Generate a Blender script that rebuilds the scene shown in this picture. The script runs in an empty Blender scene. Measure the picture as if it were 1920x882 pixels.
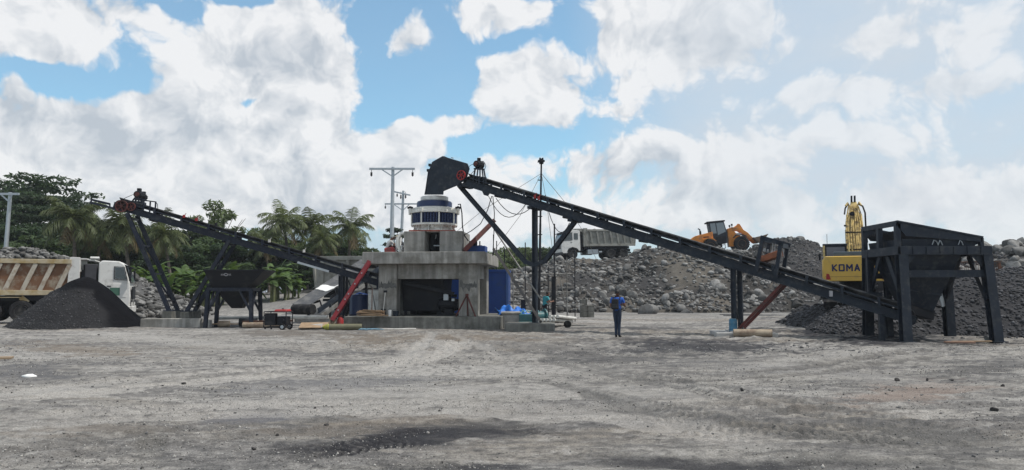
import bpy, bmesh, math, random
import numpy as np
from mathutils import Vector, Matrix, Euler
random.seed(7); RNG = np.random.default_rng(7)
SC = bpy.context.scene; COL = SC.collection
R = math.radians
# ------------------------------------------------------------------ camera
FPX = 1450.0; CAMZ = 1.6; PITCH = R(4.26)
cam_d = bpy.data.cameras.new('camera'); cam = bpy.data.objects.new('camera', cam_d); COL.objects.link(cam)
cam_d.sensor_width = 36; cam_d.lens = FPX/1920*36; cam_d.clip_start = .1; cam_d.clip_end = 8000
cam.location = (0, 0, CAMZ); cam.rotation_euler = (R(90)+PITCH, 0, 0)
SC.camera = cam
def ray(px, py):
    u = (px-960)/FPX; v = (441-py)/FPX
    return Vector((u, math.cos(PITCH)-v*math.sin(PITCH), math.sin(PITCH)+v*math.cos(PITCH)))
def P(px, py, D):                       # point seen at a photo pixel, D metres ahead
    d = ray(px, py); t = D/d.y
    return Vector((d.x*t, D, CAMZ+d.z*t))
def XP(px, D): return (px-960)/FPX*D/ray(px, 549).y
def ZP(py, D): return P(960, py, D).z
# ------------------------------------------------------------------ light
SUN_EL, SUN_AZ = R(61), R(97)           # azimuth from +Y towards +X
SUN = Vector((math.sin(SUN_AZ)*math.cos(SUN_EL), math.cos(SUN_AZ)*math.cos(SUN_EL), math.sin(SUN_EL)))
sl = bpy.data.lights.new('sun', 'SUN'); sl.energy = 3.6; sl.angle = R(.53); sl.color = (1, .955, .89)
so = bpy.data.objects.new('sun', sl); COL.objects.link(so); so.location = (30, 10, 60)
so.rotation_euler = (-SUN).to_track_quat('-Z', 'Y').to_euler()
SC.view_settings.view_transform = 'Standard'; SC.view_settings.look = 'None'
SC.view_settings.exposure = 0; SC.view_settings.gamma = 1; SC.view_settings.use_curve_mapping = False
SC.cycles.max_bounces = 5; SC.cycles.transparent_max_bounces = 6
W = bpy.data.worlds.new('World'); SC.world = W; W.use_nodes = True
def build_sky():
    nt = W.node_tree; N = nt.nodes; L = nt.links; N.clear()
    def node(t, **k):
        n = N.new(t)
        for a, b in k.items(): setattr(n, a, b)
        return n
    def put(s, v):
        if hasattr(v, 'is_output') or isinstance(v, bpy.types.NodeSocket): L.new(v, s)
        else: s.default_value = v
    def M(op, a, b=0.0, c=0.0, clamp=False):
        n = node('ShaderNodeMath', operation=op, use_clamp=clamp)
        put(n.inputs[0], a); put(n.inputs[1], b); put(n.inputs[2], c); return n.outputs[0]
    def V(op, a, b=(0, 0, 0)):
        n = node('ShaderNodeVectorMath', operation=op)
        put(n.inputs[0], a); put(n.inputs[1], b)
        return n.outputs['Value'] if op == 'LENGTH' else n.outputs[0]
    def SS(x, a, b, lo=0., hi=1.):
        n = node('ShaderNodeMapRange', interpolation_type='SMOOTHSTEP')
        put(n.inputs[0], x); put(n.inputs[1], a); put(n.inputs[2], b); put(n.inputs[3], lo); put(n.inputs[4], hi)
        return n.outputs[0]
    def MIX(f, a, b):
        n = node('ShaderNodeMix', data_type='RGBA'); put(n.inputs[0], f); put(n.inputs[6], a); put(n.inputs[7], b)
        return n.outputs[2]
    def NOISE(vec, sc, det, ro, dist=0.):
        n = node('ShaderNodeTexNoise', noise_dimensions='2D'); L.new(vec, n.inputs['Vector']); n.inputs['Scale'].default_value = sc
        n.inputs['Detail'].default_value = det; n.inputs['Roughness'].default_value = ro; n.inputs['Distortion'].default_value = dist
        return n.outputs[0], n.outputs[1]
    tc = node('ShaderNodeTexCoord'); sx = node('ShaderNodeSeparateXYZ'); L.new(tc.outputs['Generated'], sx.inputs[0])
    az = M('ARCTAN2', sx.outputs[0], sx.outputs[1]); el = M('ARCSINE', sx.outputs[2])
    cb = node('ShaderNodeCombineXYZ'); L.new(az, cb.inputs[0]); L.new(el, cb.inputs[1]); p = cb.outputs[0]
    def ae(px, py):
        d = ray(px, py).normalized(); return math.atan2(d.x, d.y), math.asin(d.z)
    _, wc = NOISE(p, 7., 4, .55)
    q = V('ADD', p, V('MULTIPLY', V('SUBTRACT', wc, (.5, .5, .5)), (.075, .055, 0)))
    def blob(px, py, rx, ry):
        a, e = ae(px, py); n = V('MULTIPLY', V('SUBTRACT', q, (a, e, 0)), (FPX/rx, FPX/ry, 0))
        return SS(V('LENGTH', n), .1, 1., 1., 0.)
    def total(lst):
        acc = 0.0
        for (x, y, rx, ry, w) in lst: acc = M('MULTIPLY_ADD', blob(x, y, rx, ry), w, acc)
        return acc
    clouds = [(150, 60, 360, 130, .9), (80, 290, 480, 170, 1.1), (360, 260, 380, 160, 1.0), (520, 70, 240, 120, 1.0), (600, 150, 160, 130, .8), (560, 230, 230, 110, .7), (430, 40, 130, 70, .4),
              (1005, 165, 165, 100, 1.3), (1010, 225, 140, 50, .5), (768, 262, 70, 55, 1.35), (840, 228, 70, 38, 1.0), (930, 18, 130, 55, .95), (1198, 155, 80, 34, .85),
              (1180, 50, 270, 110, 1.1), (1330, 85, 240, 110, .8), (660, 330, 460, 110, .9), (1110, 305, 260, 80, .9), (752, 80, 75, 60, 1.25),
              (1740, 165, 360, 45, .7), (1660, 60, 220, 50, .6), (1500, 280, 300, 60, .35), (1830, 350, 220, 80, .7), (1350, 350, 240, 60, .6), (1230, 275, 60, 25, .4), (1250, 300, 80, 30, .4),
              (330, 385, 620, 85, 1.15), (1000, 410, 640, 75, .85), (1170, 205, 110, 40, .45), (1530, 170, 90, 55, .5), (1650, 410, 460, 75, .75), (10, 165, 40, 30, .5), (500, 203, 40, 20, .5),
              (235, 138, 110, 55, -1.0), (95, 158, 130, 40, -1.5), (275, 85, 90, 45, -.7), (455, 4, 80, 32, -1.3), (355, 32, 70, 45, -.8), (735, 160, 100, 150, -.7),
              (850, 120, 110, 160, -.6), (690, 225, 70, 60, -.5), (1065, 60, 70, 60, -.9), (1130, 250, 80, 60, -.4), (930, 265, 150, 30, -.5), (700, 25, 60, 70, -.6), (470, 190, 50, 18, -.7), (880, 275, 90, 28, -.5), (955, 78, 90, 30, -.7), (590, 400, 120, 25, -.35), (1240, 250, 120, 40, -.3), (640, 440, 150, 25, -.4)]
    base = total(clouds)
    def field(v, det):
        n1, _ = NOISE(v, 8.5, det, .56, .1)
        vo = node('ShaderNodeTexVoronoi', feature='SMOOTH_F1', voronoi_dimensions='2D', normalize=False); L.new(v, vo.inputs['Vector']); vo.inputs['Scale'].default_value = 26.; vo.inputs['Detail'].default_value = 2.5; vo.inputs['Roughness'].default_value = .55; vo.inputs['Lacunarity'].default_value = 2.3; vo.inputs['Smoothness'].default_value = .35
        return M('ADD', M('MULTIPLY', M('SUBTRACT', n1, .5), 1.55), M('MULTIPLY', M('SUBTRACT', .55, vo.outputs['Distance']), .34))
    f0 = field(q, 8); f1 = field(V('ADD', q, (.012, .026, 0)), 6)
    dens = M('ADD', M('MULTIPLY', base, .62), M('SUBTRACT', f0, .0))
    dens = M('ADD', dens, M('ADD', M('MULTIPLY', SS(el, .42, .7), .22), M('MULTIPLY', SS(M('ABSOLUTE', az), .7, 1.1), .16)))  # extra unseen cloud overhead and to the sides, added to whiten the skylight
    cover = SS(dens, -.04, .27)
    relief = M('SUBTRACT', f0, f1)
    greys = [(110, 240, 360, 80, .9), (560, 120, 150, 80, 1.0), (430, 330, 460, 60, .5), (1010, 232, 140, 40, .5), (1350, 98, 200, 50, .5), (1130, 340, 300, 50, .3),
             (700, 390, 600, 50, .4), (230, 30, 170, 40, .4), (1500, 370, 420, 50, .3), (300, 160, 200, 60, .2)]
    thick = SS(dens, .3, 1.2)
    soft = SS(az, .12, .34)                 # the right of the sky lies under thin high cloud
    lit = M('ADD', M('MULTIPLY', relief, M('SUBTRACT', 1.7, M('MULTIPLY', soft, .8))), .86)
    lit = M('SUBTRACT', lit, M('MULTIPLY', total(greys), .52)); lit = M('SUBTRACT', lit, M('MULTIPLY', thick, .10), clamp=True)
    ccol = MIX(lit, (5.2, 5.7, 6.3, 1), (9.0, 9.05, 9.15, 1))
    sky = node('ShaderNodeTexSky', sky_type='NISHITA'); sky.sun_disc = False
    sky.sun_elevation = SUN_EL; sky.sun_rotation = SUN_AZ; sky.air_density = 1.0; sky.dust_density = .6; sky.ozone_density = 2.0
    sk = node('ShaderNodeMix', data_type='RGBA', blend_type='MULTIPLY'); sk.inputs[0].default_value = 1
    L.new(sky.outputs[0], sk.inputs[6]); sk.inputs[7].default_value = (1.22, 1.74, 1.70, 1)
    vn, _ = NOISE(V('MULTIPLY', q, (1, 2.2, 1)), 5., 6, .55)
    veil = M('MAXIMUM', M('MULTIPLY', SS(az, -.03, .27), .9), M('MULTIPLY', SS(el, .26, .02), .85))
    veil = M('MULTIPLY', M('MAXIMUM', veil, .23), M('ADD', .72, M('MULTIPLY', vn, .5)), clamp=True)
    c1 = MIX(veil, sk.outputs[2], MIX(SS(az, 0., .3), (5.2, 6.05, 7.2, 1), (6.2, 6.95, 7.75, 1)))
    c2 = MIX(M('MULTIPLY', cover, M('MULTIPLY', SS(el, -.02, .06, .45, .96), M('SUBTRACT', 1., M('MULTIPLY', soft, .28)))), c1, ccol)
    c3 = MIX(SS(el, .0, -.05), c2, (1.6, 1.6, 1.6, 1))
    bg = node('ShaderNodeBackground'); L.new(c3, bg.inputs[0]); bg.inputs[1].default_value = .1
    out = node('ShaderNodeOutputWorld'); L.new(bg.outputs[0], out.inputs[0])
    W.cycles.sampling_method = 'MANUAL'; W.cycles.sample_map_resolution = 512
build_sky()
# ------------------------------------------------------------------ helpers
WM = {}                                   # world matrix of every root, by name
def tag(o, label=None, cat=None, group=None, kind=None):
    if label: o['label'] = label
    if cat: o['category'] = cat
    if group: o['group'] = group
    if kind: o['kind'] = kind
    return o
def thing(name, label, cat, loc, rot=(0, 0, 0), group=None, scale=1.0):
    o = bpy.data.objects.new(name, None); COL.objects.link(o)
    o.empty_display_size = .2; o.location = loc; o.rotation_euler = rot; o.scale = (scale,)*3
    WM[o.name] = Matrix.LocRotScale(Vector(loc), Euler(rot), Vector((scale,)*3))
    return tag(o, label, cat, group)
class MB:
    def __init__(s): s.v = []; s.f = []; s.mi = []
    def add(s, vs, fs, m=0):
        b = len(s.v); s.v += [tuple(v) for v in vs]; s.f += [tuple(b+i for i in f) for f in fs]; s.mi += [m]*len(fs); return s
    def box(s, c, d, rot=None, m=0):
        c = Vector(c); h = Vector(d)*.5
        vs = [Vector((x*h.x, y*h.y, z*h.z)) for x in (-1, 1) for y in (-1, 1) for z in (-1, 1)]
        if rot is not None:
            rm = rot if isinstance(rot, Matrix) else Euler(rot).to_matrix(); vs = [rm @ v for v in vs]
        return s.add([c+v for v in vs], [(0, 1, 3, 2), (4, 6, 7, 5), (0, 4, 5, 1), (2, 3, 7, 6), (0, 2, 6, 4), (1, 5, 7, 3)], m)
    def span(s, a, b, m=0):
        a = Vector(a); b = Vector(b); return s.box((a+b)/2, [abs(t) for t in (b-a)], m=m)
    def frame(s, p, q, up):
        d = (Vector(q)-Vector(p)).normalized(); up = Vector(up)
        if abs(d.dot(up)) > .99: up = Vector((0, 1, 0))
        x = d.cross(up).normalized(); return d, x, x.cross(d).normalized()
    def bar(s, p, q, w, h=None, up=(0, 0, 1), m=0):
        h = w if h is None else h; p = Vector(p); q = Vector(q); d, x, y = s.frame(p, q, up)
        vs = [b+x*(i*w/2)+y*(j*h/2) for b in (p, q) for i, j in ((-1, -1), (1, -1), (1, 1), (-1, 1))]
        return s.add(vs, [(3, 2, 1, 0), (4, 5, 6, 7), (0, 1, 5, 4), (1, 2, 6, 5), (2, 3, 7, 6), (3, 0, 4, 7)], m)
    def hbeam(s, p, q, w, h, t=.02, up=(0, 0, 1), m=0):       # rolled steel section: two flanges and a web
        p = Vector(p); q = Vector(q); d, x, y = s.frame(p, q, up)
        for k in (-1, 1): s.bar(p+y*(k*(h-t)/2), q+y*(k*(h-t)/2), w, t, up, m)
        return s.bar(p, q, t, h-2*t, up, m)
    def channel(s, p, q, w, h, t=.02, side=1, up=(0, 0, 1), m=0):
        p = Vector(p); q = Vector(q); d, x, y = s.frame(p, q, up)
        for k in (-1, 1): s.bar(p+y*(k*(h-t)/2), q+y*(k*(h-t)/2), w, t, up, m)
        return s.bar(p+x*(side*(w-t)/2), q+x*(side*(w-t)/2), t, h-2*t, up, m)
    def tube(s, p, q, r, r2=None, n=12, m=0):
        return s.path([p, q], [r, r if r2 is None else r2], n, m)
    def path(s, pts, r, n=8, m=0):
        pts = [Vector(p) for p in pts]; rr = r if isinstance(r, (list, tuple)) else [r]*len(pts)
        vs = []; fs = []; ref = None
        for i, p in enumerate(pts):
            d = (pts[min(i+1, len(pts)-1)]-pts[max(i-1, 0)]).normalized()
            if ref is None: ref = Vector((0, 0, 1)) if abs(d.z) < .9 else Vector((1, 0, 0))
            x = d.cross(ref)
            if x.length < 1e-4: x = d.cross(Vector((0, 1, 0)))
            x.normalize(); y = x.cross(d).normalized(); ref = y
            vs += [p+(x*math.cos(2*math.pi*k/n)+y*math.sin(2*math.pi*k/n))*rr[i] for k in range(n)]
        for i in range(len(pts)-1):
            for k in range(n): a = i*n+k; b = i*n+(k+1) % n; fs.append((a, b, b+n, a+n))
        fs.append(tuple(range(n-1, -1, -1))); fs.append(tuple((len(pts)-1)*n+k for k in range(n)))
        return s.add(vs, fs, m)
    def lathe(s, prof, c=(0, 0, 0), axis=(0, 0, 1), n=32, m=0):
        a = Vector(axis).normalized(); x = a.orthogonal().normalized(); y = a.cross(x); c = Vector(c); vs = []; fs = []
        for r, z in prof: vs += [c+a*z+(x*math.cos(2*math.pi*k/n)+y*math.sin(2*math.pi*k/n))*r for k in range(n)]
        for i in range(len(prof)-1):
            for k in range(n): p0 = i*n+k; p1 = i*n+(k+1) % n; fs.append((p0, p1, p1+n, p0+n))
        if prof[0][0] > 1e-4: fs.append(tuple(range(n-1, -1, -1)))
        if prof[-1][0] > 1e-4: fs.append(tuple((len(prof)-1)*n+k for k in range(n)))
        return s.add(vs, fs, m)
    def extr(s, pts, vec, m=0):             # polygon pushed along vec
        n = len(pts); vec = Vector(vec); vs = [Vector(p) for p in pts]; vs = vs+[v+vec for v in vs]
        fs = [tuple(range(n-1, -1, -1)), tuple(range(n, 2*n))]+[(i, (i+1) % n, (i+1) % n+n, i+n) for i in range(n)]
        return s.add(vs, fs, m)
    def hull(s, lo, hi, m=0):               # loft between two polygons of equal length
        n = len(lo); vs = [Vector(p) for p in lo]+[Vector(p) for p in hi]
        return s.add(vs, [tuple(range(n-1, -1, -1)), tuple(range(n, 2*n))]+[(i, (i+1) % n, (i+1) % n+n, i+n) for i in range(n)], m)
    def build(s, name, mat, parent=None, smooth=False, bevel=0, world=True, solid=0):
        me = bpy.data.meshes.new(name); vs = [Vector(v) for v in s.v]; o = bpy.data.objects.new(name, me); COL.objects.link(o)
        if parent is not None:
            o.parent = parent; m = WM[parent.name]; WM[o.name] = m
            if world: im = m.inverted(); vs = [im @ v for v in vs]
        else:
            lo = [min(v[i] for v in vs) for i in range(3)]; hi = [max(v[i] for v in vs) for i in range(3)]
            c = Vector(((lo[0]+hi[0])/2, (lo[1]+hi[1])/2, lo[2])); o.location = c; vs = [v-c for v in vs]; WM[o.name] = Matrix.Translation(c)
        me.from_pydata(vs, [], s.f)
        for mm in (mat if isinstance(mat, (list, tuple)) else [mat]): me.materials.append(mm)
        if any(s.mi): me.polygons.foreach_set('material_index', s.mi)
        bm = bmesh.new(); bm.from_mesh(me); bmesh.ops.recalc_face_normals(bm, faces=bm.faces); bm.to_mesh(me); bm.free()
        if smooth: me.shade_smooth(); me.set_sharp_from_angle(angle=R(38))
        if solid: md = o.modifiers.new('solid', 'SOLIDIFY'); md.thickness = solid; md.offset = 0
        if bevel:
            b = o.modifiers.new('bevel', 'BEVEL'); b.width = bevel; b.segments = 2; b.limit_method = 'ANGLE'; b.angle_limit = R(40)
        return o
def kids(o): return [c for c in COL.objects if c.parent == o]
def copy_tree(o, kidmap=None, parent=None):
    c = o.copy(); COL.objects.link(c); c.parent = parent
    if o.name in WM: WM[c.name] = WM[o.name]
    for ch in o.children: copy_tree(ch, None, c)
    return c
# ------------------------------------------------------------------ numpy noise
def _hash(ix, iy, s):
    h = (ix.astype(np.int64)*374761393+iy.astype(np.int64)*668265263+s*982451653) & 0xFFFFFFFF
    h = ((h ^ (h >> 13))*1274126177) & 0xFFFFFFFF; h = h ^ (h >> 16)
    return (h & 0xFFFF)/65535.0
def vnoise(x, y, s=0):
    x = np.asarray(x, float); y = np.asarray(y, float); ix = np.floor(x); iy = np.floor(y); fx = x-ix; fy = y-iy
    fx = fx*fx*fx*(fx*(fx*6-15)+10); fy = fy*fy*fy*(fy*(fy*6-15)+10)
    a = _hash(ix, iy, s); b = _hash(ix+1, iy, s); c = _hash(ix, iy+1, s); d = _hash(ix+1, iy+1, s)
    return (a+(b-a)*fx)*(1-fy)+(c+(d-c)*fx)*fy
def fbm(x, y, s=0, o=4, g=.5):
    t = 0; a = 1; n = 0
    for k in range(o): t = t+a*vnoise(x*2**k+17.3*k, y*2**k-9.1*k, s+k); n += a; a *= g
    return t/n
def sst(a, b, x): t = np.clip((np.asarray(x, float)-a)/(b-a), 0, 1); return t*t*(3-2*t)
def mesh_np(name, V, F, mat, kind=None, smooth=True, col=None, parent=None, loc=(0, 0, 0)):
    me = bpy.data.meshes.new(name); V = np.asarray(V, np.float32); F = np.asarray(F, np.int32); k = F.shape[1]
    me.vertices.add(len(V)); me.vertices.foreach_set('co', V.ravel()); me.loops.add(F.size); me.loops.foreach_set('vertex_index', F.ravel())
    me.polygons.add(len(F)); me.polygons.foreach_set('loop_start', np.arange(0, F.size, k, dtype=np.int32)); me.update(calc_edges=True)
    if smooth: me.polygons.foreach_set('use_smooth', np.ones(len(F), bool))
    if col is not None:
        a = me.color_attributes.new('soil', 'FLOAT_COLOR', 'POINT'); c = np.ones((len(V), 4), np.float32); c[:, :3] = col; a.data.foreach_set('color', c.ravel())
    me.materials.append(mat); o = bpy.data.objects.new(name, me); COL.objects.link(o); o.location = loc
    if parent is not None: o.parent = parent; WM[o.name] = WM[parent.name]
    if kind: o['kind'] = kind
    return o
def grid_faces(ny, nx):
    i = np.arange((ny-1)*(nx-1)); r = i//(nx-1); c = i % (nx-1); a = r*nx+c
    return np.stack([a, a+1, a+nx+1, a+nx], 1)
# ------------------------------------------------------------------ materials
def pm(name, col, rough=.6, metal=0, var=.12, vs=2.5, dirt=None, bump=0, bs=30, island=0, soil=False, spec=.4, trans=0, emit=None, streak=0):
    m = bpy.data.materials.new(name); m.use_nodes = True; nt = m.node_tree; N = nt.nodes; L = nt.links; b = N['Principled BSDF']
    b.inputs['Roughness'].default_value = rough; b.inputs['Metallic'].default_value = metal; b.inputs['Specular IOR Level'].default_value = spec
    if trans: b.inputs['Transmission Weight'].default_value = trans
    tc = N.new('ShaderNodeTexCoord'); co = tc.outputs['Object']
    def noise(sc, det=5, ro=.6, off=0):
        n = N.new('ShaderNodeTexNoise'); n.inputs['Scale'].default_value = sc; n.inputs['Detail'].default_value = det; n.inputs['Roughness'].default_value = ro
        if off:
            v = N.new('ShaderNodeVectorMath'); v.operation = 'ADD'; L.new(co, v.inputs[0]); v.inputs[1].default_value = (off, off*2, off*3); L.new(v.outputs[0], n.inputs['Vector'])
        else: L.new(co, n.inputs['Vector'])
        return n.outputs[0]
    def ramp(x, a, b_, lo, hi):
        n = N.new('ShaderNodeMapRange'); L.new(x, n.inputs[0]); n.inputs[1].default_value = a; n.inputs[2].default_value = b_; n.inputs[3].default_value = lo; n.inputs[4].default_value = hi
        return n.outputs[0]
    def mixc(f, a, c, mode='MIX'):
        n = N.new('ShaderNodeMix'); n.data_type = 'RGBA'; n.blend_type = mode
        for s, v in ((n.inputs[0], f), (n.inputs[6], a), (n.inputs[7], c)):
            if isinstance(v, bpy.types.NodeSocket): L.new(v, s)
            else: s.default_value = v if isinstance(v, float) else (*v, 1)
        return n.outputs[2]
    cur = tuple(col)
    if soil:
        a = N.new('ShaderNodeAttribute'); a.attribute_name = 'soil'; cur = a.outputs[0]
    def gray(x):
        c = N.new('ShaderNodeCombineColor')
        for k in range(3): L.new(x, c.inputs[k])
        return c.outputs[0]
    if var: cur = mixc(1.0, cur, gray(ramp(noise(vs), .3, .7, 1-var, 1+var)), 'MULTIPLY')
    if streak:
        mp = N.new('ShaderNodeMapping'); mp.inputs['Scale'].default_value = (2.6, 2.6, .22); L.new(co, mp.inputs[0]); n = N.new('ShaderNodeTexNoise'); n.inputs['Scale'].default_value = 1.6; n.inputs['Detail'].default_value = 6; n.inputs['Roughness'].default_value = .62; L.new(mp.outputs[0], n.inputs['Vector']); cur = mixc(1.0, cur, gray(ramp(n.outputs[0], .36, .64, 1-streak, 1+streak*.35)), 'MULTIPLY')
    if island:
        g = N.new('ShaderNodeNewGeometry'); oi = N.new('ShaderNodeObjectInfo'); ad = N.new('ShaderNodeMath'); L.new(g.outputs['Random Per Island'], ad.inputs[0]); L.new(oi.outputs['Random'], ad.inputs[1])
        fr = N.new('ShaderNodeMath'); fr.operation = 'FRACT'; L.new(ad.outputs[0], fr.inputs[0])
        cur = mixc(1.0, cur, gray(ramp(fr.outputs[0], 0, 1, 1-island, 1+island)), 'MULTIPLY')
    if dirt:
        dc, amt, dsc = dirt; cur = mixc(ramp(noise(dsc, 7, .65, 5), .62-.3*amt, .8-.3*amt, 0, min(1, amt*1.6)), cur, dc)
    if isinstance(cur, bpy.types.NodeSocket): L.new(cur, b.inputs['Base Color'])
    else: b.inputs['Base Color'].default_value = (*cur, 1)
    if bump:
        n = N.new('ShaderNodeBump'); n.inputs['Strength'].default_value = 1; n.inputs['Distance'].default_value = bump; L.new(noise(bs, 6, .65), n.inputs['Height']); L.new(n.outputs[0], b.inputs['Normal'])
    if emit: b.inputs['Emission Color'].default_value = (*emit, 1); b.inputs['Emission Strength'].default_value = 1
    return m
# ------------------------------------------------------------------ material set
STEEL = pm('steel_blue', (.0095, .0135, .026), .5, 0, .25, 2, ((.055, .056, .058), .4, 4.5), spec=.3)
STEEL2 = pm('steel_slate', (.0125, .019, .030), .55, 0, .25, 2, ((.06, .062, .064), .4, 4.5), spec=.3)
BLACK = pm('black_steel', (.008, .009, .013), .6, 0, .2, 3, ((.05, .048, .046), .3, 2), spec=.3)
RUBBER = pm('rubber', (.017, .017, .019), .8, 0, .2, 5, ((.12, .115, .105), .35, 3), spec=.25)
BELT = pm('belt_rubber', (.03, .031, .034), .75, 0, .15, 3, ((.13, .13, .13), .55, 1.2), spec=.3)
BELTG = pm('dusty_belt', (.075, .078, .084), .8, 0, .15, 3, ((.15, .15, .15), .5, 2), spec=.25)
CONC = pm('concrete', (.325, .315, .292), .9, 0, .16, 1.1, ((.15, .142, .122), .5, 1.3), .012, 9, spec=.2, streak=.38)
CONCD = pm('concrete_damp', (.19, .19, .175), .9, 0, .2, 1.4, ((.085, .085, .075), .6, 1.1), .012, 9, spec=.2, streak=.35)
CONCL = pm('concrete_pale', (.42, .41, .39), .9, 0, .12, 2, ((.2, .19, .18), .4, 2), .008, 12, spec=.2)
WHITE = pm('white_paint', (.66, .655, .63), .42, 0, .06, 2, ((.3, .28, .25), .35, 2.5))
CREAM = pm('cream_paint', (.70, .685, .635), .4, 0, .06, 2, ((.28, .25, .21), .4, 2.2))
NAVY = pm('navy_paint', (.012, .026, .082), .4, 0, .12, 3)
REDP = pm('red_paint', (.30, .018, .018), .5, 0, .2, 3, ((.12, .05, .04), .4, 3))
REDB = pm('red_oxide', (.10, .022, .018), .65, 0, .3, 3, ((.05, .03, .025), .5, 4))
RUST = pm('rust', (.13, .06, .035), .85, 0, .35, 5, ((.05, .03, .025), .5, 6))
ORANGE = pm('orange_paint', (.66, .235, .03), .5, 0, .12, 2.5, ((.20, .13, .09), .45, 1.8))
YELLOW = pm('yellow_paint', (.58, .37, .07), .45, 0, .08, 2, ((.30, .22, .12), .3, 2.5))
YELPALE = pm('faded_yellow', (.58, .43, .17), .5, 0, .15, 4, ((.2, .14, .08), .4, 4))
GREYBED = pm('grey_bed', (.25, .25, .225), .7, 0, .12, 1.5, ((.14, .13, .11), .5, 1.5))
RUSTBED = pm('rusty_bed_panel', (.36, .32, .25), .75, 0, .2, 1.5, ((.17, .085, .045), .95, 1.6))
BEDRAIL = pm('bed_rail', (.42, .36, .25), .7, 0, .15, 2, ((.30, .21, .08), .6, 1.5))
BEDRIB = pm('bed_rib', (.46, .42, .35), .7, 0, .12, 2, ((.24, .15, .09), .5, 2.5))
GALV = pm('galvanised', (.42, .45, .47), .45, .6, .1, 3)
PIPEG = pm('grey_pipe', (.22, .22, .21), .6, .3, .2, 4, ((.12, .10, .08), .5, 3))
PIPET = pm('tan_pipe', (.30, .245, .18), .6, .1, .2, 3, ((.14, .09, .06), .5, 3))
PVC = pm('pvc', (.58, .575, .54), .5, 0, .1, 3, ((.3, .28, .25), .4, 3))
BLUES = pm('blue_sheet', (.012, .05, .215), .5, 0, .1, 1.5, ((.03, .06, .13), .35, 2))
TARP = pm('blue_tarp', (.02, .15, .55), .45, 0, .1, 2)
BARREL = pm('blue_barrel', (.05, .17, .27), .55, 0, .2, 4, ((.16, .18, .19), .4, 5))
TEAL = pm('teal_paint', (.03, .12, .13), .5, 0, .2, 3, ((.12, .12, .11), .4, 3))
WOOD = pm('wood', (.30, .21, .13), .85, 0, .2, 3, ((.14, .09, .06), .4, 4))
GLASS = pm('tinted_glass', (.035, .05, .055), .08, 0, 0, 1, spec=.8)
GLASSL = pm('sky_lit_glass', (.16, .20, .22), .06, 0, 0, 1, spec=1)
RIMM = pm('wheel_rim', (.10, .10, .10), .6, .3, .2, 4, ((.2, .18, .15), .5, 4))
RIMO = pm('orange_rim', (.26, .11, .04), .6, 0, .2, 4, ((.15, .12, .1), .5, 5))
LAMP = pm('lamp_glass', (.6, .6, .58), .2, 0, 0, 1, spec=.6)
REDL = pm('red_lens', (.28, .012, .012), .3, 0, 0, 1)
INK = pm('dark_blue_ink', (.012, .016, .07), .5, 0, 0, 1)
PALEINK = pm('pale_grey_ink', (.34, .34, .36), .6, 0, 0, 1)
GRNP = pm('green_paint', (.05, .13, .09), .55, 0, .1, 3)
LITTER = pm('white_plastic', (.75, .75, .73), .5, 0, .05, 4)
# rock and soil
SOIL = pm('soil', (1, 1, 1), .95, 0, .38, 48, None, .03, 42, soil=True, spec=.1)
HILLM = pm('hill_soil', (1, 1, 1), .95, 0, .22, 1.2, None, .06, 6, soil=True, spec=.1)
BOULD = pm('boulder', (.155, .154, .15), .88, 0, .2, 2.5, ((.075, .07, .064), .5, 1.6), .02, 14, island=.75, spec=.2)
STONEG = pm('grey_stone', (.125, .125, .125), .85, 0, .12, 5, None, .008, 30, island=.5, spec=.25)
STONED = pm('dark_stone', (.052, .053, .058), .8, 0, .12, 6, None, .005, 40, island=.6, spec=.3)
STONEB = pm('black_chip', (.045, .045, .048), .75, 0, .12, 8, None, .003, 60, island=.8, spec=.35)
GRIT = pm('grit_stone', (.23, .222, .21), .9, 0, .1, 9, island=.85, spec=.15)
OCT = (np.array([[1, 0, 0], [-1, 0, 0], [0, 1, 0], [0, -1, 0], [0, 0, 1], [0, 0, -1.]]), np.array([[0, 2, 4], [2, 1, 4], [1, 3, 4], [3, 0, 4], [2, 0, 5], [1, 2, 5], [3, 1, 5], [0, 3, 5]]))
# ------------------------------------------------------------------ rock shapes
def ico(sub):
    bm = bmesh.new(); bmesh.ops.create_icosphere(bm, subdivisions=sub, radius=1)
    v = np.array([x.co[:] for x in bm.verts]); bm.verts.index_update(); f = np.array([[q.index for q in x.verts] for x in bm.faces]); bm.free(); return v, f
ICO = {k: ico(k) for k in (1, 2, 3)}
def rock_shape(seed, sub, ang):
    r = np.random.default_rng(seed); v, f = ICO[sub]; v = v.copy()
    for _ in range(4):
        d = r.normal(size=3); d /= np.linalg.norm(d); v *= (1+.13*np.sin(2.2*(v @ d)+r.uniform(0, 6)))[:, None]
    for _ in range(ang):
        d = r.normal(size=3); d /= np.linalg.norm(d); lim = r.uniform(.52, .8); t = v @ d; v -= np.outer(np.maximum(t-lim, 0)*.88, d)
    return v/np.abs(v).max(), f
ROUND = {s: [rock_shape(10+i, s, 4) for i in range(8)] for s in (1, 2)}
ROUND[3] = [rock_shape(10+i, 3, 6) for i in range(10)]
SHARP = {1: [rock_shape(40+i, 1, 7) for i in range(10)], 2: [rock_shape(40+i, 2, 9) for i in range(8)]}
def rotm(r, n):
    q = r.normal(size=(n, 4)); q /= np.linalg.norm(q, axis=1)[:, None]; w, x, y, z = q.T
    return np.stack([np.stack([1-2*(y*y+z*z), 2*(x*y-z*w), 2*(x*z+y*w)], 1), np.stack([2*(x*y+z*w), 1-2*(x*x+z*z), 2*(y*z-x*w)], 1), np.stack([2*(x*z-y*w), 2*(y*z+x*w), 1-2*(x*x+y*y)], 1)], 1)
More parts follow.
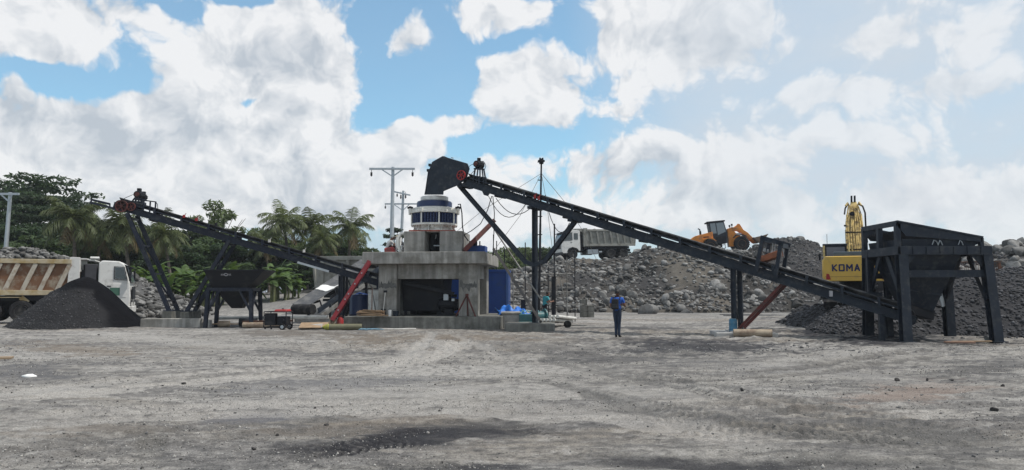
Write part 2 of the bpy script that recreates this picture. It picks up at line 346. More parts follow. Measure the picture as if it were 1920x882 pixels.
def rocks_np(r, pos, size, shapes, flat=.75):
    n = len(pos); Rm = rotm(r, n); sc = size[:, None]*np.stack([r.uniform(.75, 1.25, n), r.uniform(.7, 1.0, n), r.uniform(.6, .9, n)], 1)
    pick = r.integers(0, len(shapes), n); VV = []; FF = []; b = 0
    for k in range(len(shapes)):
        idx = np.nonzero(pick == k)[0]
        if not len(idx): continue
        v, f = shapes[k]
        w = np.einsum('nij,nvj->nvi', Rm[idx], v[None]*sc[idx][:, None, :]); w[..., 2] *= flat; w += pos[idx][:, None, :]
        VV.append(w.reshape(-1, 3)); FF.append((f[None]+(np.arange(len(idx))*len(v))[:, None, None]+b).reshape(-1, 3)); b += len(idx)*len(v)
    return np.concatenate(VV), np.concatenate(FF)
# ------------------------------------------------------------------ ground
def crest_tab(tab, D): return [XP(x, D) for x, y in tab], [ZP(y, D) for x, y in tab]
HX, HZ = crest_tab([(900, 522), (950, 507), (1000, 499), (1050, 490), (1120, 487), (1190, 485), (1213, 468), (1250, 463), (1290, 466), (1345, 463), (1385, 470), (1410, 467), (1430, 458),
                    (1460, 451), (1500, 450), (1530, 454), (1548, 465), (1570, 482), (1600, 500), (1650, 518), (1700, 530), (1800, 545)], 77)
def hill(x, y):
    x = np.asarray(x, float); y = np.asarray(y, float)
    yt = 62.5+2.2*(fbm(x*.12, y*0+3, 5, 2)-.5)*2-2.5*sst(4, -2, x)
    h = np.interp(x, HX, HZ); s = (y-yt)/(77-yt); pr = np.where(s < 1, np.clip(s, 0, 1)**.92, 1+.012*(y-77)/6)
    z = h*pr+(fbm(x*.35, y*.35, 8, 4)-.5)*1.5*sst(0, .25, s)*sst(1.15, .85, s)+(fbm(x*1.1, y*1.1, 9, 3)-.5)*.5*sst(0, .15, s)
    z = z-.75*sst(78, 80.5, y)*sst(14.5, 17, x)*sst(30, 28, x)
    return (z*sst(-9, -4, x)*sst(125, 100, y)*sst(62, 46, x)) - .35*(s < .02)
def rise(x, y): return sst(43, 74, y)*(1.35+.75*sst(-30, -13, x))*sst(4, -4, x)
def bank(x, y):                          # crushed stone and boulders on the right
    x = np.asarray(x, float); y = np.asarray(y, float)
    xl = np.interp(y, [28, 30, 36, 41, 46], [12.3, 12.25, 13.0, 14.0, 15.2])+.8*(fbm(y*.6, x*0, 31, 2)-.5)
    yt = 28.6-.5*sst(16, 22, x)+.9*(fbm(x*.5, y*0, 33, 2)-.5)
    a = np.maximum(x-xl, 0); b = np.maximum(y-yt, 0); d = a*b/np.maximum((a**2.2+b**2.2)**(1/2.2), 1e-4)
    cap = np.interp(x, [12, 14, 17, 19, 22, 26, 40], [1.1, 1.95, 2.0, 2.35, 2.6, 2.8, 2.8])
    z = .66*d; z = cap-np.logaddexp(0, (cap-z)*3.2)/3.2+.01
    pad = sst(13.0, 13.6, x)*sst(18.4, 17.6, x)*sst(33.0, 33.7, y)*sst(41, 40, y); z = z*(1-pad)+pad*np.minimum(z, .93)
    z = z*np.maximum(sst(42.5, 39.3, y), sst(18, 20, x)*sst(50, 44, y))
    bl = np.interp(x, [18, 20, 22, 24, 26, 28, 45], [0, 1.6, 2.5, 3.3, 4.0, 4.05, 3.9])*sst(34.0, 39.8, y)*sst(52, 46, y)
    z = np.maximum(z, bl)+(fbm(x*.9, y*.9, 35, 3)-.5)*.3*np.clip(z, 0, 1)
    return z-.25*((a <= 0) | (b <= 0))
def seg_dist(x, y, pl):
    best = np.full(x.shape, 1e9); sd = np.zeros(x.shape); al = np.zeros(x.shape); L0 = 0
    for (x0, y0), (x1, y1) in zip(pl[:-1], pl[1:]):
        dx, dy = x1-x0, y1-y0; l = math.hypot(dx, dy); t = np.clip(((x-x0)*dx+(y-y0)*dy)/(l*l), 0, 1)
        ex = x-(x0+t*dx); ey = y-(y0+t*dy); d = np.hypot(ex, ey); m = d < best; best[m] = d[m]
        sd[m] = ((dx*ey-dy*ex)/l)[m]; al[m] = L0+(t*l)[m]; L0 += l
    return best, sd, al
def curve(pp, n=14):                      # photo pixels -> smooth ground line
    w = [P(x, y, CAMZ*FPX/(y-549.)*math.cos(PITCH)**0) for x, y in pp]; w = [(a.x, a.y) for a in w]; out = []
    for i in range(len(w)-1):
        p0 = w[max(i-1, 0)]; p1 = w[i]; p2 = w[i+1]; p3 = w[min(i+2, len(w)-1)]
        for k in range(n):
            t = k/n; out.append(tuple(.5*((2*p1[j])+(-p0[j]+p2[j])*t+(2*p0[j]-5*p1[j]+4*p2[j]-p3[j])*t*t+(-p0[j]+3*p1[j]-3*p2[j]+p3[j])*t**3) for j in (0, 1)))
    return out+[w[-1]]
def gpix(x, y):                           # ground point -> photo pixel, used only to read stain and painted shade positions off the photo
    c, s = math.cos(PITCH), math.sin(PITCH); f = y*c-CAMZ*s; f = np.maximum(f, .3); v = (-y*s-CAMZ*c)/f
    return 960+FPX*x/f, 441-FPX*v
GG = {}
def GZ(x, y):                             # height of the finished ground sheet
    ys, t, hw, z = GG['ys'], GG['t'], GG['hw'], GG['z']; i = np.clip(np.searchsorted(ys, y)-1, 0, len(ys)-2); f = (y-ys[i])/(ys[i+1]-ys[i]); h = hw[i]*(1-f)+hw[i+1]*f
    j = np.clip(np.searchsorted(t, x/h)-1, 0, len(t)-2); g = np.clip((x/h-t[j])/(t[j+1]-t[j]), 0, 1); return (z[i, j]*(1-g)+z[i, j+1]*g)*(1-f)+(z[i+1, j]*(1-g)+z[i+1, j+1]*g)*f
def build_ground():
    ys = np.concatenate([np.linspace(-260, 3.0, 26), np.geomspace(4.2, 60, 560), np.geomspace(61, 130, 70), np.geomspace(140, 5500, 22)])
    nx = 980; t = np.linspace(-1, 1, nx); t = np.sign(t)*(.8*np.abs(t)+.2*np.abs(t)**5)
    hw = np.where(ys < 4, 300-ys*0, np.maximum(1.05*(ys+3.5), 8)); hw = np.where((ys >= 4) & (ys < 4.3), 8.1, hw)
    Y = np.repeat(ys[:, None], nx, 1); X = hw[:, None]*t[None]
    z = np.zeros_like(X); near = sst(140, 60, Y)*sst(-5, 4, Y)
    wx = X+2.5*(fbm(X*.13, Y*.13, 61, 3)-.5); wy = Y+2.5*(fbm(X*.13, Y*.13, 62, 3)-.5)
    broad = fbm(wx*.10, wy*.22, 11, 4); strk = fbm(wx*.22+wy*.06, wy*1.5-wx*.18, 12, 5, .6); finen = fbm(X*2.3, Y*3.4, 13, 4, .6); grain = fbm(X*9, Y*9, 14, 3, .6)
    z += ((fbm(X*.25, Y*.25, 15, 4)-.5)*.16*sst(6, 14, Y)+(strk-.5)*.075+(finen-.5)*.05+(grain-.5)*.022)*near
    A = np.array((.238, .227, .21)); B = np.array((.135, .131, .13)); C = np.array((.20, .176, .147)); Dk = np.array((.05, .049, .051)); Lt = np.array((.315, .304, .287))
    col = A[None, None]*np.ones(X.shape)[..., None]
    def lay(c, m): nonlocal col; m = np.clip(m, 0, 1)[..., None]; col = col*(1-m)+c*m
    lay(C, sst(.5, .72, broad)*.75); lay(Lt, sst(.5, .66, fbm(wx*.16, wy*.5, 16, 4))*.65)
    lay(B, sst(.56, .68, strk)*.7); lay(B*.8, sst(.6, .72, fbm(X*.9, Y*1.9, 17, 4, .6))*.5); lay(Lt, sst(.60, .74, finen)*.35); lay(Dk*1.4, sst(.66, .78, fbm(X*3.3, Y*4.5, 18, 3, .6))*.45)
    g2 = fbm(X*6+.7*Y, Y*11, 19, 4, .65); lay(Dk*1.2, sst(.60, .74, g2)*.6*sst(.3, .55, fbm(X*.4, Y*.7, 27, 3))); lay(Lt*1.1, sst(.40, .26, g2)*.45); lay(Dk, sst(.62, .72, grain)*.45); lay(Lt*1.15, sst(.36, .27, grain)*.4)
    st2 = fbm(X*.9+Y*.12, Y*7-X*.9, 28, 4, .6); lay(B*.75, sst(.56, .68, st2)*.6*sst(.42, .6, fbm(X*.15, Y*.3, 29, 3))); st3 = fbm(X*.8-Y*.1, Y*6+X*.7, 30, 4, .6); lay(Dk*1.6, sst(.6, .7, st3)*.55*sst(.45, .6, fbm(X*.17+5, Y*.35, 31, 3)))
    px, py = gpix(X, Y); nz = fbm(X*1.1, Y*2.4, 21, 4, .6); nz2 = fbm(X*4, Y*7, 22, 3, .6)
    def spot(cx, cy, rx, ry, tilt, c, st, rough=.75):
        a = px-cx; b = (py-cy)-tilt*a; d = np.sqrt((a/rx)**2+(b/ry)**2); m = sst(1.05, .35, d+rough*(nz-.5)*2+.5*(nz2-.5)*2)*st; m = m*(Y > 4)
        lay(np.array(c), m); return m
    dk = (.042, .042, .047); br = (.15, .125, .10)
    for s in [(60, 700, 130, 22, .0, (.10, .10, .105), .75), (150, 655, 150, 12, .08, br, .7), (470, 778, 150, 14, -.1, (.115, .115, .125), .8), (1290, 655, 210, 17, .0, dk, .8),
              (1110, 672, 150, 11, .06, dk, .6), (1230, 640, 130, 8, 0, dk, .55), (1840, 692, 120, 20, -.1, dk, .6), (1570, 626, 200, 10, .05, (.024, .024, .028), 1.0), (1720, 641, 230, 9, .0, (.03, .03, .034), .95), (1330, 650, 240, 14, .03, dk, .7), (1690, 742, 150, 26, -.1, (.21, .165, .14), .7),  # near-black spots by the feed bin paint its shadow band over dark dirt
              (1500, 765, 200, 16, .1, br, .45), (820, 636, 240, 12, 0, br, .75), (560, 626, 160, 8, 0, (.12, .105, .09), .7), (1010, 652, 170, 14, 0, (.12, .115, .11), .6), (720, 800, 220, 26, -.08, br, .5), (180, 802, 220, 16, -.06, br, .45),
              (90, 838, 180, 10, -.08, (.10, .095, .09), .5), (1330, 872, 240, 12, .05, dk, .7), (860, 878, 160, 10, 0, dk, .75), (1650, 868, 260, 14, .06, (.09, .088, .085), .6), (330, 606, 130, 10, 0, dk, .55), (1450, 690, 260, 10, .05, (.12, .118, .12), .5),
              (1180, 615, 160, 3.5, 0, dk, .8), (1380, 641, 70, 4, .06, dk, .5), (430, 612, 90, 7, 0, dk, .6), (1750, 812, 160, 12, .12, (.13, .125, .12), .5), (640, 720, 260, 14, -.02, (.17, .17, .175), .5)]: spot(*s)  # thin strip under the conveyor and small hopper spots are painted cast shade
    for s in [(640, 742, 420, 20, -.05, Lt, .45), (330, 640, 200, 10, .1, Lt, .5), (1100, 735, 360, 22, .03, Lt, .4), (770, 660, 60, 12, -.5, Lt, .5), (830, 650, 50, 12, .4, Lt, .4), (1560, 668, 260, 9, -.14, Lt, .5), (1600, 705, 220, 10, .1, Lt, .35), (1420, 628, 60, 6, .1, Lt, .4), (110, 735, 200, 12, -.1, Lt, .5)]: spot(*s, rough=.5)
    # wheel and dozer tracks
    def track(pp, w, lug, depth, c, st, pitch=.16, edge=.05):
        nonlocal z
        pl = curve(pp); xs = [a for a, b in pl]; yy = [b for a, b in pl]
        sel = (X > min(xs)-w) & (X < max(xs)+w) & (Y > min(yy)-w) & (Y < max(yy)+w); sel &= Y > 4
        if not sel.any(): return
        d, sd, al = seg_dist(X[sel], Y[sel], pl); dd = d+.22*w*(nz[sel]-.5)*2; m = sst(w/2+edge, w/2-edge, dd)
        end = sst(0, 1.2, al)*sst(al.max()+.01, al.max()-1.2, al); m *= end; wear = sst(.3, .55, fbm(X[sel]*.8, Y[sel]*.8, 77, 3)); sg = np.sign(sd)
        lg = sst(-.2, .45, np.sin(2*math.pi*(al+sg*sd*.7+.10*(nz2[sel]-.5))/pitch)+.9*(nz2[sel]-.5)*2)*m*wear
        z[sel] += -depth*m+lug*lg+.7*depth*sst(.12, 0, np.abs(d-w/2-.03))*end*wear
        k = np.clip(m*st*(.55+.45*wear)*(1-.7*lg*(lug > 0)), 0, 1)[:, None]; col[sel] = col[sel]*(1-k)+np.array(c)*k  # colour stands in for relief shade: lug tops take less of the tone
    spot(745, 822, 300, 27, -.115, (.05, .05, .054), .95, .55)
    for o_ in (-8, 7): track([(440, 866+o_), (600, 843+o_), (740, 822+o_), (860, 806+o_), (990, 800+o_), (1130, 801+o_)], .42, .022, .015, (.026, .026, .03), 1.0, .11)
    
    track([(980, 850), (1150, 856), (1330, 866), (1500, 872), (1720, 878)], .55, .022, .015, (.034, .034, .038), .95, .12)
    track([(-40, 830), (60, 822), (150, 812), (230, 800)], .45, .022, .02, (.07, .068, .066), .8, .12); track([(268, 880), (280, 845), (284, 818), (270, 790)], .3, .014, .012, (.13, .125, .115), .7, .10)
    track([(600, 880), (760, 872), (900, 874), (1000, 880)], .5, .022, .015, (.045, .045, .047), .85, .12)
    for off in (0, 14): track([(1130, 690+off), (1300, 698+off), (1480, 690+off), (1640, 668+off), (1780, 650+off)], .4, .014, .03, (.10, .096, .092), .9, .16)
    for off in (0, 18): track([(1000, 660+off*.6), (1150, 690+off*.6), (1400, 735+off), (1700, 790+off), (1960, 840+off)], .42, .018, .025, (.10, .099, .097), .75, .15)
    for off in (0, 16): track([(-60, 748+off), (250, 712+off), (520, 690+off*.8), (760, 672+off*.6), (880, 640+off*.4)], .62, .014, .03, (.345, .33, .308), .85, .18)
    for off in (0, 22): track([(-60, 850+off), (380, 800+off), (800, 770+off), (1300, 760+off*.8), (1980, 735+off*.7)], .5, .016, .03, (.115, .11, .105), .6, .16)
    track([(690, 700), (770, 668), (800, 640), (812, 622)], .4, .0, .03, (.31, .30, .285), .6); track([(960, 676), (900, 650), (850, 628)], .4, 0, .03, (.30, .29, .275), .5)
    track([(1240, 790), (1420, 800), (1640, 825), (1900, 868)], .5, .02, .02, (.08, .078, .076), .75, .13); track([(1100, 640), (1250, 648), (1440, 652)], .5, .03, .03, (.07, .07, .07), .6, .2)
    for a_ in (0, 12, 24): track([(980+a_*4, 700+a_), (1250, 760+a_), (1560, 800+a_*.8), (1960, 815+a_*.6)], .38, .016, .02, (.105, .103, .10), .7, .15)
    for a_ in (0, 15): track([(-60, 790+a_), (200, 765+a_), (480, 750+a_), (820, 750+a_), (1180, 775+a_), (1500, 830+a_)], .6, .014, .025, (.33, .315, .295), .8, .16)
    for a_ in (0, 9): track([(1960, 690+a_), (1700, 672+a_), (1400, 668+a_), (1150, 655+a_), (980, 640+a_)], .4, .015, .02, (.10, .097, .093), .6, .15)
    churn = sst(36, 31, Y)*sst(16, 22, Y)*sst(-9, -5, X)*sst(16, 9, X); z += churn*(fbm(X*1.3, Y*1.3, 41, 4, .6)-.5)*.26
    far = sst(45, 60, Y); lay(np.array((.20, .195, .185)), far*.6); lay(B, far*sst(.5, .6, fbm(X*.12+Y*.05, Y*.35, 51, 4))*.6)
    z = z*sst(90, 50, Y)+rise(X, Y)
    z -= .3*sst(60, 75, Y)*sst(-2, 2, X)
    col *= np.array((1.05, 1.05, 1.05))
    GG['ys'] = ys; GG['t'] = t; GG['hw'] = hw; GG['z'] = z
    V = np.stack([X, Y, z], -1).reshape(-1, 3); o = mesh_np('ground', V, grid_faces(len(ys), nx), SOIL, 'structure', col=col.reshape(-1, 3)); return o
GROUND = build_ground()
def heap_mesh(name, x0, x1, y0, y1, st, fn, colfn, mat, kind='structure'):
    xs = np.arange(x0, x1+st, st); ys = np.arange(y0, y1+st, st); X, Y = np.meshgrid(xs, ys); Z = fn(X, Y)
    return mesh_np(name, np.stack([X, Y, Z], -1).reshape(-1, 3), grid_faces(len(ys), len(xs)), mat, kind, col=colfn(X, Y, Z).reshape(-1, 3))
def hillcol(X, Y, Z):
    c = np.array((.050, .047, .044))*np.ones(X.shape)[..., None]; n = fbm(X*.3, Y*.3, 71, 4)
    def lay(k, m): nonlocal c; m = np.clip(m, 0, 1)[..., None]; c = c*(1-m)+np.array(k)*m
    lay((.115, .103, .088), sst(.52, .68, n)*.75); lay((.05, .05, .052), sst(.55, .7, fbm(X*.5, Y*.4, 72, 4))*.7)
    lay((.05, .049, .05), sst(23.5, 26, X+.8*(n-.5)*4)*.9); lay((.15, .137, .117), sst(13.5, 15, X)*sst(20, 17, X)*sst(1.5, 3, Z)*sst(5.6, 4.6, Z)*.55); return c
heap_mesh('rubble_hill', -9, 62, 58, 126, .33, hill, hillcol, HILLM)
def bankcol(X, Y, Z):
    c = np.array((.042, .042, .045))*np.ones(X.shape)[..., None]; m = (sst(36, 39, Y)*sst(19, 21, X)*.6)[..., None]; return c*(1-m)+np.array((.10, .098, .095))*m
heap_mesh('gravel_bank', 11.5, 46, 26.5, 61, .16, bank, bankcol, HILLM)
# stones -----------------------------------------------------------------
def slopepts(r, n, x0, x1, y0, y1, fn, dens=None):
    x = r.uniform(x0, x1, n*3); y = r.uniform(y0, y1, n*3)
    keep = r.random(n*3) < (dens(x, y) if dens else 1); x, y = x[keep][:n], y[keep][:n]; return np.stack([x, y, fn(x, y)], 1)
def boulders(pos, size, label, group):
    r = random.Random(len(pos))
    for p, s in zip(pos, size):
        o = bpy.data.objects.new('boulder', BMESH[r.randrange(len(BMESH))]); COL.objects.link(o); o.location = (p[0], p[1], p[2]+s*.22)
        o.rotation_euler = (r.uniform(0, 6.3), r.uniform(-.5, .5), r.uniform(0, 6.3)); o.scale = (s*r.uniform(.9, 1.25), s*r.uniform(.75, 1), s*r.uniform(.6, .85)); tag(o, label, 'boulder', group)
def rmesh(v, f, mat):
    o = mesh_np('tmp', v, f, mat); me = o.data; bpy.data.objects.remove(o); me.set_sharp_from_angle(angle=R(32)); me.name = 'boulder'; return me
BMESH = [rmesh(*ROUND[3][i], BOULD) for i in range(10)]
def ontop(r, pos, size): pos = pos.copy(); pos[:, 2] += size*.15; return pos
def hill_stones():
    r = np.random.default_rng(21)
    dens = lambda x, y: np.clip(.25+1.1*sst(.42, .62, fbm(x*.22, y*.3, 81, 3))+.3*sst(70, 64, y), 0, 1)*np.where((x > 23.5) & (y > 68.5), .3, 1)*np.where((x > 13) & (x < 19) & (y > 66), .5, 1)
    p = slopepts(r, 7600, -5, 36, 61.5, 79, hill, dens); s = np.clip(.10*np.exp(r.normal(0, .62, len(p)))+.05, .07, .55)*np.where(p[:, 1] < 67, 1.15, 1)
    big = np.argsort(-s*(70/p[:, 1]))[:190]; rest = np.setdiff1d(np.arange(len(p)), big)
    boulders(p[big], s[big]*1.05, 'grey rounded boulder lying on the brown rubble hill behind the long conveyor', 'boulders on the rubble hill')
    v, f = rocks_np(r, ontop(r, p[rest], s[rest]), s[rest], SHARP[2][:5]+ROUND[2][:3]); tag(mesh_np('rubble_stones', v, f, BOULD, 'stuff', False), 'grey stones strewn over the brown rubble hill', 'stones')
    p = slopepts(r, 5000, 22, 36, 66, 78, hill); s = r.uniform(.04, .13, len(p)); v, f = rocks_np(r, p, s, SHARP[1]); mesh_np('dark_rubble', v, f, STONED, 'stuff', False)
hill_stones()
def bank_stones():
    r = np.random.default_rng(22)
    p = slopepts(r, 13500, 12, 25, 28, 43, bank); p = p[(bank(p[:, 0], p[:, 1]) > .03)]; s = np.clip(.062*np.exp(r.normal(0, .4, len(p))), .03, .16)
    v, f = rocks_np(r, ontop(r, p, s), s, SHARP[1]); tag(mesh_np('crushed_stone', v, f, STONED, 'stuff', False), 'dark crushed stone heaped behind and under the feed hopper', 'crushed stone')
    p = slopepts(r, 500, 19.5, 30, 36.5, 44, bank); s = np.clip(.25*np.exp(r.normal(0, .35, len(p))), .13, .5)
    big = np.argsort(-s)[:70]; rest = np.setdiff1d(np.arange(len(p)), big)
    boulders(p[big], s[big], 'grey river boulder on the tall heap behind the feed hopper', 'boulders behind the feed hopper')
    v, f = rocks_np(r, ontop(r, p[rest], s[rest]), s[rest], ROUND[2]); mesh_np('boulder_rubble', v, f, BOULD, 'stuff')
    p = slopepts(r, 420, 11.6, 24, 27.2, 29.5, lambda x, y: np.maximum(bank(x, y), 0)); s = r.uniform(.03, .085, len(p)); v, f = rocks_np(r, p, s, SHARP[1]); mesh_np('spilled_gravel', v, f, STONED, 'stuff', False)
bank_stones()
PILE = (-20.15, 36.6)
def pile(x, y):
    x = np.asarray(x, float); y = np.asarray(y, float); r = np.hypot((x-PILE[0])*np.where(x > PILE[0]+.25, 1.10, .93), (y-PILE[1])*1.02); h = 2.80-.93*r+(fbm(x*1.2, y*1.2, 91, 3)-.5)*.22
    h = np.maximum(h, .28-.5*np.maximum(r-2.75, 0)*1.6); t = 2.42; return np.where(h > t-.6, t-.3*np.logaddexp(0, (t-h)/.3)*1.0, h)
def left_piles():
    r = np.random.default_rng(23)
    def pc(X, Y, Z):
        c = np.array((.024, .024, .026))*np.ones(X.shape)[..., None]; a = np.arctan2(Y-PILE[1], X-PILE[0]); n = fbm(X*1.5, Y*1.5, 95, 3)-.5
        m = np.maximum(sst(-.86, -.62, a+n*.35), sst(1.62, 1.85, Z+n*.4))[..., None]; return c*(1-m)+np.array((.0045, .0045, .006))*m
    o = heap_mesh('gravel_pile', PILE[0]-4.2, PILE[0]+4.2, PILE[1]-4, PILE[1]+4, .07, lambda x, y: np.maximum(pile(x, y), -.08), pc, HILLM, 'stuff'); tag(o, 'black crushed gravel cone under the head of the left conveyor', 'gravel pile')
    p = slopepts(r, 5200, PILE[0]-3.6, PILE[0]+3.6, PILE[1]-3.5, PILE[1]+1.5, pile); a = np.arctan2(p[:, 1]-PILE[1], p[:, 0]-PILE[0]); keep = (p[:, 2] > 0) & (p[:, 2] < 1.7) & (a < -.78); p = p[keep]
    s = np.clip(.03*np.exp(r.normal(0, .4, len(p))), .015, .08); v, f = rocks_np(r, p, s, SHARP[1]); mesh_np('gravel_chips', v, f, STONEB, 'stuff', False)
    fn = lambda x, y: np.maximum(2.75-.62*np.hypot((x+24.2)*.8, y-48.5), 0)+rise(x, y)-.05
    heap_mesh('rubble_mound', -30, -18.5, 43.5, 54, .2, fn, lambda X, Y, Z: np.array((.09, .09, .09))*np.ones(X.shape)[..., None], HILLM)
    p = slopepts(r, 1500, -29, -18.8, 43.6, 49.5, fn); p = p[p[:, 2]-rise(p[:, 0], p[:, 1]) > .05]; s = np.clip(.15*np.exp(r.normal(0, .45, len(p))), .06, .42)
    big = np.argsort(-s)[:40]; rest = np.setdiff1d(np.arange(len(p)), big); boulders(p[big], s[big], 'pale grey rock on the small heap in front of the banana plants', 'rocks on the small heap')
    v, f = rocks_np(r, ontop(r, p[rest], s[rest]), s[rest], SHARP[2]); mesh_np('heap_rocks', v, f, BOULD, 'stuff', False)
left_piles()
def yard_stones():
    r = np.random.default_rng(24)
    y = 4.6*np.exp(r.uniform(0, 1.95, 9000)); x = r.uniform(-1, 1, 9000)*(.75*y+2); c = fbm(x*.5, y*.8, 25, 3); k = (c+r.uniform(-.12, .12, 9000)) > .53; x, y = x[k], y[k]
    s = np.clip(.0075*np.exp(r.normal(0, .5, len(x)))*(.6+y/18), .004, .03); v, f = rocks_np(r, np.stack([x, y, GZ(x, y)+s*.2], 1), s, SHARP[1]); tag(mesh_np('loose_gravel', v, f, STONEG, 'stuff', False), 'scattered small stones on the grey yard', 'gravel')
    x = np.concatenate([r.normal(7.0, 1.9, 330), r.normal(-18, 1.6, 450)]); y = np.concatenate([r.normal(22.0, 1.0, 330), r.normal(22.5, 1.3, 450)]); s = np.clip(.026*np.exp(r.normal(0, .5, len(x))), .012, .075)
    v, f = rocks_np(r, np.stack([x, y, GZ(x, y)+s*.2], 1), s, SHARP[1]); mesh_np('yard_gravel', v, f, STONEG, 'stuff', False)
    # grit: a few centimetres and less, thick in the loose patches and thin in the packed wheel lanes
    n = 70000; y = 4.4*np.exp(r.uniform(0, 1.75, n)); x = r.uniform(-1, 1, n)*(.72*y+1.5); k = (fbm(x*.45, y*.9, 27, 4, .6)+r.uniform(-.10, .10, n)) > .525; x, y = x[k], y[k]; n = len(x)
    s = np.clip(.0052*np.exp(r.normal(0, .45, n))*(.55+y/13), .003, .028); zg = np.array(GZ(x, y)); v0, f0 = OCT; sc = s[:, None]*r.uniform(.6, 1.3, (n, 3))*np.array([1, 1, .7]); Rm = rotm(r, n); v = np.einsum('nij,nvj->nvi', Rm, v0[None]*sc[:, None, :])+np.stack([x, y, zg+s*.25], 1)[:, None, :]
    tag(mesh_np('grit', v.reshape(-1, 3), (f0[None]+(np.arange(n)*6)[:, None, None]).reshape(-1, 3), GRIT, 'stuff', False), 'fine grit lying on the packed yard', 'grit')
    CL = pm('dark_clod', (.05, .047, .046), .95, 0, .2, 8, None, .01, 30); me = [rmesh(*SHARP[2][i], CL) for i in range(4)]
    spots = [(345, 716, .11), (612, 793, .085), (404, 757, .06), (448, 755, .055), (590, 757, .06), (441, 762, .05), (1392, 732, .11), (1682, 711, .13), (1738, 709, .1), (1865, 766, .13), (1085, 733, .07), (640, 727, .05), (520, 810, .05), (1330, 745, .05), (476, 842, .06), (185, 628, .12), (1785, 711, .09), (1202, 720, .05), (1480, 640, .1), (1528, 700, .06), (960, 700, .06), (742, 678, .07), (1880, 722, .09), (860, 640, .12), (1395, 690, .06)]
    for i, (px, py, s) in enumerate(spots):
        D = CAMZ*FPX/(py-549); p = P(px, py, D); o = bpy.data.objects.new('dirt_clod', me[i % 4]); COL.objects.link(o); s *= .44; o.location = (p.x, p.y, float(GZ(np.array(p.x), np.array(p.y)))+s*.3); o.scale = (s*1.3, s, s*.62); o.rotation_euler = (.2*i, .1, i*1.3)
        tag(o, 'dark clod of dirt lying on the pale grey yard', 'clod', 'clods on the yard')
yard_stones()
# ------------------------------------------------------------------ concrete foundation and crusher
BY = R(-5.5); BC = Vector((-3.86, 35.0, 0)); BM = Matrix.LocRotScale(BC, Euler((0, 0, BY)), None)
def foundation():
    t = thing('concrete_foundation', 'grey concrete table-like foundation carrying the white cone crusher', 'foundation', BC, (0, 0, BY))
    def bx(n, a, b, m=CONC, bv=.02): MB().span(a, b).build(n, m, t, world=False, bevel=bv)
    bx('plinth', (-3.5, -.95, -.25), (3.4, 5.2, .545), CONCD)
    for x0, x1, y0, y1 in ((-2.22, -1.38, 0, .75), (1.47, 2.32, 0, .75), (-2.22, -1.5, 3.3, 4.0), (1.62, 2.32, 3.3, 4.0)): bx('pillar', (x0, y0, .545), (x1, y1, 2.885))
    bx('beam', (-1.38, .12, 2.22), (1.47, .6, 2.885)); bx('beam', (1.62, .75, 2.25), (2.18, 3.3, 2.885)); bx('beam', (-2.1, .75, 2.25), (-1.5, 3.3, 2.885)); bx('beam', (-1.5, 3.4, 2.25), (1.62, 3.9, 2.885))
    bx('slab', (-2.83, -.55, 2.888), (2.73, 4.7, 3.42))
    bx('pedestal_block', (-1.17, .42, 3.422), (-.19, 2.75, 4.42)); bx('pedestal_block', (.50, .42, 3.422), (1.55, 2.75, 4.42)); bx('pedestal_block', (-.188, 1.9, 3.422), (.498, 2.75, 4.38))
    return t
foundation()
CX, CY = -3.69, 36.6
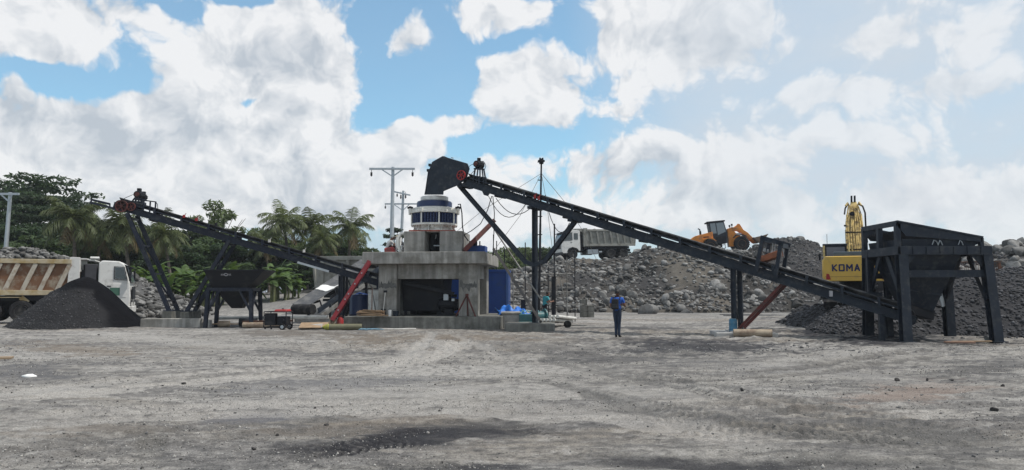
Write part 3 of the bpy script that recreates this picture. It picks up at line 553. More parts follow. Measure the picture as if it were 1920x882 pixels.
def crusher():
    t = thing('cone_crusher', 'white and navy cone crusher with dark spring banks on the concrete foundation', 'crusher', (CX, CY, 4.42))
    Z = lambda y: ZP(y, CY-.95)
    def lz(n, prof, m, nn=48): return MB().lathe([(r, Z(y)-4.42) for r, y in prof], (0, 0, 0), n=nn).build(n, m, t, smooth=True, world=False)
    MB().box((0, 0, .03), (2.15, 2.1, .06)).build('base_plate', pm('orange_red_primer', (.24, .04, .02), .6, 0, .2, 4), t, world=False, bevel=.01)
    lz('main_frame', [(1.02, 435), (1.0, 432.5), (.88, 431), (.84, 423), (.92, 421)], CREAM)
    m = MB()
    for k in range(10):
        a = 2*math.pi*k/10+.15; c = Vector((math.cos(a), math.sin(a), 0)); z0 = Z(434)-4.42; z1 = Z(421)-4.42
        m.bar(c*.98+Vector((0, 0, z0)), c*.86+Vector((0, 0, z1)), .05, .12, up=c)
    m.build('frame_ribs', CREAM, t, world=False, bevel=.008)
    m = MB()
    for k in range(12):
        a = 2*math.pi*k/12; m.lathe([(.09, Z(427)-4.42), (.11, Z(424)-4.42), (.11, Z(421)-4.42), (.05, Z(420.8)-4.42)], (.86*math.cos(a), .86*math.sin(a), 0), n=12)
    m.build('lower_spring_seats', CREAM, t, True, world=False)
    lz('inner_drum', [(.86, 421), (.86, 396)], BLACK); m = MB()
    for k in range(46):
        a = 2*math.pi*k/46; x, y = 1.0*math.cos(a), 1.0*math.sin(a); zz = [Z(417.5)+(Z(397.5)-Z(417.5))*i/12-4.42 for i in range(13)]
        m.lathe([(.062 if i % 2 else .05, z) for i, z in enumerate(zz)], (x, y, 0), n=8)
    m.build('spring_bank', NAVY, t, world=False)
    lz('lower_ring', [(1.0, 422), (1.1, 421), (1.1, 417.5), (.85, 417)], CREAM); lz('upper_ring', [(1.0, 398), (1.1, 397.5), (1.1, 393.5), (1.04, 392), (1.04, 388), (.86, 386)], CREAM); m = MB()
    for k in range(8):
        a = 2*math.pi*k/8+.3; c = Vector((math.cos(a), math.sin(a), 0)); m.tube(c*1.09+Vector((0, 0, Z(421)-4.42)), c*1.09+Vector((0, 0, Z(395)-4.42)), .034)
        m.box(c*1.08+Vector((0, 0, Z(394)-4.42)), (.16, .16, .16), (0, 0, a)); m.build('tie_rod', CREAM, t, world=False); m = MB()
    m = MB()
    for k in range(40):
        a = 2*math.pi*k/40; m.tube((1.06*math.cos(a), 1.06*math.sin(a), Z(423)-4.42), (1.06*math.cos(a), 1.06*math.sin(a), Z(421.6)-4.42), .024, n=6)
    m.build('ring_bolts', CREAM, t, world=False)
    lz('adjustment_cap', [(.84, 387), (.84, 377), (.80, 374.5), (.6, 373.5)], NAVY); lz('feed_collar', [(.62, 374), (.66, 372.5), (.66, 366), (.62, 364.8), (.5, 364.4)], WHITE)
    for s in (-1, 1):
        c = Vector((s*1.13, -.15, 0)); MB().lathe([(.075, Z(400)-4.42), (.09, Z(392)-4.42), (.09, Z(388)-4.42)], c, n=16).build('lock_cylinder', CREAM, t, True, world=False)
        MB().box(c+Vector((0, 0, Z(386.5)-4.42)), (.26, .16, .09)).tube(c+Vector((0, 0, Z(387)-4.42)), c+Vector((0, 0, Z(383.5)-4.42)), .06).build('valve', BLACK, t, world=False, bevel=.01)
    MB().box((.15, .05, -.42), (.62, .6, .8)).tube((.1, -.32, -.15), (.1, -.3, -.75), .06).tube((.28, -.3, -.1), (.28, -.32, -.6), .04).build('drive_box', BLACK, t, world=False)
    MB().box((.18, -.33, -.62), (.34, .1, .05)).tube((.1, -.36, -.3), (.13, -.36, -.1), .03).build('pipe_fitting', GALV, t, world=False)
    MB().extr([(.62, .9, 0), (1.12, .9, 0), (.62, .9, .36)], (0, .05, 0)).build('gusset', CREAM, t, world=False)
crusher()
# ------------------------------------------------------------------ conveyors
class Line:                               # vertical plane a conveyor runs in: s along, n towards the camera, z up
    def __init__(s, A, B):
        s.A = Vector((A[0], A[1], 0)); e = Vector((B[0]-A[0], B[1]-A[1], 0)); s.len = e.length; s.e = e.normalized(); s.n = Vector((s.e.y, -s.e.x, 0))
    def w(s, u, n, z): return s.A+s.e*u+s.n*n+Vector((0, 0, z))
    def pix(s, px, py, n=0.0):            # (s, z) where the sight line of a photo pixel meets the plane
        d = ray(px, py); o = s.A+s.n*n; c = Vector((0, 0, CAMZ)); t = (o-c).dot(s.n)/d.dot(s.n); h = c+d*t; return (h-o).dot(s.e), h.z
    def q(s, px, py, n=0.0, n2=None): a, z = s.pix(px, py, n); return s.w(a, n if n2 is None else n2, z)
def conveyor_body(t, ln, p0, p1, hw, pitch, steel, belt, s0=None, first=.4, head_at_start=True):
    (a0, z0), (a1, z1) = ln.pix(*p0, hw), ln.pix(*p1, hw); k = (z1-z0)/(a1-a0); zl = lambda s, c=a0: z0+k*(s-c); L = math.hypot(1, k)
    a0 = s0[0] if s0 else a0; a1 = s0[1] if s0 else a1; up = (ln.e*(-k)+Vector((0, 0, 1))).normalized()
    W_ = lambda s, n, h: ln.w(s, n, zl(s))+Vector((0, 0, h))
    for sg in (1, -1): MB().channel(W_(a0, sg*hw, .165), W_(a1, sg*hw, .165), .1, .31, .022, 1 if sg < 0 else -1, up).build('side_beam', steel, t)
    m = MB(); s = a0+.3
    while s < a1: m.bar(W_(s, -hw+.05, .16), W_(s, hw-.05, .16), .07, .12, up); s += 1.3
    m.build('cross_ties', steel, t)
    prof = [(-hw+.06, .62), (-.2, .46), (.2, .46), (hw-.06, .62)]; m = MB(); a2 = a0+.25; a3 = a1-.25
    pts = [prof[0], prof[1], prof[2], prof[3], (prof[3][0], .585), (.2, .425), (-.2, .425), (prof[0][0], .585)]
    m.hull([W_(a2, n, h) for n, h in pts], [W_(a3, n, h) for n, h in pts]); m.build('belt', belt, t)
    MB().bar(W_(a2, 0, .04), W_(a3, 0, .04), 2*hw-.2, .02, up).build('return_belt', belt, t)
    s = a0+first; i = 0
    while s < a1-.4:
        m = MB(); b = MB()
        for sg in (1, -1):
            b.bar(W_(s, sg*(hw+.01), .32), W_(s, sg*(hw+.01), .60), .09, .05, ln.n); m.tube(W_(s, sg*(hw-.05), .56), W_(s, sg*.2, .39), .055, n=10)
        b.bar(W_(s, -hw, .33), W_(s, hw, .33), .06, .05, up); m.tube(W_(s, -.19, .375), W_(s, .19, .375), .055, n=10)
        o = b.build('idler_bracket', steel, t); m.build('idler_rollers', BLACK, o, True); s += pitch; i += 1
    s = a0+1.7
    while s < a1-1: MB().tube(W_(s, -hw+.05, -.03), W_(s, hw-.05, -.03), .05, n=10).build('return_roller', BLACK, t, True); s += 3.4
    m = MB()
    for sg in (1, -1):
        m.bar(W_(a2, sg*(hw-.03), .44), W_(a3, sg*(hw-.03), .44), .03, .06, up)
    m.build('skirt_rail', steel, t)
    for s, nme in ((a2, 'head_drum'), (a3, 'tail_drum')): MB().tube(W_(s, -hw+.1, .25), W_(s, hw-.1, .25), .24, n=24).build(nme, RUBBER, t, True)
    return W_, a0, a1, up, k
def motor(t, c, ax, up, r=.17, l=.42, mat=None, name='motor'):
    ax = Vector(ax).normalized(); c = Vector(c); m = MB(); m.lathe([(r*.7, -l/2), (r, -l/2+.03), (r, l*.3), (r*.9, l*.32), (r*.9, l/2)], c, ax, 20)
    for k in range(10):
        d = Matrix.Rotation(2*math.pi*k/10, 3, ax) @ Vector(up); m.bar(c-ax*l*.42+d*r, c+ax*l*.28+d*r, .018, .05, d)
    m.box(c+Vector(up)*(r+.07), (.16, .16, .12)); m.bar(c-Vector(up)*(r+.02)-ax*.15, c-Vector(up)*(r+.02)+ax*.15, .3, .05, up)
    o = m.build(name, mat or BLACK, t, True); MB().tube(c+ax*(l/2), c+ax*(l/2+.07), r*.55, n=18).build('motor_pulley', REDB, o, True); return o
def flywheel(t, c, ax, r, mat, name='drive_pulley', w=.1):
    ax = Vector(ax).normalized(); m = MB(); m.lathe([(r*.82, -w/2), (r, -w/2), (r, w/2), (r*.82, w/2), (r*.82, -w/2)], c, ax, 32); m.tube(Vector(c)-ax*w*.6, Vector(c)+ax*w*.6, r*.2, n=14)
    x = ax.orthogonal().normalized(); y = ax.cross(x)
    for k in range(6):
        d = x*math.cos(k*math.pi/3)+y*math.sin(k*math.pi/3); m.bar(Vector(c)+d*r*.15, Vector(c)+d*r*.88, w*.4, r*.2, ax)
    return m.build(name, mat, t, True)
LM = Line((CX, CY), (CX+17.2*.8625, CY-17.2*.506)); HWM = .5
def main_conveyor():
    b = LM.w(0, 0, 0); t = thing('feed_conveyor', 'long dark steel belt conveyor rising from the feed hopper to the crusher', 'conveyor', b)
    sA = LM.pix(868, 348, HWM)[0]; sB = LM.pix(1716, 611, HWM)[0]
    Wm, a0, a1, up, k = conveyor_body(t, LM, (930, 367), (1580, 569), HWM, 1.16, STEEL2, BELT, (sA, sB), .9)
    q = LM.q; n = LM.n
    # discharge hood over the head drum
    hood = [(795.5, 365.5), (803.5, 321), (810, 304), (829.5, 293), (877, 307), (881, 317), (875, 337), (856, 349), (844, 354), (832, 359), (831.5, 365.5)]
    pts = [q(x, y, .55) for x, y in hood]; h = MB().hull(pts, [q(x+(4 if i < 4 else -14), y, -.5) for i, (x, y) in enumerate(hood)]).build('discharge_hood', STEEL2, t, bevel=.012); m = MB()
    for (x0, y0, x1, y1) in ((803.5, 321, 872, 338), (803, 323, 797, 364)): m.bar(q(x0, y0, .56), q(x1, y1, .56), .03, .03)
    for (x, y) in ((803, 320), (806, 310)): m.box(q(x, y, .3), (.12, .3, .1))
    m.bar(q(846, 296, .2), q(850, 297, .2), .03).build('hood_ribs', STEEL2, h)
    flywheel(t, q(865, 329, .62), n, .23, REDP); MB().lathe([(.3, -.03), (.31, .03)], q(863, 330, .58), n, 28).build('pulley_guard', STEEL2, t, True)
    c = q(898, 309, .25); up3 = Vector((0, 0, 1)); motor(t, c, n, up3, .17, .5)
    m = MB()
    for nn in (.45, -.05):
        for x0, x1 in ((886, 891), (893, 896), (900, 900), (907, 904), (912, 907)): m.bar(q(x0, 345, nn), q(x1, 317, nn), .06, .05)
        m.bar(q(886, 330, nn), q(912, 334, nn), .05, .05); m.bar(q(884, 343, nn), q(914, 349, nn), .07, .06); m.bar(q(889, 317, nn), q(908, 318, nn), .1, .05)
    m.build('motor_stand', STEEL2, t)
    MB().path([q(893, 304, .3), q(887, 308, .3), q(881, 311, .3), q(876, 322, .58)], .012, 6).path([q(893, 316, .3), q(884, 326, .4), q(872, 338, .58)], .012, 6).build('drive_belts', RUBBER, t)
    MB().path([q(905, 302, .25), q(909, 306, .25), q(911, 312, .25), q(909, 317, .25), q(905, 319, .25)], .014, 6).build('motor_cable', RUBBER, t)
    m = MB(); m.bar(q(858, 346, .45), q(905, 350, .45), .06, .16); m.bar(q(858, 346, -.45), q(905, 350, -.45), .06, .16); m.bar(q(850, 345, .5), q(866, 350, .5), .03, .08).build('head_plate', STEEL2, t)
    MB().extr([q(903, 357, .5), q(918, 362, .5), q(914, 368, .5), q(907, 366, .5)], n*-.05).build('snub_bracket', STEEL2, t)
    # Y shaped column
    zj = q(1003, 497, 0).z; px0 = q(1003, 497, 0); m = MB(); foot = Vector((px0.x, px0.y, .28)); topz = q(1003, 388, 0)
    MB().hbeam(foot, Vector((px0.x, px0.y, topz.z+.02)), .19, .2, .03, LM.e).build('column', STEEL2, t)
    for pts in ([(862, 349), (985, 491), (1003, 498)], [(1003, 498), (1022, 490), (1078, 416)]):
        w = [LM.q(x, y, 0) for x, y in pts]; m = MB()
        for a_, b_ in zip(w[:-1], w[1:]): m.hbeam(a_, b_, .17, .21, .03, n)
        m.box(w[1], (.18, .18, .21)); m.build('brace', STEEL2, t)
    MB().box(foot, (.5, .5, .04)).build('foot_plate', STEEL2, t)
    
    for px_, py_ in ((1003, 388), (1078, 416), (872, 354)): a = LM.pix(px_, py_, 0)[0]; MB().bar(Wm(a, -.52, -.06), Wm(a, .52, -.06), .2, .12).build('bearer', STEEL2, t)
    # rear trestle with rust-red stays
    s2 = LM.pix(1381, 520, 0)[0]
    for nn in (.47, -.47): p = LM.w(s2, nn, .22); MB().hbeam(p, Wm(s2, nn, .02), .16, .18, .02, LM.e).build('column', STEEL2, t); MB().box(p, (.34, .34, .03)).build('foot_plate', STEEL2, t)
    for nn in (.4, -.4): MB().channel(LM.w(s2+.15, nn, .26), Wm(s2+1.75, nn, .02), .1, .12, .02, 1, n).build('stay', REDB, t)
    MB().bar(LM.w(s2, .45, 1.2), LM.w(s2, -.45, .35), .08).build('cross_brace', STEEL2, t)
    s3 = LM.pix(1655, 600, 0)[0]
    for nn in (.47, -.47): MB().bar(LM.w(s3, nn, -.05), Wm(s3, nn, .05), .16).build('column', STEEL2, t)
    # small fittings on the belt line
    for (x, y) in ((1003, 369), (1010, 372), (1020, 373)): MB().box(q(x, y, .55), (.1, .08, .16)).tube(q(x, y, .55), q(x+3, y-7, .55), .02).build('pull_switch', REDP if x != 1020 else BLACK, t)
    MB().box(q(1558, 551, .55), (.1, .08, .2)).build('pull_switch', PALEINK, t)
    m = MB()
    for x in range(962, 980, 3): y = 353+.311*(x-930)-1; m.tube(q(x, y, .5), q(x+.4, y-3, .5), .015, n=5)
    for x in range(1214, 1230, 3): y = 440+.311*(x-1210)-1; m.tube(q(x, y, .5), q(x+.4, y-3, .5), .015, n=5)
    m.build('grease_nipples', BLACK, t)
    # gantry carrying the iron separator
    mg = thing('magnet_gantry', 'dark portal frame straddling the long conveyor above the rusty orange magnet', 'gantry', LM.q(1435, 510, 0)); A = Wm
    sL, sR = LM.pix(1417, 495, .62)[0], LM.pix(1454, 517, .62)[0]; H = 1.52
    for nn in (.62, -.62):
        for s_, ds in ((sL, .28), (sR, .22)): MB().channel(A(s_, nn, .2), A(s_+ds, nn, H-(s_-sL)*.0), .13, .13, .02, 1, n).build('gantry_leg', STEEL2, mg)
        MB().channel(A(sL+.2, nn, H-.02), A(sR+.32, nn, H-.02), .13, .16, .02, 1).build('top_beam', STEEL2, mg)
    for s_ in (sL+.28, sR+.22): MB().bar(A(s_, -.6, H-.1), A(s_, .6, H-.1), .1, .16).build('cross_beam', STEEL2, mg)
    MB().bar(A(sL+.55, -.3, H), A(sL+.55, .3, H), .08).tube(A(sL+.55, -.2, H), A(sL+.5, -.2, .98), .012, n=5).tube(A(sL+.55, .2, H), A(sL+.5, .2, .98), .012, n=5).tube(A(sL+.8, -.2, H), A(sL+.85, -.2, .98), .012, n=5).tube(A(sL+.8, .2, H), A(sL+.85, .2, .98), .012, n=5).build('hanger_chains', GALV, mg)
    mag = MB().box(A((sL+sR)/2+.08, 0, .88), (.78, .72, .22), (0, math.atan(-k)*-1, math.atan2(LM.e.y, LM.e.x))).build('separator_magnet', pm('magnet_orange', (.34, .12, .06), .7, 0, .2, 4, ((.15, .08, .05), .4, 5)), bevel=.02); tag(mag, 'rusty orange box magnet hanging in the gantry over the long conveyor', 'magnet')
    m = MB()
    for d in (-.22, -.1, .05, .2): c = A((sL+sR)/2+.08+d, .2, 1.0); m.path([c, c+Vector((.02, 0, .12)), c+Vector((.05, 0, .12)), c+Vector((.06, 0, 0))], .016, 6)
    m.build('lifting_lugs', GALV, mag)
    return Wm
WMAIN = main_conveyor()
b = LM.q(1003, 497, 0); o = MB().box((.80, 33.85, .1), (2.12, 2.2, .36), (0, 0, R(-3))).box((1.25, 33.9, .288), (1.0, 1.2, .02), (0, 0, R(-3))).build('concrete_footing', CONCD, bevel=.02); tag(o, 'dark concrete footing under the column of the long conveyor', 'footing')
b = LM.w(LM.pix(1381, 520, 0)[0], 0, 0); t = thing('concrete_pad', 'whitish concrete pad under the short trestle of the long conveyor', 'footing', (b.x+.1, b.y-.25, 0), (0, 0, R(-8)))
MB().box((0, 0, .02), (2.15, 2.3, .26)).build('base_block', CONCL, t, world=False, bevel=.02); MB().box((.25, .2, .165), (1.5, 1.7, .05)).build('grout_layer', CONCL, t, world=False, bevel=.015)
LL = Line((-20.6, 37.0), (-6.4, 38.2)); HWL = .5
def left_conveyor():
    t = thing('discharge_conveyor', 'dark belt conveyor on the left dropping gravel onto the black cone', 'conveyor', LL.w(0, 0, 0)); q = LL.q; n = LL.n
    sA = LL.pix(212, 391, HWL)[0]; sB = LL.pix(745, 547, HWL)[0]
    Wl, a0, a1, up, k = conveyor_body(t, LL, (300, 417), (640, 517), HWL, 1.27, STEEL, BELT, (sA, sB), 1.9)
    for nn in (.42, -.42):
        MB().channel(q(170, 380, nn), q(232, 396, nn), .1, .25, .025, 1, n).build('head_rail', STEEL, t); MB().bar(q(171, 374.5, nn), q(206, 383, nn), .06, .1).bar(q(206, 382, nn), q(206, 390, nn), .05, .05).bar(q(171, 374, nn), q(171, 383, nn), .05, .05).build('guard_rail', STEEL, t)
    MB().bar(q(171, 380, -.45), q(171, 380, .45), .06, .2).build('end_plate', STEEL, t)
    m = MB(); c = q(234, 387, .5); pr = [(-.52, -.18), (-.5, .05), (-.3, .25), (0, .33), (.3, .24), (.48, .05), (.5, -.2)]; m.extr([c+LL.e*a+up*b_ for a, b_ in pr], n*-1.0).build('drum_cover', BLACK, t, bevel=.015)
    flywheel(t, q(228, 387, .56), n, .29, REDB); flywheel(t, q(246, 388, .53), n, .2, REDB, 'bend_pulley')
    motor(t, q(261, 366, .2), n, Vector((0, 0, 1)), .19, .5); motor(t, q(269, 370, -.2), n, Vector((0, 0, 1)), .14, .4)
    m = MB()
    for nn in (.4, -.2):
        for x0, x1, y0, y1 in ((247, 253, 379, 371), (255, 253, 380, 371), (266, 266, 390, 373), (258, 260, 392, 373)): m.bar(q(x0, y0, nn), q(x1, y1, nn), .05, .06)
        m.bar(q(247, 378, nn), q(268, 379, nn), .08, .06); m.bar(q(252, 371.5, nn), q(272, 375, nn), .1, .06)
    m.box(q(262, 385, .1), (.35, .6, .3)).build('motor_stand', STEEL, t)
    MB().path([q(257, 362, .3), q(236, 371, .5), q(216, 381, .56)], .014, 6).path([q(262, 372, .3), q(246, 383, .55)], .014, 6).build('drive_belts', RUBBER, t)
    m = MB()
    for nn in (.5, -.5):
        m.bar(q(270, 376, nn), q(293, 379, nn), .05, .05)
        for x, y0, y1 in ((270, 376, 396), (282, 377.5, 399), (292, 379, 402)): m.bar(q(x, y0, nn), q(x-1.5, y1, nn), .06, .05)
        m.bar(q(270, 386, nn), q(291, 391, nn), .045, .045)
    m.build('hand_rail', STEEL, t); m = MB(); m.path([q(292, 379, .5), q(295, 383, .5), q(296, 392, .5)], .015, 6).build('cable_loop', RUBBER, t)
    for (x, y, mt) in ((345, 406, REDP), (368, 412, REDP), (405, 421, BLACK), (505, 452, CREAM), (570, 471, CREAM)): MB().box(q(x, y, .5), (.1, .08, .14)).tube(q(x, y, .5), q(x+4, y-6, .5), .015).build('pull_switch', mt, t)
    # V shaped trestle: two pairs of legs meeting low down
    base = []
    for top, bot in (((238, 404), (317, 583)), ((430, 455), (350, 584))):
        prs = []
        for nn in (.55, -.65):
            sT, zT = LL.pix(*top, .55); sB_, zB = LL.pix(*bot, .55); a = LL.w(sT, nn, zT+.1); b_ = LL.w(sB_, nn, zB); MB().hbeam(a, b_, .17, .17, .022, n).build('trestle_leg', STEEL, t); prs.append((a, b_)); base.append(b_)
        m = MB(); L_ = lambda i, f: prs[i][0].lerp(prs[i][1], f)
        for f in (.33, .62, .9): m.bar(L_(0, f), L_(1, f), .08, .08)
        m.bar(L_(0, .12), L_(1, .6), .07, .07); m.bar(L_(0, .62), L_(1, .95), .06, .06); m.bar(L_(0, .05), L_(1, .05), .1, .1); m.build('cross_braces', STEEL, t)
    for b_ in base: MB().box((b_.x, b_.y, b_.z), (.42, .42, .04)).build('foot_plate', STEEL, t)
    for nn in (.42, -.42): s_ = LL.pix(639, 520, .42)[0]; MB().hbeam(LL.w(s_, nn, .0), Wl(s_, nn, .0), .2, .2, .025, LL.e).build('column', STEEL, t)
    s_ = LL.pix(566, 491, HWL)[0]; MB().bar(Wl(s_-.2, HWL+.05, .02), Wl(s_+1.3, HWL+.05, .02), .04, .1, up).build('cable_tray', GALV, t)
    return base
LB = left_conveyor()
for i, (b, lab) in enumerate(zip(LB, ('dark concrete stub under the near leg nearest the gravel cone', 'dark concrete stub under the far leg nearest the gravel cone', 'dark concrete stub under the near leg nearest the small hopper', 'dark concrete stub under the far leg nearest the small hopper'))):
    o = MB().hull([(b.x+.26*x, b.y+.26*y, -.1) for x, y in ((-1, -1), (1, -1), (1, 1), (-1, 1))], [(b.x+.22*x, b.y+.22*y, b.z-.02) for x, y in ((-1, -1), (1, -1), (1, 1), (-1, 1))]).build('concrete_stub', CONCD, bevel=.02); tag(o, lab, 'footing', 'footings of the left conveyor trestle')
o = MB().box((-15.75, 36.15, .17), (2.7, .7, .46), (0, 0, R(3))).build('concrete_strip', CONC, bevel=.02); tag(o, 'low grey concrete strip lying between the gravel cone and the small hopper', 'footing')
def lower_conveyor():
    S = P(567, 573, 40.5); E = P(694, 489, 46); ln = Line((S.x, S.y), (E.x, E.y)); k = (E.z-S.z)/ln.len; up = (ln.e*-k+Vector((0, 0, 1))).normalized(); hw = .62
    t = thing('return_conveyor', 'wide dusty grey belt conveyor left of the foundation with a white cloth on it', 'conveyor', (S.x, S.y, 0)); f = lambda s, n, h: ln.w(s, n, S.z+k*s)+up*h; Ln = ln.len
    m = MB(); prof = [(-hw, .1), (-.3, -.02), (.3, -.02), (hw, .1), (hw, .07), (.3, -.05), (-.3, -.05), (-hw, .07)]; m.hull([f(0, a, b_) for a, b_ in prof], [f(Ln, a, b_) for a, b_ in prof]); m.build('belt', BELTG, t)
    MB().tube(f(0, -hw, -.22), f(0, hw, -.22), .27, n=28).build('tail_drum', RUBBER, t, True); MB().tube(f(Ln, -hw, -.22), f(Ln, hw, -.22), .26, n=24).build('head_drum', RUBBER, t, True)
    for sg in (1, -1): MB().channel(f(.2, sg*(hw+.08), -.42), f(Ln, sg*(hw+.08), -.42), .1, .24, .02, sg, up).build('side_beam', STEEL2, t)
    MB().channel(f(.3, hw+.14, -.75), f(Ln*.8, hw+.14, -.72), .1, .2, .02, 1, up).build('walkway_beam', PIPEG, t)
    for i in range(5):
        s_ = .6+i*1.25; m = MB()
        for sg in (1, -1): m.bar(f(s_, sg*(hw+.05), -.4), f(s_, sg*(hw+.02), .04), .06, .05, ln.n)
        m.tube(f(s_, -.6, -.03), f(s_, -.28, -.12), .06, n=10).tube(f(s_, -.28, -.12), f(s_, .28, -.12), .06, n=10).tube(f(s_, .28, -.12), f(s_, .6, -.03), .06, n=10).build('idler', BLACK, t)
    for s_ in (1.2, 3.6, 5.6):
        for sg in (1, -1): p = f(s_, sg*(hw+.1), -.5); MB().bar((p.x, p.y, -.1), p, .12).build('support_leg', STEEL2, t)
    vs = []; m = MB(); a = [(-hw+.02, .12), (-.3, .0), (.3, .0), (hw-.1, .11)]; N_ = 9
    for i in range(N_):
        for j in range(9):
            u = -hw+.04+(1.1)*j/8; h = np.interp(u, [-hw, -.3, .3, hw], [.1, -.02, -.02, .1])+.025+.012*math.sin(i*1.3+j*2.1); vs.append(f(1.75+.62*i/8+.10*math.sin(j*.9)+.1*j/8, u, h))
    m.add(vs, [(i*9+j, i*9+j+1, (i+1)*9+j+1, (i+1)*9+j) for i in range(N_-1) for j in range(8)]); o = m.build('white_cloth', LITTER, None, True, solid=.012); tag(o, 'white cloth spread across the dusty grey belt', 'cloth')
lower_conveyor()
# ------------------------------------------------------------------ hoppers
def small_hopper():
    FL, FR, BL, BR = (-13.9, 35.5), (-11.95, 35.5), (-14.1, 37.2), (-12.1, 37.2); t = thing('feed_hopper', 'small black feed hopper with a pale emblem standing left of the generator', 'hopper', (-13, 36.3, 0))
    zt, zm, zb = ZP(507, 35.5), ZP(539, 35.5), ZP(578, 36.2); V3 = lambda p, z: Vector((p[0], p[1], z))
    top = [(-14.05, 35.25), (-11.3, 35.25), (-11.45, 37.5), (-14.25, 37.5)]; mid = [(-13.75, 35.55), (-12.1, 35.55), (-12.25, 37.1), (-13.95, 37.1)]; neck = [(-13.2, 35.7), (-11.95, 35.7), (-12.1, 37.0), (-13.4, 37.0)]; bot = [(-13.0, 36.0), (-12.55, 36.0), (-12.6, 36.6), (-13.05, 36.6)]
    m = MB()
    def shell(a, za, b, zb_): m.add([V3(p, za) for p in a]+[V3(p, zb_) for p in b], [(i, (i+1) % 4, (i+1) % 4+4, i+4) for i in range(4)])
    shell(top, zt, mid, zm); shell(mid, zm, [(-13.72, 35.6), (-12.15, 35.6), (-12.3, 37.05), (-13.9, 37.05)], zm-.2); m.build('hopper_bin', BLACK, t, solid=.015); m = MB()
    shell([(-13.55, 35.62), (-12.05, 35.62), (-12.2, 37.05), (-13.75, 37.05)], zm-.2, bot, zb); m.build('hopper_cone', BLACK, t, solid=.015)
    m = MB(); tp = [V3(p, zt) for p in top]
    for i in range(4): m.bar(tp[i], tp[(i+1) % 4], .05, .05)
    m.build('bin_rim', BLACK, t); m = MB(); zf = ZP(543, 35.5); c4 = [V3(p, zf) for p in (FL, FR, BR, BL)]
    for i in range(4): m.channel(c4[i], c4[(i+1) % 4], .1, .16, .02)
    m.build('top_frame', STEEL, t)
    for p, sx, sy in ((FL, -1, -1), (FR, 1, -1), (BL, -1, 1), (BR, 1, 1)):
        MB().hbeam(V3((p[0]+sx*.08, p[1]+sy*.06), -.08), V3(p, zf), .16, .16, .02, (0, 1, 0)).build('leg', STEEL, t)
    for p, d in ((FL, .55), (FR, -.55), (BL, .55), (BR, -.55)): MB().bar(V3(p, .75), V3((p[0]+d, p[1]), zf), .09).build('brace', STEEL, t)
    for a, b_ in ((FL, BL), (FR, BR)): MB().bar(V3(a, .6), V3((a[0]*.4+b_[0]*.6, a[1]*.4+b_[1]*.6), zf), .08).build('brace', STEEL, t)
    # emblem: ring with a dark eye between two rows of small letters
    nrm = Vector((0, -(zt-zm), -.3)).normalized(); a = Vector((-13.05, 35.25+.3*.20/(zt-zm), zt-.20))+nrm*.014; ux = Vector((1, 0, 0)); uy = Vector((0, -.3, (zt-zm))).normalized(); m = MB()
    rr = [(a+ux*(.10*math.cos(k*math.pi/12))+uy*(.07*math.sin(k*math.pi/12))) for k in range(24)]; ri = [(a+ux*(.06*math.cos(k*math.pi/12))+uy*(.034*math.sin(k*math.pi/12))) for k in range(24)]
    m.add(rr+ri, [(k, (k+1) % 24, (k+1) % 24+24, k+24) for k in range(24)]); bars = [(-.235, .05), (-.185, .04), (-.135, .04), (.115, .03), (.15, .03), (.19, .045)]
    for i, (x, w) in enumerate(bars):
        c = a+ux*(x+w/2); m.bar(c-uy*.035, c+uy*.035, .014, .006, nrm)
        m.bar(c-ux*w/2+uy*(.03 if i % 2 else -.005), c+ux*w/2+uy*(.03 if i % 2 else -.005), .014, .006, nrm); m.bar(c-ux*w/2-uy*.03, c+ux*w/2-uy*.03, .014, .006, nrm)
    m.build('emblem', PALEINK, t)
small_hopper()
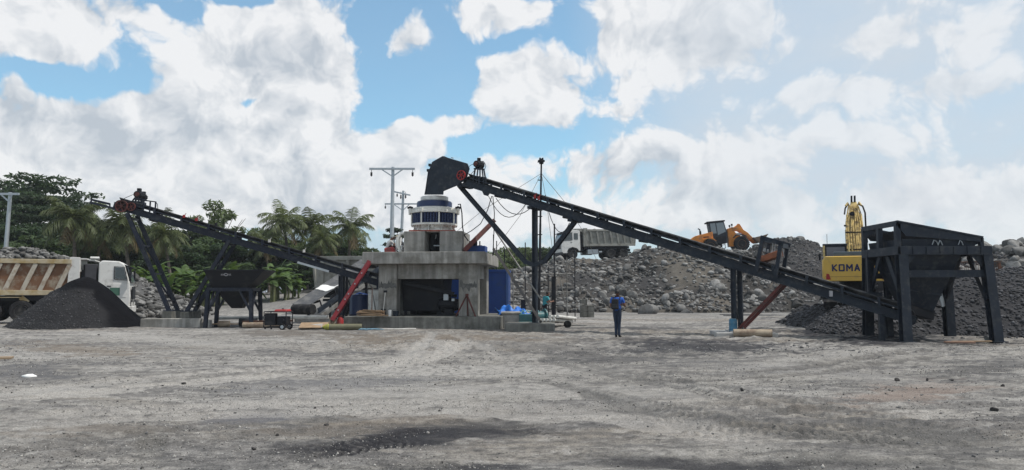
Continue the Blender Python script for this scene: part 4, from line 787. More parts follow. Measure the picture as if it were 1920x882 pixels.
def big_hopper():
    X0, X1, Y0, Y1 = 12.95, 15.75, 25.7, 28.15; zr = ZP(462, Y0); zr0 = ZP(478, Y0); t = thing('feed_bin', 'tall dark steel feed bin with a sloping top frame in front of the yellow excavator', 'hopper', (14.4, 27, 0))
    V3 = lambda x, y, z: Vector((x, y, z)); LT = [(X0, Y0), (X1, Y0), (X0, Y1), (X1, Y1)]
    for x, y in LT:
        sx = .16 if x == X1 else -.02; sy = -.15 if y == Y0 else .12; bot = V3(x+sx, y+sy, -.1 if y == Y0 else -.15); MB().hbeam(bot, V3(x, y, zr0), .30, .30, .03, (0, 1, 0)).build('leg', STEEL2, t)
        MB().box((bot.x, bot.y, .0), (.46, .46, .03)).build('foot_plate', STEEL2, t)
    cs = [V3(X0-.1, Y0-.1, 0), V3(X1+.1, Y0-.1, 0), V3(X1+.1, Y1+.1, 0), V3(X0-.1, Y1+.1, 0)]
    for i in range(4):
        h = V3(0, 0, (zr+zr0)/2); m = MB().channel(cs[i]+h, cs[(i+1) % 4]+h, .14, zr-zr0, .025, 1)
        if i == 0:
            for x in np.arange(X0+.3, X1, .45): m.box((x, Y0-.16, (zr+zr0)/2), (.02, .09, zr-zr0-.05))
        m.build('rim_beam', STEEL2, t)
    # bin plates
    tb = [V3(X0+.05, Y0+.02, zr+.24), V3(X1-.05, Y0+.02, zr+.22), V3(X1-.05, Y1-.02, zr+.22), V3(X0+.05, Y1-.02, zr+.24)]; rb = [V3(X0+.12, Y0+.1, zr0), V3(14.98, Y0+.1, zr0), V3(14.98, Y1-.1, zr0), V3(X0+.12, Y1-.1, zr0)]; bb = [V3(13.55, 26.5, 1.22), V3(14.35, 26.5, .95), V3(14.35, 27.35, .95), V3(13.55, 27.35, 1.22)]
    m = MB(); m.add(tb+rb+bb, [(i+4*r, (i+1) % 4+4*r, (i+1) % 4+4+4*r, i+4+4*r) for r in (0, 1) for i in range(4)]); m.build('bin_plates', STEEL2, t, solid=.02)
    m = MB()
    for f in (.35, .7):
        ring = [rb[i].lerp(bb[i], f) for i in range(4)]
        for i in range(4): m.bar(ring[i], ring[(i+1) % 4], .06, .06)
    m.build('bin_ribs', STEEL2, t)
    MB().box((13.95, 26.95, .95), (1.0, .85, .35), (0, R(14), 0)).build('feeder_trough', BLACK, t, bevel=.02)
    # sloping top: side plates, posts, end beam, grid bars
    zA, zB = ZP(414, Y0), ZP(444, Y0); xr = X1-.12
    for y in (Y0-.06, Y1+.02): MB().extr([V3(X0-.12, y, zA), V3(xr, y, zB), V3(xr, y, zB-.18), V3(X0+.15, y, zA-.52), V3(X0-.12, y, zA-.20)], (0, .04, 0)).build('side_plate', STEEL2, t)
    for y in (Y0-.04, Y1+.04): MB().bar(V3(X0-.14, y, zA-.02), V3(xr+.02, y, zB-.02), .12, .05).build('top_flange', STEEL2, t)
    MB().bar(V3(X0-.12, Y0-.06, zA-.09), V3(X0-.12, Y1+.06, zA-.09), .1, .17).build('end_beam', STEEL2, t); MB().bar(V3(xr, Y0-.06, zB-.1), V3(xr, Y1+.06, zB-.1), .08, .16).build('end_beam', STEEL2, t)
    for y in (Y0+.02, (Y0+Y1)/2+.05, Y1-.02): MB().bar(V3(X0-.10, y, zr), V3(X0-.10, y, zA-.1), .16, .16).build('post', STEEL2, t)
    for y in (Y0+.02, Y1-.02): MB().bar(V3(xr+.0, y, zr), V3(xr, y, zB-.05), .12, .14).build('post', STEEL2, t)
    m = MB()
    for y in np.arange(Y0+.1, Y1, .16): m.bar(V3(X0, y, zA-.34), V3(xr, y, zB-.22), .05, .07)
    m.build('grizzly_bars', BLACK, t)
    for x0, x1 in ((13.98, 14.12), (14.18, 14.26), (14.85, 14.95)): MB().path([V3(x0, Y0-.02, zr+.05), V3(x0+.05, Y0-.04, zr+.2), V3(x1, Y0-.04, zr+.16), V3(x1+.06, Y0-.02, zr+.03)], .015, 6).build('chain_loop', GALV, t)
    # braces and gussets
    for x in (X0, X1):
        MB().bar(V3(x, Y0+.02, 1.35), V3(x, Y0+.95, zr0), .2, .07, (1, 0, 0)).build('brace', STEEL2, t); MB().bar(V3(x, Y1, 1.4), V3(x, Y1-.95, zr0), .2, .07, (1, 0, 0)).build('brace', STEEL2, t)
    MB().bar(V3(X1-.1, Y1, 1.1), V3(X1-.55, Y1, zr0), .14, .06, (0, 1, 0)).build('brace', GALV, t)
    MB().channel(V3(X0+.1, Y0+.02, ZP(514, Y0)), V3(X1, Y0+.02, ZP(513, Y0)), .1, .24, .02).build('tie_beam', STEEL2, t); MB().channel(V3(X0+.1, Y1, 2.2), V3(X1, Y1, 2.2), .1, .2, .02).build('tie_beam', STEEL2, t)
    m = MB()
    for x, s in ((X0, 1), (X1, -1)):
        for y in (Y0-.02, Y1): m.extr([V3(x+s*.13, y, zr0), V3(x+s*.5, y, zr0), V3(x+s*.13, y, zr0-.42)], (0, .025, 0))
    m.build('gussets', STEEL2, t)
    MB().box((X0-.15, Y1-.6, ZP(552, 27.5)), (.5, .5, .14)).box((X0-.13, Y1-.3, 2.25), (.1, .12, 1.6)).build('hanging_bracket', STEEL2, t)
    MB().hbeam((13.55, 27.9, -.1), (13.5, 27.9, 2.0), .2, .2, .02).build('inner_leg', STEEL2, t)
big_hopper()
# ------------------------------------------------------------------ vehicles
def wheel(t, c, r, w, side, rim=RIMM, name='wheel', lugs=0):
    c = Vector(c); ax = Vector((0, side, 0)); m = MB()
    m.lathe([(r*.56, -w*.42), (r*.62, -w*.5), (r*.9, -w*.5), (r*.985, -w*.38), (r, -w*.2), (r, w*.2), (r*.985, w*.38), (r*.9, w*.5), (r*.62, w*.5), (r*.56, w*.42)], c, ax, 36)
    for k in range(lugs):
        a = 2*math.pi*k/lugs; d = Vector((math.cos(a), 0, math.sin(a))); e = Vector((-math.sin(a), 0, math.cos(a)))
        for s_ in (-1, 1): m.bar(c+d*r*.99+ax*(s_*w*.46), c+d*r*.99+ax*(s_*w*.06)+e*r*.12, r*.09, r*.06, d)
    o = m.build(name, RUBBER, t, True, world=False)
    MB().lathe([(r*.57, -w*.4), (r*.57, w*.40), (r*.52, w*.44), (r*.47, w*.2), (r*.3, w*.12), (r*.24, w*.3), (r*.2, w*.34), (r*.001, w*.34)], c, ax, 28).build('rim', rim, o, True, world=False)
    return o
def dump_truck(label, loc, rot, bed, rail, rib, lean, cabm=WHITE, group=None, nose=None, scale=1.0, load=None):
    t = thing('dump_truck', label, 'dump truck', loc, rot, group, scale); B = lambda n, m, mt, par=None, **k: m.build(n, mt, par or t, world=False, **k)
    B('chassis', MB().span((.2, -.45, .75), (8.1, -.25, 1.05)).span((.2, .25, .75), (8.1, .45, 1.05)).span((.3, -.9, .55), (.7, .9, .7)).span((1.1, -.2, .45), (1.5, .2, .8)).span((2.5, -.2, .45), (2.9, .2, .8)).span((.6, -1.1, 1.05), (5.7, 1.1, 1.3)), BLACK)
    for x in ((1.95, 3.3) if nose else (1.3, 2.68)):
        for s in (-1, 1): wheel(t, (x, s*.98, .54), .54, .5, s)
    for s in (-1, 1): wheel(t, (6.95, s*1.02, .54), .54, .34, s)
    # tipping bed: side plates between leaning ribs, top and bottom rails
    z0, z1, yb, yt = 1.42, 3.0, 1.18, 1.25; xa, xb = .0, 5.75; m = MB(); si = lambda y, z: y
    for s in (-1, 1): m.hull([(xa, s*(yb-.06), z0), (xb, s*(yb-.06), z0), (xb, s*yb, z0), (xa, s*yb, z0)], [(xa, s*(yt-.06), z1), (xb, s*(yt-.06), z1), (xb, s*yt, z1), (xa, s*yt, z1)])
    m.span((xa, -yb+.05, z0-.02), (xb, yb-.05, z0+.05)).span((xb-.06, -yb, z0), (xb, yb, z1+.1)); o = B('bed', m, bed)
    B('tailgate', MB().hull([(-.1, -yb, z0+.05), (-.1, yb, z0+.05), (-.02, yb, z0+.05), (-.02, -yb, z0+.05)], [(-.25, -yt, z1-.1), (-.25, yt, z1-.1), (-.17, yt, z1-.1), (-.17, -yt, z1-.1)]).span((-.22, -yt, z1-.15), (-.1, yt, z1)), bed)
    for s in (-1, 1):
        B('top_rail', MB().span((xa-.1, s*(yt+.055)-.08, z1-.12), (xb-.35, s*(yt+.055)+.08, z1+.1)), rail, bevel=.015); B('bottom_rail', MB().span((xa-.05, s*(yb+.05)-.07, z0-.1), (xb-.2, s*(yb+.05)+.07, z0+.14)), rail, bevel=.015)
        for k in range(7):
            x = xa+.35+k*.74; m = MB(); p = Vector((x, s*(yb+.06), z0+.12)); q = Vector((x+lean, s*(yt+.06), z1-.12)); m.bar(p, q, .2, .11, (0, s, 0)); B('side_rib', m, rib, bevel=.012)
        B('bed_corner', MB().extr([(xb-.42, s*(yt+.1), z1+.22), (xb+.02, s*(yt+.1), z1+.22), (xb+.02, s*(yb+.08), z0-.12), (xb-.55+.0, s*(yb+.08), z0-.12)], (0, -s*.12, 0)), cabm if nose else rib, bevel=.012)
    if nose: B('cab_shield', MB().span((xb-.02, -1.2, z1+.12), (xb+.3, 1.2, z1+.18)).span((xb-.02, -1.2, z1-.5), (xb+.04, 1.2, z1+.18)), cabm); B('air_box', MB().span((5.98, -1.12, 1.0), (6.5, -.4, 2.9)), pm('grey_plastic', (.045, .045, .052), .6, 0, .15, 3), bevel=.03)
    else: B('cab_shield', MB().span((xb-.02, -1.2, z1+.12), (xb+.95, 1.2, z1+.18)).span((xb-.02, -1.2, z1-.5), (xb+.04, 1.2, z1+.18)).extr([(xb, -1.2, z1+.12), (xb+.8, -1.2, z1+.12), (xb, -1.2, z1-.25)], (0, .04, 0)).extr([(xb, 1.2, z1+.12), (xb+.8, 1.2, z1+.12), (xb, 1.2, z1-.25)], (0, -.04, 0)), cabm if nose else bed)
    B('hoist', MB().tube((5.9, 0, 1.0), (5.85, 0, 2.9), .13).span((5.82, -1.0, 1.0), (6.05, 1.0, 2.6)), BLACK)
    # cab
    cp = [(6.1, .85), (6.1, 2.95), (6.25, 3.08), (7.6, 3.05), (7.85, 2.9), (8.12, 1.95), (8.17, 1.2), (8.12, .62), (7.55, .62), (7.4, 1.0), (6.95, 1.17), (6.5, 1.0), (6.38, .85)]
    if nose: cp = [(x+(.5 if x < 6.7 else -.08), z) for x, z in cp]
    m = MB().extr([(x, 1.2, z) for x, z in cp], (0, -2.4, 0)); cab = B('cab', m, cabm, bevel=.05)
    B('sun_visor', MB().hull([(7.75, -1.15, 2.82), (7.75, 1.15, 2.82), (8.12, 1.1, 2.72), (8.12, -1.1, 2.72)], [(7.75, -1.15, 2.9), (7.75, 1.15, 2.9), (8.12, 1.1, 2.76), (8.12, -1.1, 2.76)]), BLACK)
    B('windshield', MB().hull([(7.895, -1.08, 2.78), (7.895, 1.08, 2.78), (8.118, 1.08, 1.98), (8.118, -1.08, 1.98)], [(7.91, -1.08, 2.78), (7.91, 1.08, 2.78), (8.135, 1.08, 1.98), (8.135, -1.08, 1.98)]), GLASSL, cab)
    for s in (-1, 1):
        d = B('door', MB().span((6.95, s*1.19, 1.2), (7.9, s*1.215, 1.9)), cabm, cab, bevel=.01); wl = 7.36 if nose else 7.02; wb = .16 if nose else 0; B('side_window', MB().extr([(wl, s*1.205, 2.02+wb), (7.93-wb*.3, s*1.205, 1.96+wb), (7.73, s*1.205, 2.72), (wl, s*1.205, 2.74)], (0, s*.014, 0)), GLASS, cab)
        B('window_seal', MB().path([(wl-.04, s*1.215, 1.98+wb), (7.97-wb*.3, s*1.215, 1.92+wb), (7.77, s*1.215, 2.76), (wl-.04, s*1.215, 2.78), (wl-.04, s*1.215, 1.98+wb)], .022, 5), BLACK, cab)
        if not nose: B('rear_window', MB().span((6.35, s*1.203, 2.05), (6.8, s*1.217, 2.7)), GLASS, cab)
        B('door_handle', MB().span((7.0, s*1.21, 1.75), (7.2, s*1.24, 1.8)), BLACK, d)
        B('fender', MB().extr([(6.28, s*1.22, .9), (6.45, s*1.22, 1.12), (6.95, s*1.22, 1.28), (7.4, s*1.22, 1.12), (7.6, s*1.22, .8), (7.5, s*1.22, .8), (7.34, s*1.22, 1.03), (6.95, s*1.22, 1.16), (6.52, s*1.22, 1.02), (6.38, s*1.22, .85)], (0, -s*.4, 0)), BLACK if not nose else cabm)
        B('mirror', MB().path([(7.95, s*1.2, 2.75), (8.1, s*1.38, 2.75), (8.1, s*1.38, 2.65)], .02, 6).span((8.02, s*1.3, 2.05), (8.12, s*1.48, 2.65)), BLACK, cab)
        B('headlight', MB().span((8.13, s*.75-.16, .78), (8.19, s*.75+.16, .95)), LAMP); B('mudguard', MB().span((.7, s*1.15-.12, 1.2), (3.25, s*1.15+.12, 1.24)).bar((3.25, s*1.15, 1.22), (3.55, s*1.15, .95), .04, .24, (0, 0, 1)), rail if nose else BLACK)
        B('side_step', MB().span((7.45, s*1.0, .42), (8.0, s*1.22, .5)).span((7.45, s*1.0, .6), (7.5, s*1.2, .65)), BLACK)
    B('fuel_tank', MB().span((4.1, -1.15, .5), (5.3, -.6, 1.0)).span((4.1, .6, .5), (5.3, 1.15, 1.0)), BLACK if nose else GALV, bevel=.06)
    if not nose: B('air_tanks', MB().tube((3.7, 1.05, .72), (4.05, 1.05, .72), .13).tube((3.7, -1.05, .72), (4.05, -1.05, .72), .13), GALV, smooth=True)
    B('grille', MB().span((8.13, -.9, 1.1), (8.175, .9, 1.75)), BLACK, cab); B('bumper', MB().span((8.02, -1.22, .42), (8.22, 1.22, .75)), cabm if nose else BLACK, bevel=.03)
    if nose: B('door_mark', MB().span((7.15, -1.219, 1.3), (7.6, -1.223, 1.7)), GRNP, cab); B('roof_fairing', MB().span((6.15, -1.1, 3.06), (6.4, 1.1, 3.12)), cabm, cab); B('roof_lamp', MB().tube((6.2, -1.1, 3.2), (6.6, -1.1, 3.2), .07), cabm, cab, smooth=True)
    return t
# loaded truck on the left, seen from its right side, facing right
TS = 1.05; tl = (-28.95, 39.85, .08); TY = R(22)
LTRUCK = dump_truck('white cab dump truck with rusty striped bed full of rocks behind the black gravel cone', tl, (0, 0, TY), RUSTBED, BEDRAIL, BEDRIB, .55, WHITE, 'dump trucks', True, TS)
def truck_load():
    r = np.random.default_rng(31); fn = lambda x, y: 3.0+.62*np.exp(-((x-3.0)/1.75)**2)*np.exp(-(y/.85)**2)-.02
    V = []; xs = np.linspace(.1, 5.6, 40); ys = np.linspace(-1.1, 1.1, 18); X, Y = np.meshgrid(xs, ys); Z = fn(X, Y)+.1
    M3 = WM[LTRUCK.name]; v = np.stack([X, Y, Z], -1).reshape(-1, 3); p = slopepts(r, 420, .2, 5.4, -1.15, 1.1, fn); s = np.clip(.13*np.exp(r.normal(0, .35, len(p))), .07, .3); p[:, 2] += .1
    rv, rf = rocks_np(r, p, s, ROUND[2]); v2 = np.concatenate([v*np.array([1, 1, 1])-np.array([0, 0, .08]), rv]); f1 = grid_faces(18, 40); f = np.concatenate([np.stack([f1[:, 0], f1[:, 1], f1[:, 2]], 1), np.stack([f1[:, 0], f1[:, 2], f1[:, 3]], 1), rf+len(v)])
    rz = np.array([[math.cos(TY), math.sin(TY), 0], [-math.sin(TY), math.cos(TY), 0], [0, 0, 1]]); w = (v2*TS) @ rz+np.array(tl); c = np.array([w[:, 0].mean(), w[:, 1].mean(), w[:, 2].min()])
    tag(mesh_np('rock_load', w-c, f, BOULD, 'stuff', loc=tuple(c)), 'grey rocks heaped in the rusty truck bed', 'rocks')
truck_load()
# truck on the rubble hill, nose to the left
hx, hy = XP(1183, 83.0), 83.0; hz = float(hill(XP(1115, 82), 83.5))
HZT = ZP(485.5, 83)
dump_truck('dusty grey dump truck with white cab standing on top of the rubble hill', (hx, hy, HZT), (R(0), R(1.5), R(180+15)), GREYBED, GREYBED, GREYBED, .22, WHITE, 'dump trucks', None, 1.0)
r_ = np.random.default_rng(33); m_ = np.stack([r_.uniform(.4, 5.3, 60), r_.uniform(-1.0, 1.0, 60), np.full(60, 3.02)], 1); rv, rf = rocks_np(r_, m_, r_.uniform(.12, .3, 60), ROUND[1])
mw = Matrix.LocRotScale(Vector((hx, hy, HZT)), Euler((0, R(1.5), R(195))), None); rv = np.array([(mw @ Vector(a))[:] for a in rv]); c_ = rv.mean(0); tag(mesh_np('rock_load', rv-c_, rf, HILLM if False else STONEG, 'stuff', loc=tuple(c_)), 'dark rocks showing over the grey truck bed on the hill', 'rocks')
# grey truck parked behind the foundation
gx = XP(606, 50.5); dump_truck('pale grey dump truck parked behind the lower belt conveyor', (gx, 50.5, float(rise(np.array(gx+3), np.array(50.5)))+.12), (0, 0, R(-6)), GREYBED, GREYBED, GREYBED, .05, WHITE, 'dump trucks', None, 1.12)
def loader():
    lx, ly = XP(1297, 82), 82.0; lz = ZP(480.5, 82); t = thing('wheel_loader', 'orange wheel loader with dark cab on the crest of the rubble hill', 'loader', (lx, ly, lz), (0, R(-5), R(-6)), None, 1.0); B = lambda n, m, mt, par=None, **k: m.build(n, mt, par or t, world=False, **k)
    for x in (1.95, 5.15):
        for s in (-1, 1): wheel(t, (x, s*1.05, .78), .78, .58, s, RIMO, lugs=22)
    hd = B('engine_hood', MB().extr([(.12, .95, .95), (.05, .95, 1.75), (.5, .95, 2.02), (2.35, .95, 2.32), (2.35, .95, 1.0), (1.0, .95, .95)], (0, -1.9, 0)), ORANGE, bevel=.05)
    B('radiator_grille', MB().span((-.02, -.8, 1.05), (.08, .8, 1.7)), BLACK, hd); B('side_vent', MB().span((1.35, -.965, 1.75), (1.9, -.955, 1.86)).span((1.35, .955, 1.75), (1.9, .965, 1.86)), BLACK, hd)
    B('rear_counterweight', MB().span((-.05, -1.0, .55), (1.0, 1.0, .95)), ORANGE, bevel=.05); B('rear_frame', MB().span((.9, -.6, .6), (3.2, .6, 1.2)), BLACK)
    B('exhaust', MB().tube((1.25, .3, 2.1), (1.25, .3, 2.55), .11).path([(1.25, .3, 2.5), (1.22, .3, 2.75), (1.05, .3, 2.85)], .07, 8), BLACK, smooth=True)
    cab = B('cab', MB().extr([(2.15, .8, 2.0), (2.05, .8, 3.25), (2.1, .8, 3.3), (3.6, .8, 3.3), (3.65, .8, 3.2), (3.85, .8, 2.1), (3.75, .8, 1.0), (2.5, .8, 1.0)], (0, -1.6, 0)), STEEL2, bevel=.04)
    B('cab_roof', MB().span((1.85, -.95, 3.28), (3.75, .95, 3.42)), BLACK, cab, bevel=.04)
    for s in (-1, 1):
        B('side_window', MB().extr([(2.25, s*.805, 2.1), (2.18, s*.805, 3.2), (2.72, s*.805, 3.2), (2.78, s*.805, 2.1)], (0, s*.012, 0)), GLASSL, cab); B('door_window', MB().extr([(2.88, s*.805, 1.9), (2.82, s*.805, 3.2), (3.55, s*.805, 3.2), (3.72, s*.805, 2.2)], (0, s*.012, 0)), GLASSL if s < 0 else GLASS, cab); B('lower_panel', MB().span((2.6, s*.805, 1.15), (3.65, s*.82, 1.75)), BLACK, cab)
        B('fender', MB().extr([(1.1, s*.85, 1.2), (1.3, s*.85, 1.6), (1.75, s*.85, 1.72), (2.3, s*.85, 1.6), (2.6, s*.85, 1.3), (2.5, s*.85, 1.3), (2.2, s*.85, 1.5), (1.75, s*.85, 1.62), (1.35, s*.85, 1.5)], (0, s*.45, 0)), ORANGE)
        B('front_fender', MB().extr([(4.35, s*.8, 1.5), (4.6, s*.8, 1.75), (5.3, s*.8, 1.75), (5.75, s*.8, 1.5), (5.65, s*.8, 1.45), (5.25, s*.8, 1.65), (4.65, s*.8, 1.65), (4.45, s*.8, 1.45)], (0, s*.5, 0)), STEEL2)
        B('ladder', MB().span((2.9, s*.85, .45), (3.5, s*1.0, .5)).span((2.9, s*.85, .8), (3.5, s*1.0, .85)).span((2.9, s*.95, .45), (2.95, s*1.0, 1.2)).span((3.45, s*.95, .45), (3.5, s*1.0, 1.2)), BLACK)
        B('lift_arm', MB().extr([(4.2, s*.55, 2.35), (4.3, s*.55, 2.62), (5.2, s*.55, 2.55), (6.0, s*.55, 1.9), (6.7, s*.55, 1.0), (6.75, s*.55, .75), (6.5, s*.55, .8), (5.8, s*.55, 1.6), (5.1, s*.55, 2.2)], (0, -s*.16, 0)), ORANGE, bevel=.02)
        B('headlight', MB().span((4.35, s*.7-.1, 2.75), (4.5, s*.7+.1, 2.95)).tube((4.42, s*.7, 2.4), (4.42, s*.7, 2.8), .03), BLACK)
    B('front_frame', MB().extr([(3.95, .5, .6), (3.95, .5, 2.5), (4.5, .5, 2.6), (4.75, .5, 2.0), (5.8, .5, 1.2), (5.9, .5, .6)], (0, -1.0, 0)), ORANGE, bevel=.03)
    B('tilt_linkage', MB().extr([(4.9, .12, 2.65), (5.15, .12, 2.95), (5.35, .12, 2.9), (5.8, .12, 2.0), (5.6, .12, 1.9)], (0, -.24, 0)).tube((4.3, 0, 2.3), (5.1, 0, 2.75), .09), ORANGE)
    B('plate_mark', MB().span((4.7, -1.31, 1.76), (5.2, -1.29, 1.9)), PALEINK)
    bk = MB(); pr = [(6.5, 1.15), (6.55, .45), (6.9, .2), (7.9, .35)]; b2 = [(6.6, 1.15), (6.63, .5), (6.93, .27), (7.9, .4)]
    tilt = lambda x, z: (6.6+(x-6.6)*math.cos(R(38))-(z-.8)*math.sin(R(38)), 1.05+(x-6.6)*math.sin(R(38))+(z-.8)*math.cos(R(38)))
    A_ = [tilt(*p) for p in pr+b2[::-1]]; bk.extr([(x, 1.3, z) for x, z in A_], (0, -2.6, 0))
    for s in (-1, 1): bk.extr([(x, s*1.3, z) for x, z in [tilt(*p) for p in pr]], (0, -s*.05, 0))
    B('bucket', bk, pm('worn_bucket', (.21, .14, .09), .7, .2, .2, 3, ((.15, .13, .12), .5, 2)))
loader()
def excavator():
    ex, ey = XP(1606, 34.4), 34.4; t = thing('excavator', 'yellow excavator seen from behind with its boom raised among the gravel', 'excavator', (ex, ey, .9), (0, 0, R(-22)), None, .95); B = lambda n, m, mt, par=None, **k: m.build(n, mt, par or t, world=False, **k)
    Z = lambda y, D=34.4: (ZP(y, D)-.9)/.95; zt, zb = Z(480), Z(529)
    prof = [(-1.46, zb+.24), (-1.46, zt-.2), (-1.33, zt), (1.33, zt), (1.46, zt-.2), (1.46, zb+.24), (1.33, zb+.04), (-1.33, zb+.04)]
    cw = MB(); ins = lambda k, d: [(x*k, d, z) for x, z in prof]; n = 8; rings = [[(x*.95, 0.0, zb+(z-zb)*.96+.02) for x, z in prof], [(x*.99, .06, z) for x, z in prof], [(x, .16, z) for x, z in prof], [(x, .85, z) for x, z in prof]]
    cw.add([p for rg in rings for p in rg], [tuple(range(7, -1, -1)), tuple(range(24, 32))]+[(i+8*k, (i+1) % 8+8*k, (i+1) % 8+8+8*k, i+8+8*k) for k in range(3) for i in range(8)]); c = B('counterweight', cw, YELLOW, smooth=True)
    B('lower_seam', MB().span((-1.37, -.006, zb+.24), (1.37, .0, zb+.255)), RUST, c)
    B('tail_light', MB().extr([(-1.3, -.012, zb+.12), (-1.09, -.012, zb+.12), (-1.16, -.012, zb+.38), (-1.28, -.012, zb+.4)], (0, .02, 0)), REDL, c); B('tail_light', MB().extr([(1.3, -.012, zb+.12), (1.09, -.012, zb+.12), (1.16, -.012, zb+.38), (1.28, -.012, zb+.4)], (0, .02, 0)), REDL, c)
    # lettering in heavy strokes
    SW = {'K': [((0, 0), (0, 1)), ((.1, .5), (.82, 1.0)), ((.1, .5), (.85, 0))], 'O': [((0, .12), (0, .88)), ((1, .12), (1, .88)), ((.05, 0), (.95, 0)), ((.05, 1), (.95, 1))], 'M': [((0, 0), (0, 1)), ((1.12, 0), (1.12, 1)), ((.06, .98), (.56, .38)), ((1.06, .98), (.56, .38))], 'A': [((0, 0), (.45, 1)), ((.92, 0), (.47, 1)), ((.2, .28), (.72, .28))], 'T': [((.45, 0), (.45, 1)), ((0, 1), (.9, 1))], 'S': [((0, 0), (.85, 0)), ((.85, .05), (.85, .45)), ((0, .5), (.85, .5)), ((0, .55), (0, .95)), ((0, 1), (.85, 1))], 'U': [((0, .1), (0, 1)), ((.9, .1), (.9, 1)), ((.05, 0), (.85, 0))]}
    m = MB(); H_ = .27; W_ = .20; x_ = -1.0; zc = (zt+zb)/2+.06-H_/2
    for ch_ in 'KOMATSU':
        for i_, ((a0, b0), (a1, b1)) in enumerate(SW[ch_]): dv = (Vector((a1*W_-a0*W_, 0, (b1-b0)*H_))).normalized()*.03; m.bar(Vector((x_+a0*W_, -.006-.001*i_, zc+b0*H_))-dv, Vector((x_+a1*W_, -.006-.001*i_, zc+b1*H_))+dv, .012, .068, Vector((0, 1, 0)).cross(dv))
        x_ += W_*(max(max(p_[0], q_[0]) for p_, q_ in SW[ch_]))+.125
    B('lettering', m, INK, c)
    B('rear_grip', MB().path([(.33, .3, zt), (.33, .3, zt+.09), (.6, .3, zt+.09), (.6, .3, zt)], .03, 6), RUST, c)
    B('upper_deck', MB().span((-1.4, .85, zb+.15), (1.4, 4.0, zb+.45)), BLACK); B('engine_cover', MB().span((-.95, .3, zt+.005), (1.25, 1.9, zt+.22)).span((-1.42, .855, zb+.4), (1.42, 1.9, zt-.02)), pm('slate_cover', (.07, .095, .12), .5, 0, .15, 2), bevel=.03)
    B('side_cover', MB().span((.5, 1.9, zb+.45), (1.42, 3.8, zt-.1)), YELLOW, bevel=.03)
    x0, x1 = -1.40, -.30; y0 = 2.0; ct = Z(459, 36.4); cab = B('cab', MB().span((x0, y0, zb+.45), (x1, y0+1.7, ct)), BLACK, bevel=.06); B('cab_post', MB().span((x0-.01, y0-.02, zt-.1), (x0+.09, y0+.08, ct-.04)), YELPALE, cab, bevel=.01); B('cab_roof', MB().span((x0-.02, y0-.02, ct-.06), (x1+.02, y0+1.72, ct+.05)), STEEL2, cab, bevel=.03)
    B('rear_window', MB().span((x0+.16, y0-.012, zt+.0), (x1-.1, y0-.004, ct-.12)), pm('dusty_glass', (.12, .117, .13), .25, 0, .2, 3, spec=.5), cab); B('side_window', MB().span((x0-.012, y0+.1, zt), (x0-.004, y0+1.6, ct-.12)), GLASSL, cab); B('mirror', MB().path([(x0, y0+1.5, zt+.2), (x0-.15, y0+1.55, zt+.25)], .02, 5).span((x0-.22, y0+1.5, zt-.05), (x0-.12, y0+1.56, zt+.3)), BLACK, cab)
    B('antenna', MB().tube((x0+.2, y0+.2, ct), (x0+.2, y0+.2, ct+.55), .012, n=5), BLACK, cab); B('handrail', MB().path([(x1+.08, y0-.1, zt-.1), (x1+.08, y0-.1, ct-.0), (x1+.2, y0+.1, ct+.02), (x1+.28, y0+.3, zt)], .045, 8), YELPALE)
    # boom and arm, edge on from behind
    by = 37.5-ey; z = lambda y: Z(y, 37.5); X = lambda px: (px-1606)*.0258; bx = X(1612)
    bm = B('boom', MB().hull([(bx-.3, by-.1, z(505)), (bx+.3, by-.1, z(505)), (bx+.3, by+.8, z(505)), (bx-.3, by+.8, z(505))], [(bx-.27, by+1.2, z(396)), (bx+.27, by+1.2, z(396)), (bx+.27, by+2.0, z(400)), (bx-.27, by+2.0, z(400))]), YELPALE, bevel=.03)
    B('boom_tip', MB().hull([(bx-.26, by+1.2, z(400)), (bx+.26, by+1.2, z(400)), (bx+.26, by+1.9, z(400)), (bx-.26, by+1.9, z(400))], [(bx-.13, by+1.6, z(374)), (bx+.15, by+1.6, z(374)), (bx+.15, by+2.2, z(374)), (bx-.13, by+2.2, z(374))]), YELPALE, bm, bevel=.02)
    for px in (1608.5, 1614.5): B('tip_fork', MB().bar((X(px), by+1.7, z(377)), (X(px+.3), by+1.7, z(362.5)), .09, .25), BLACK, bm)
    for s in (-1, 1): B('lift_cylinder', MB().tube((bx+s*.36, by+.2, z(496)), (bx+s*.36, by+1.0, z(430)), .11).tube((bx+s*.36, by+1.0, z(430)), (bx+s*.33, by+1.4, z(400)), .055), YELPALE, smooth=True)
    m = MB(); rg = random.Random(3)
    for i, dx in enumerate((-.42, -.3, -.19, -.08, .03, .13, .24, .35)):
        e = -.06*dx; m.path([(bx+dx, by-.22, z(492)), (bx+dx*1.02+rg.uniform(-.02, .02), by-.05, z(470)), (bx+dx+rg.uniform(-.03, .03), by+.35, z(440)), (bx+dx*.95+rg.uniform(-.05, .05), by+.8, z(418)), (bx+dx*.8+rg.uniform(-.04, .04), by+1.1, z(400)), (bx+dx*.6, by+1.35, z(384))], .038, 7)
    B('hydraulic_lines', m, pm('line_yellow', (.55, .40, .15), .45, 0, .25, 6, ((.1, .07, .04), .6, 5)), bm, smooth=True)
    B('hose', MB().path([(bx+.22, by+1.3, z(380)), (bx+.42, by+1.2, z(385)), (bx+.52, by+1.1, z(398)), (bx+.52, by+.9, z(430)), (bx+.56, by+.8, z(455))], .045, 8).path([(bx-.3, by+1.2, z(381)), (bx-.42, by+1.1, z(388)), (bx-.47, by+.9, z(400))], .04, 8).path([(bx-.36, by-.05, z(492)), (bx-.40, by+.1, z(475)), (bx-.34, by+.3, z(455))], .05, 8), RUBBER, bm, smooth=True)
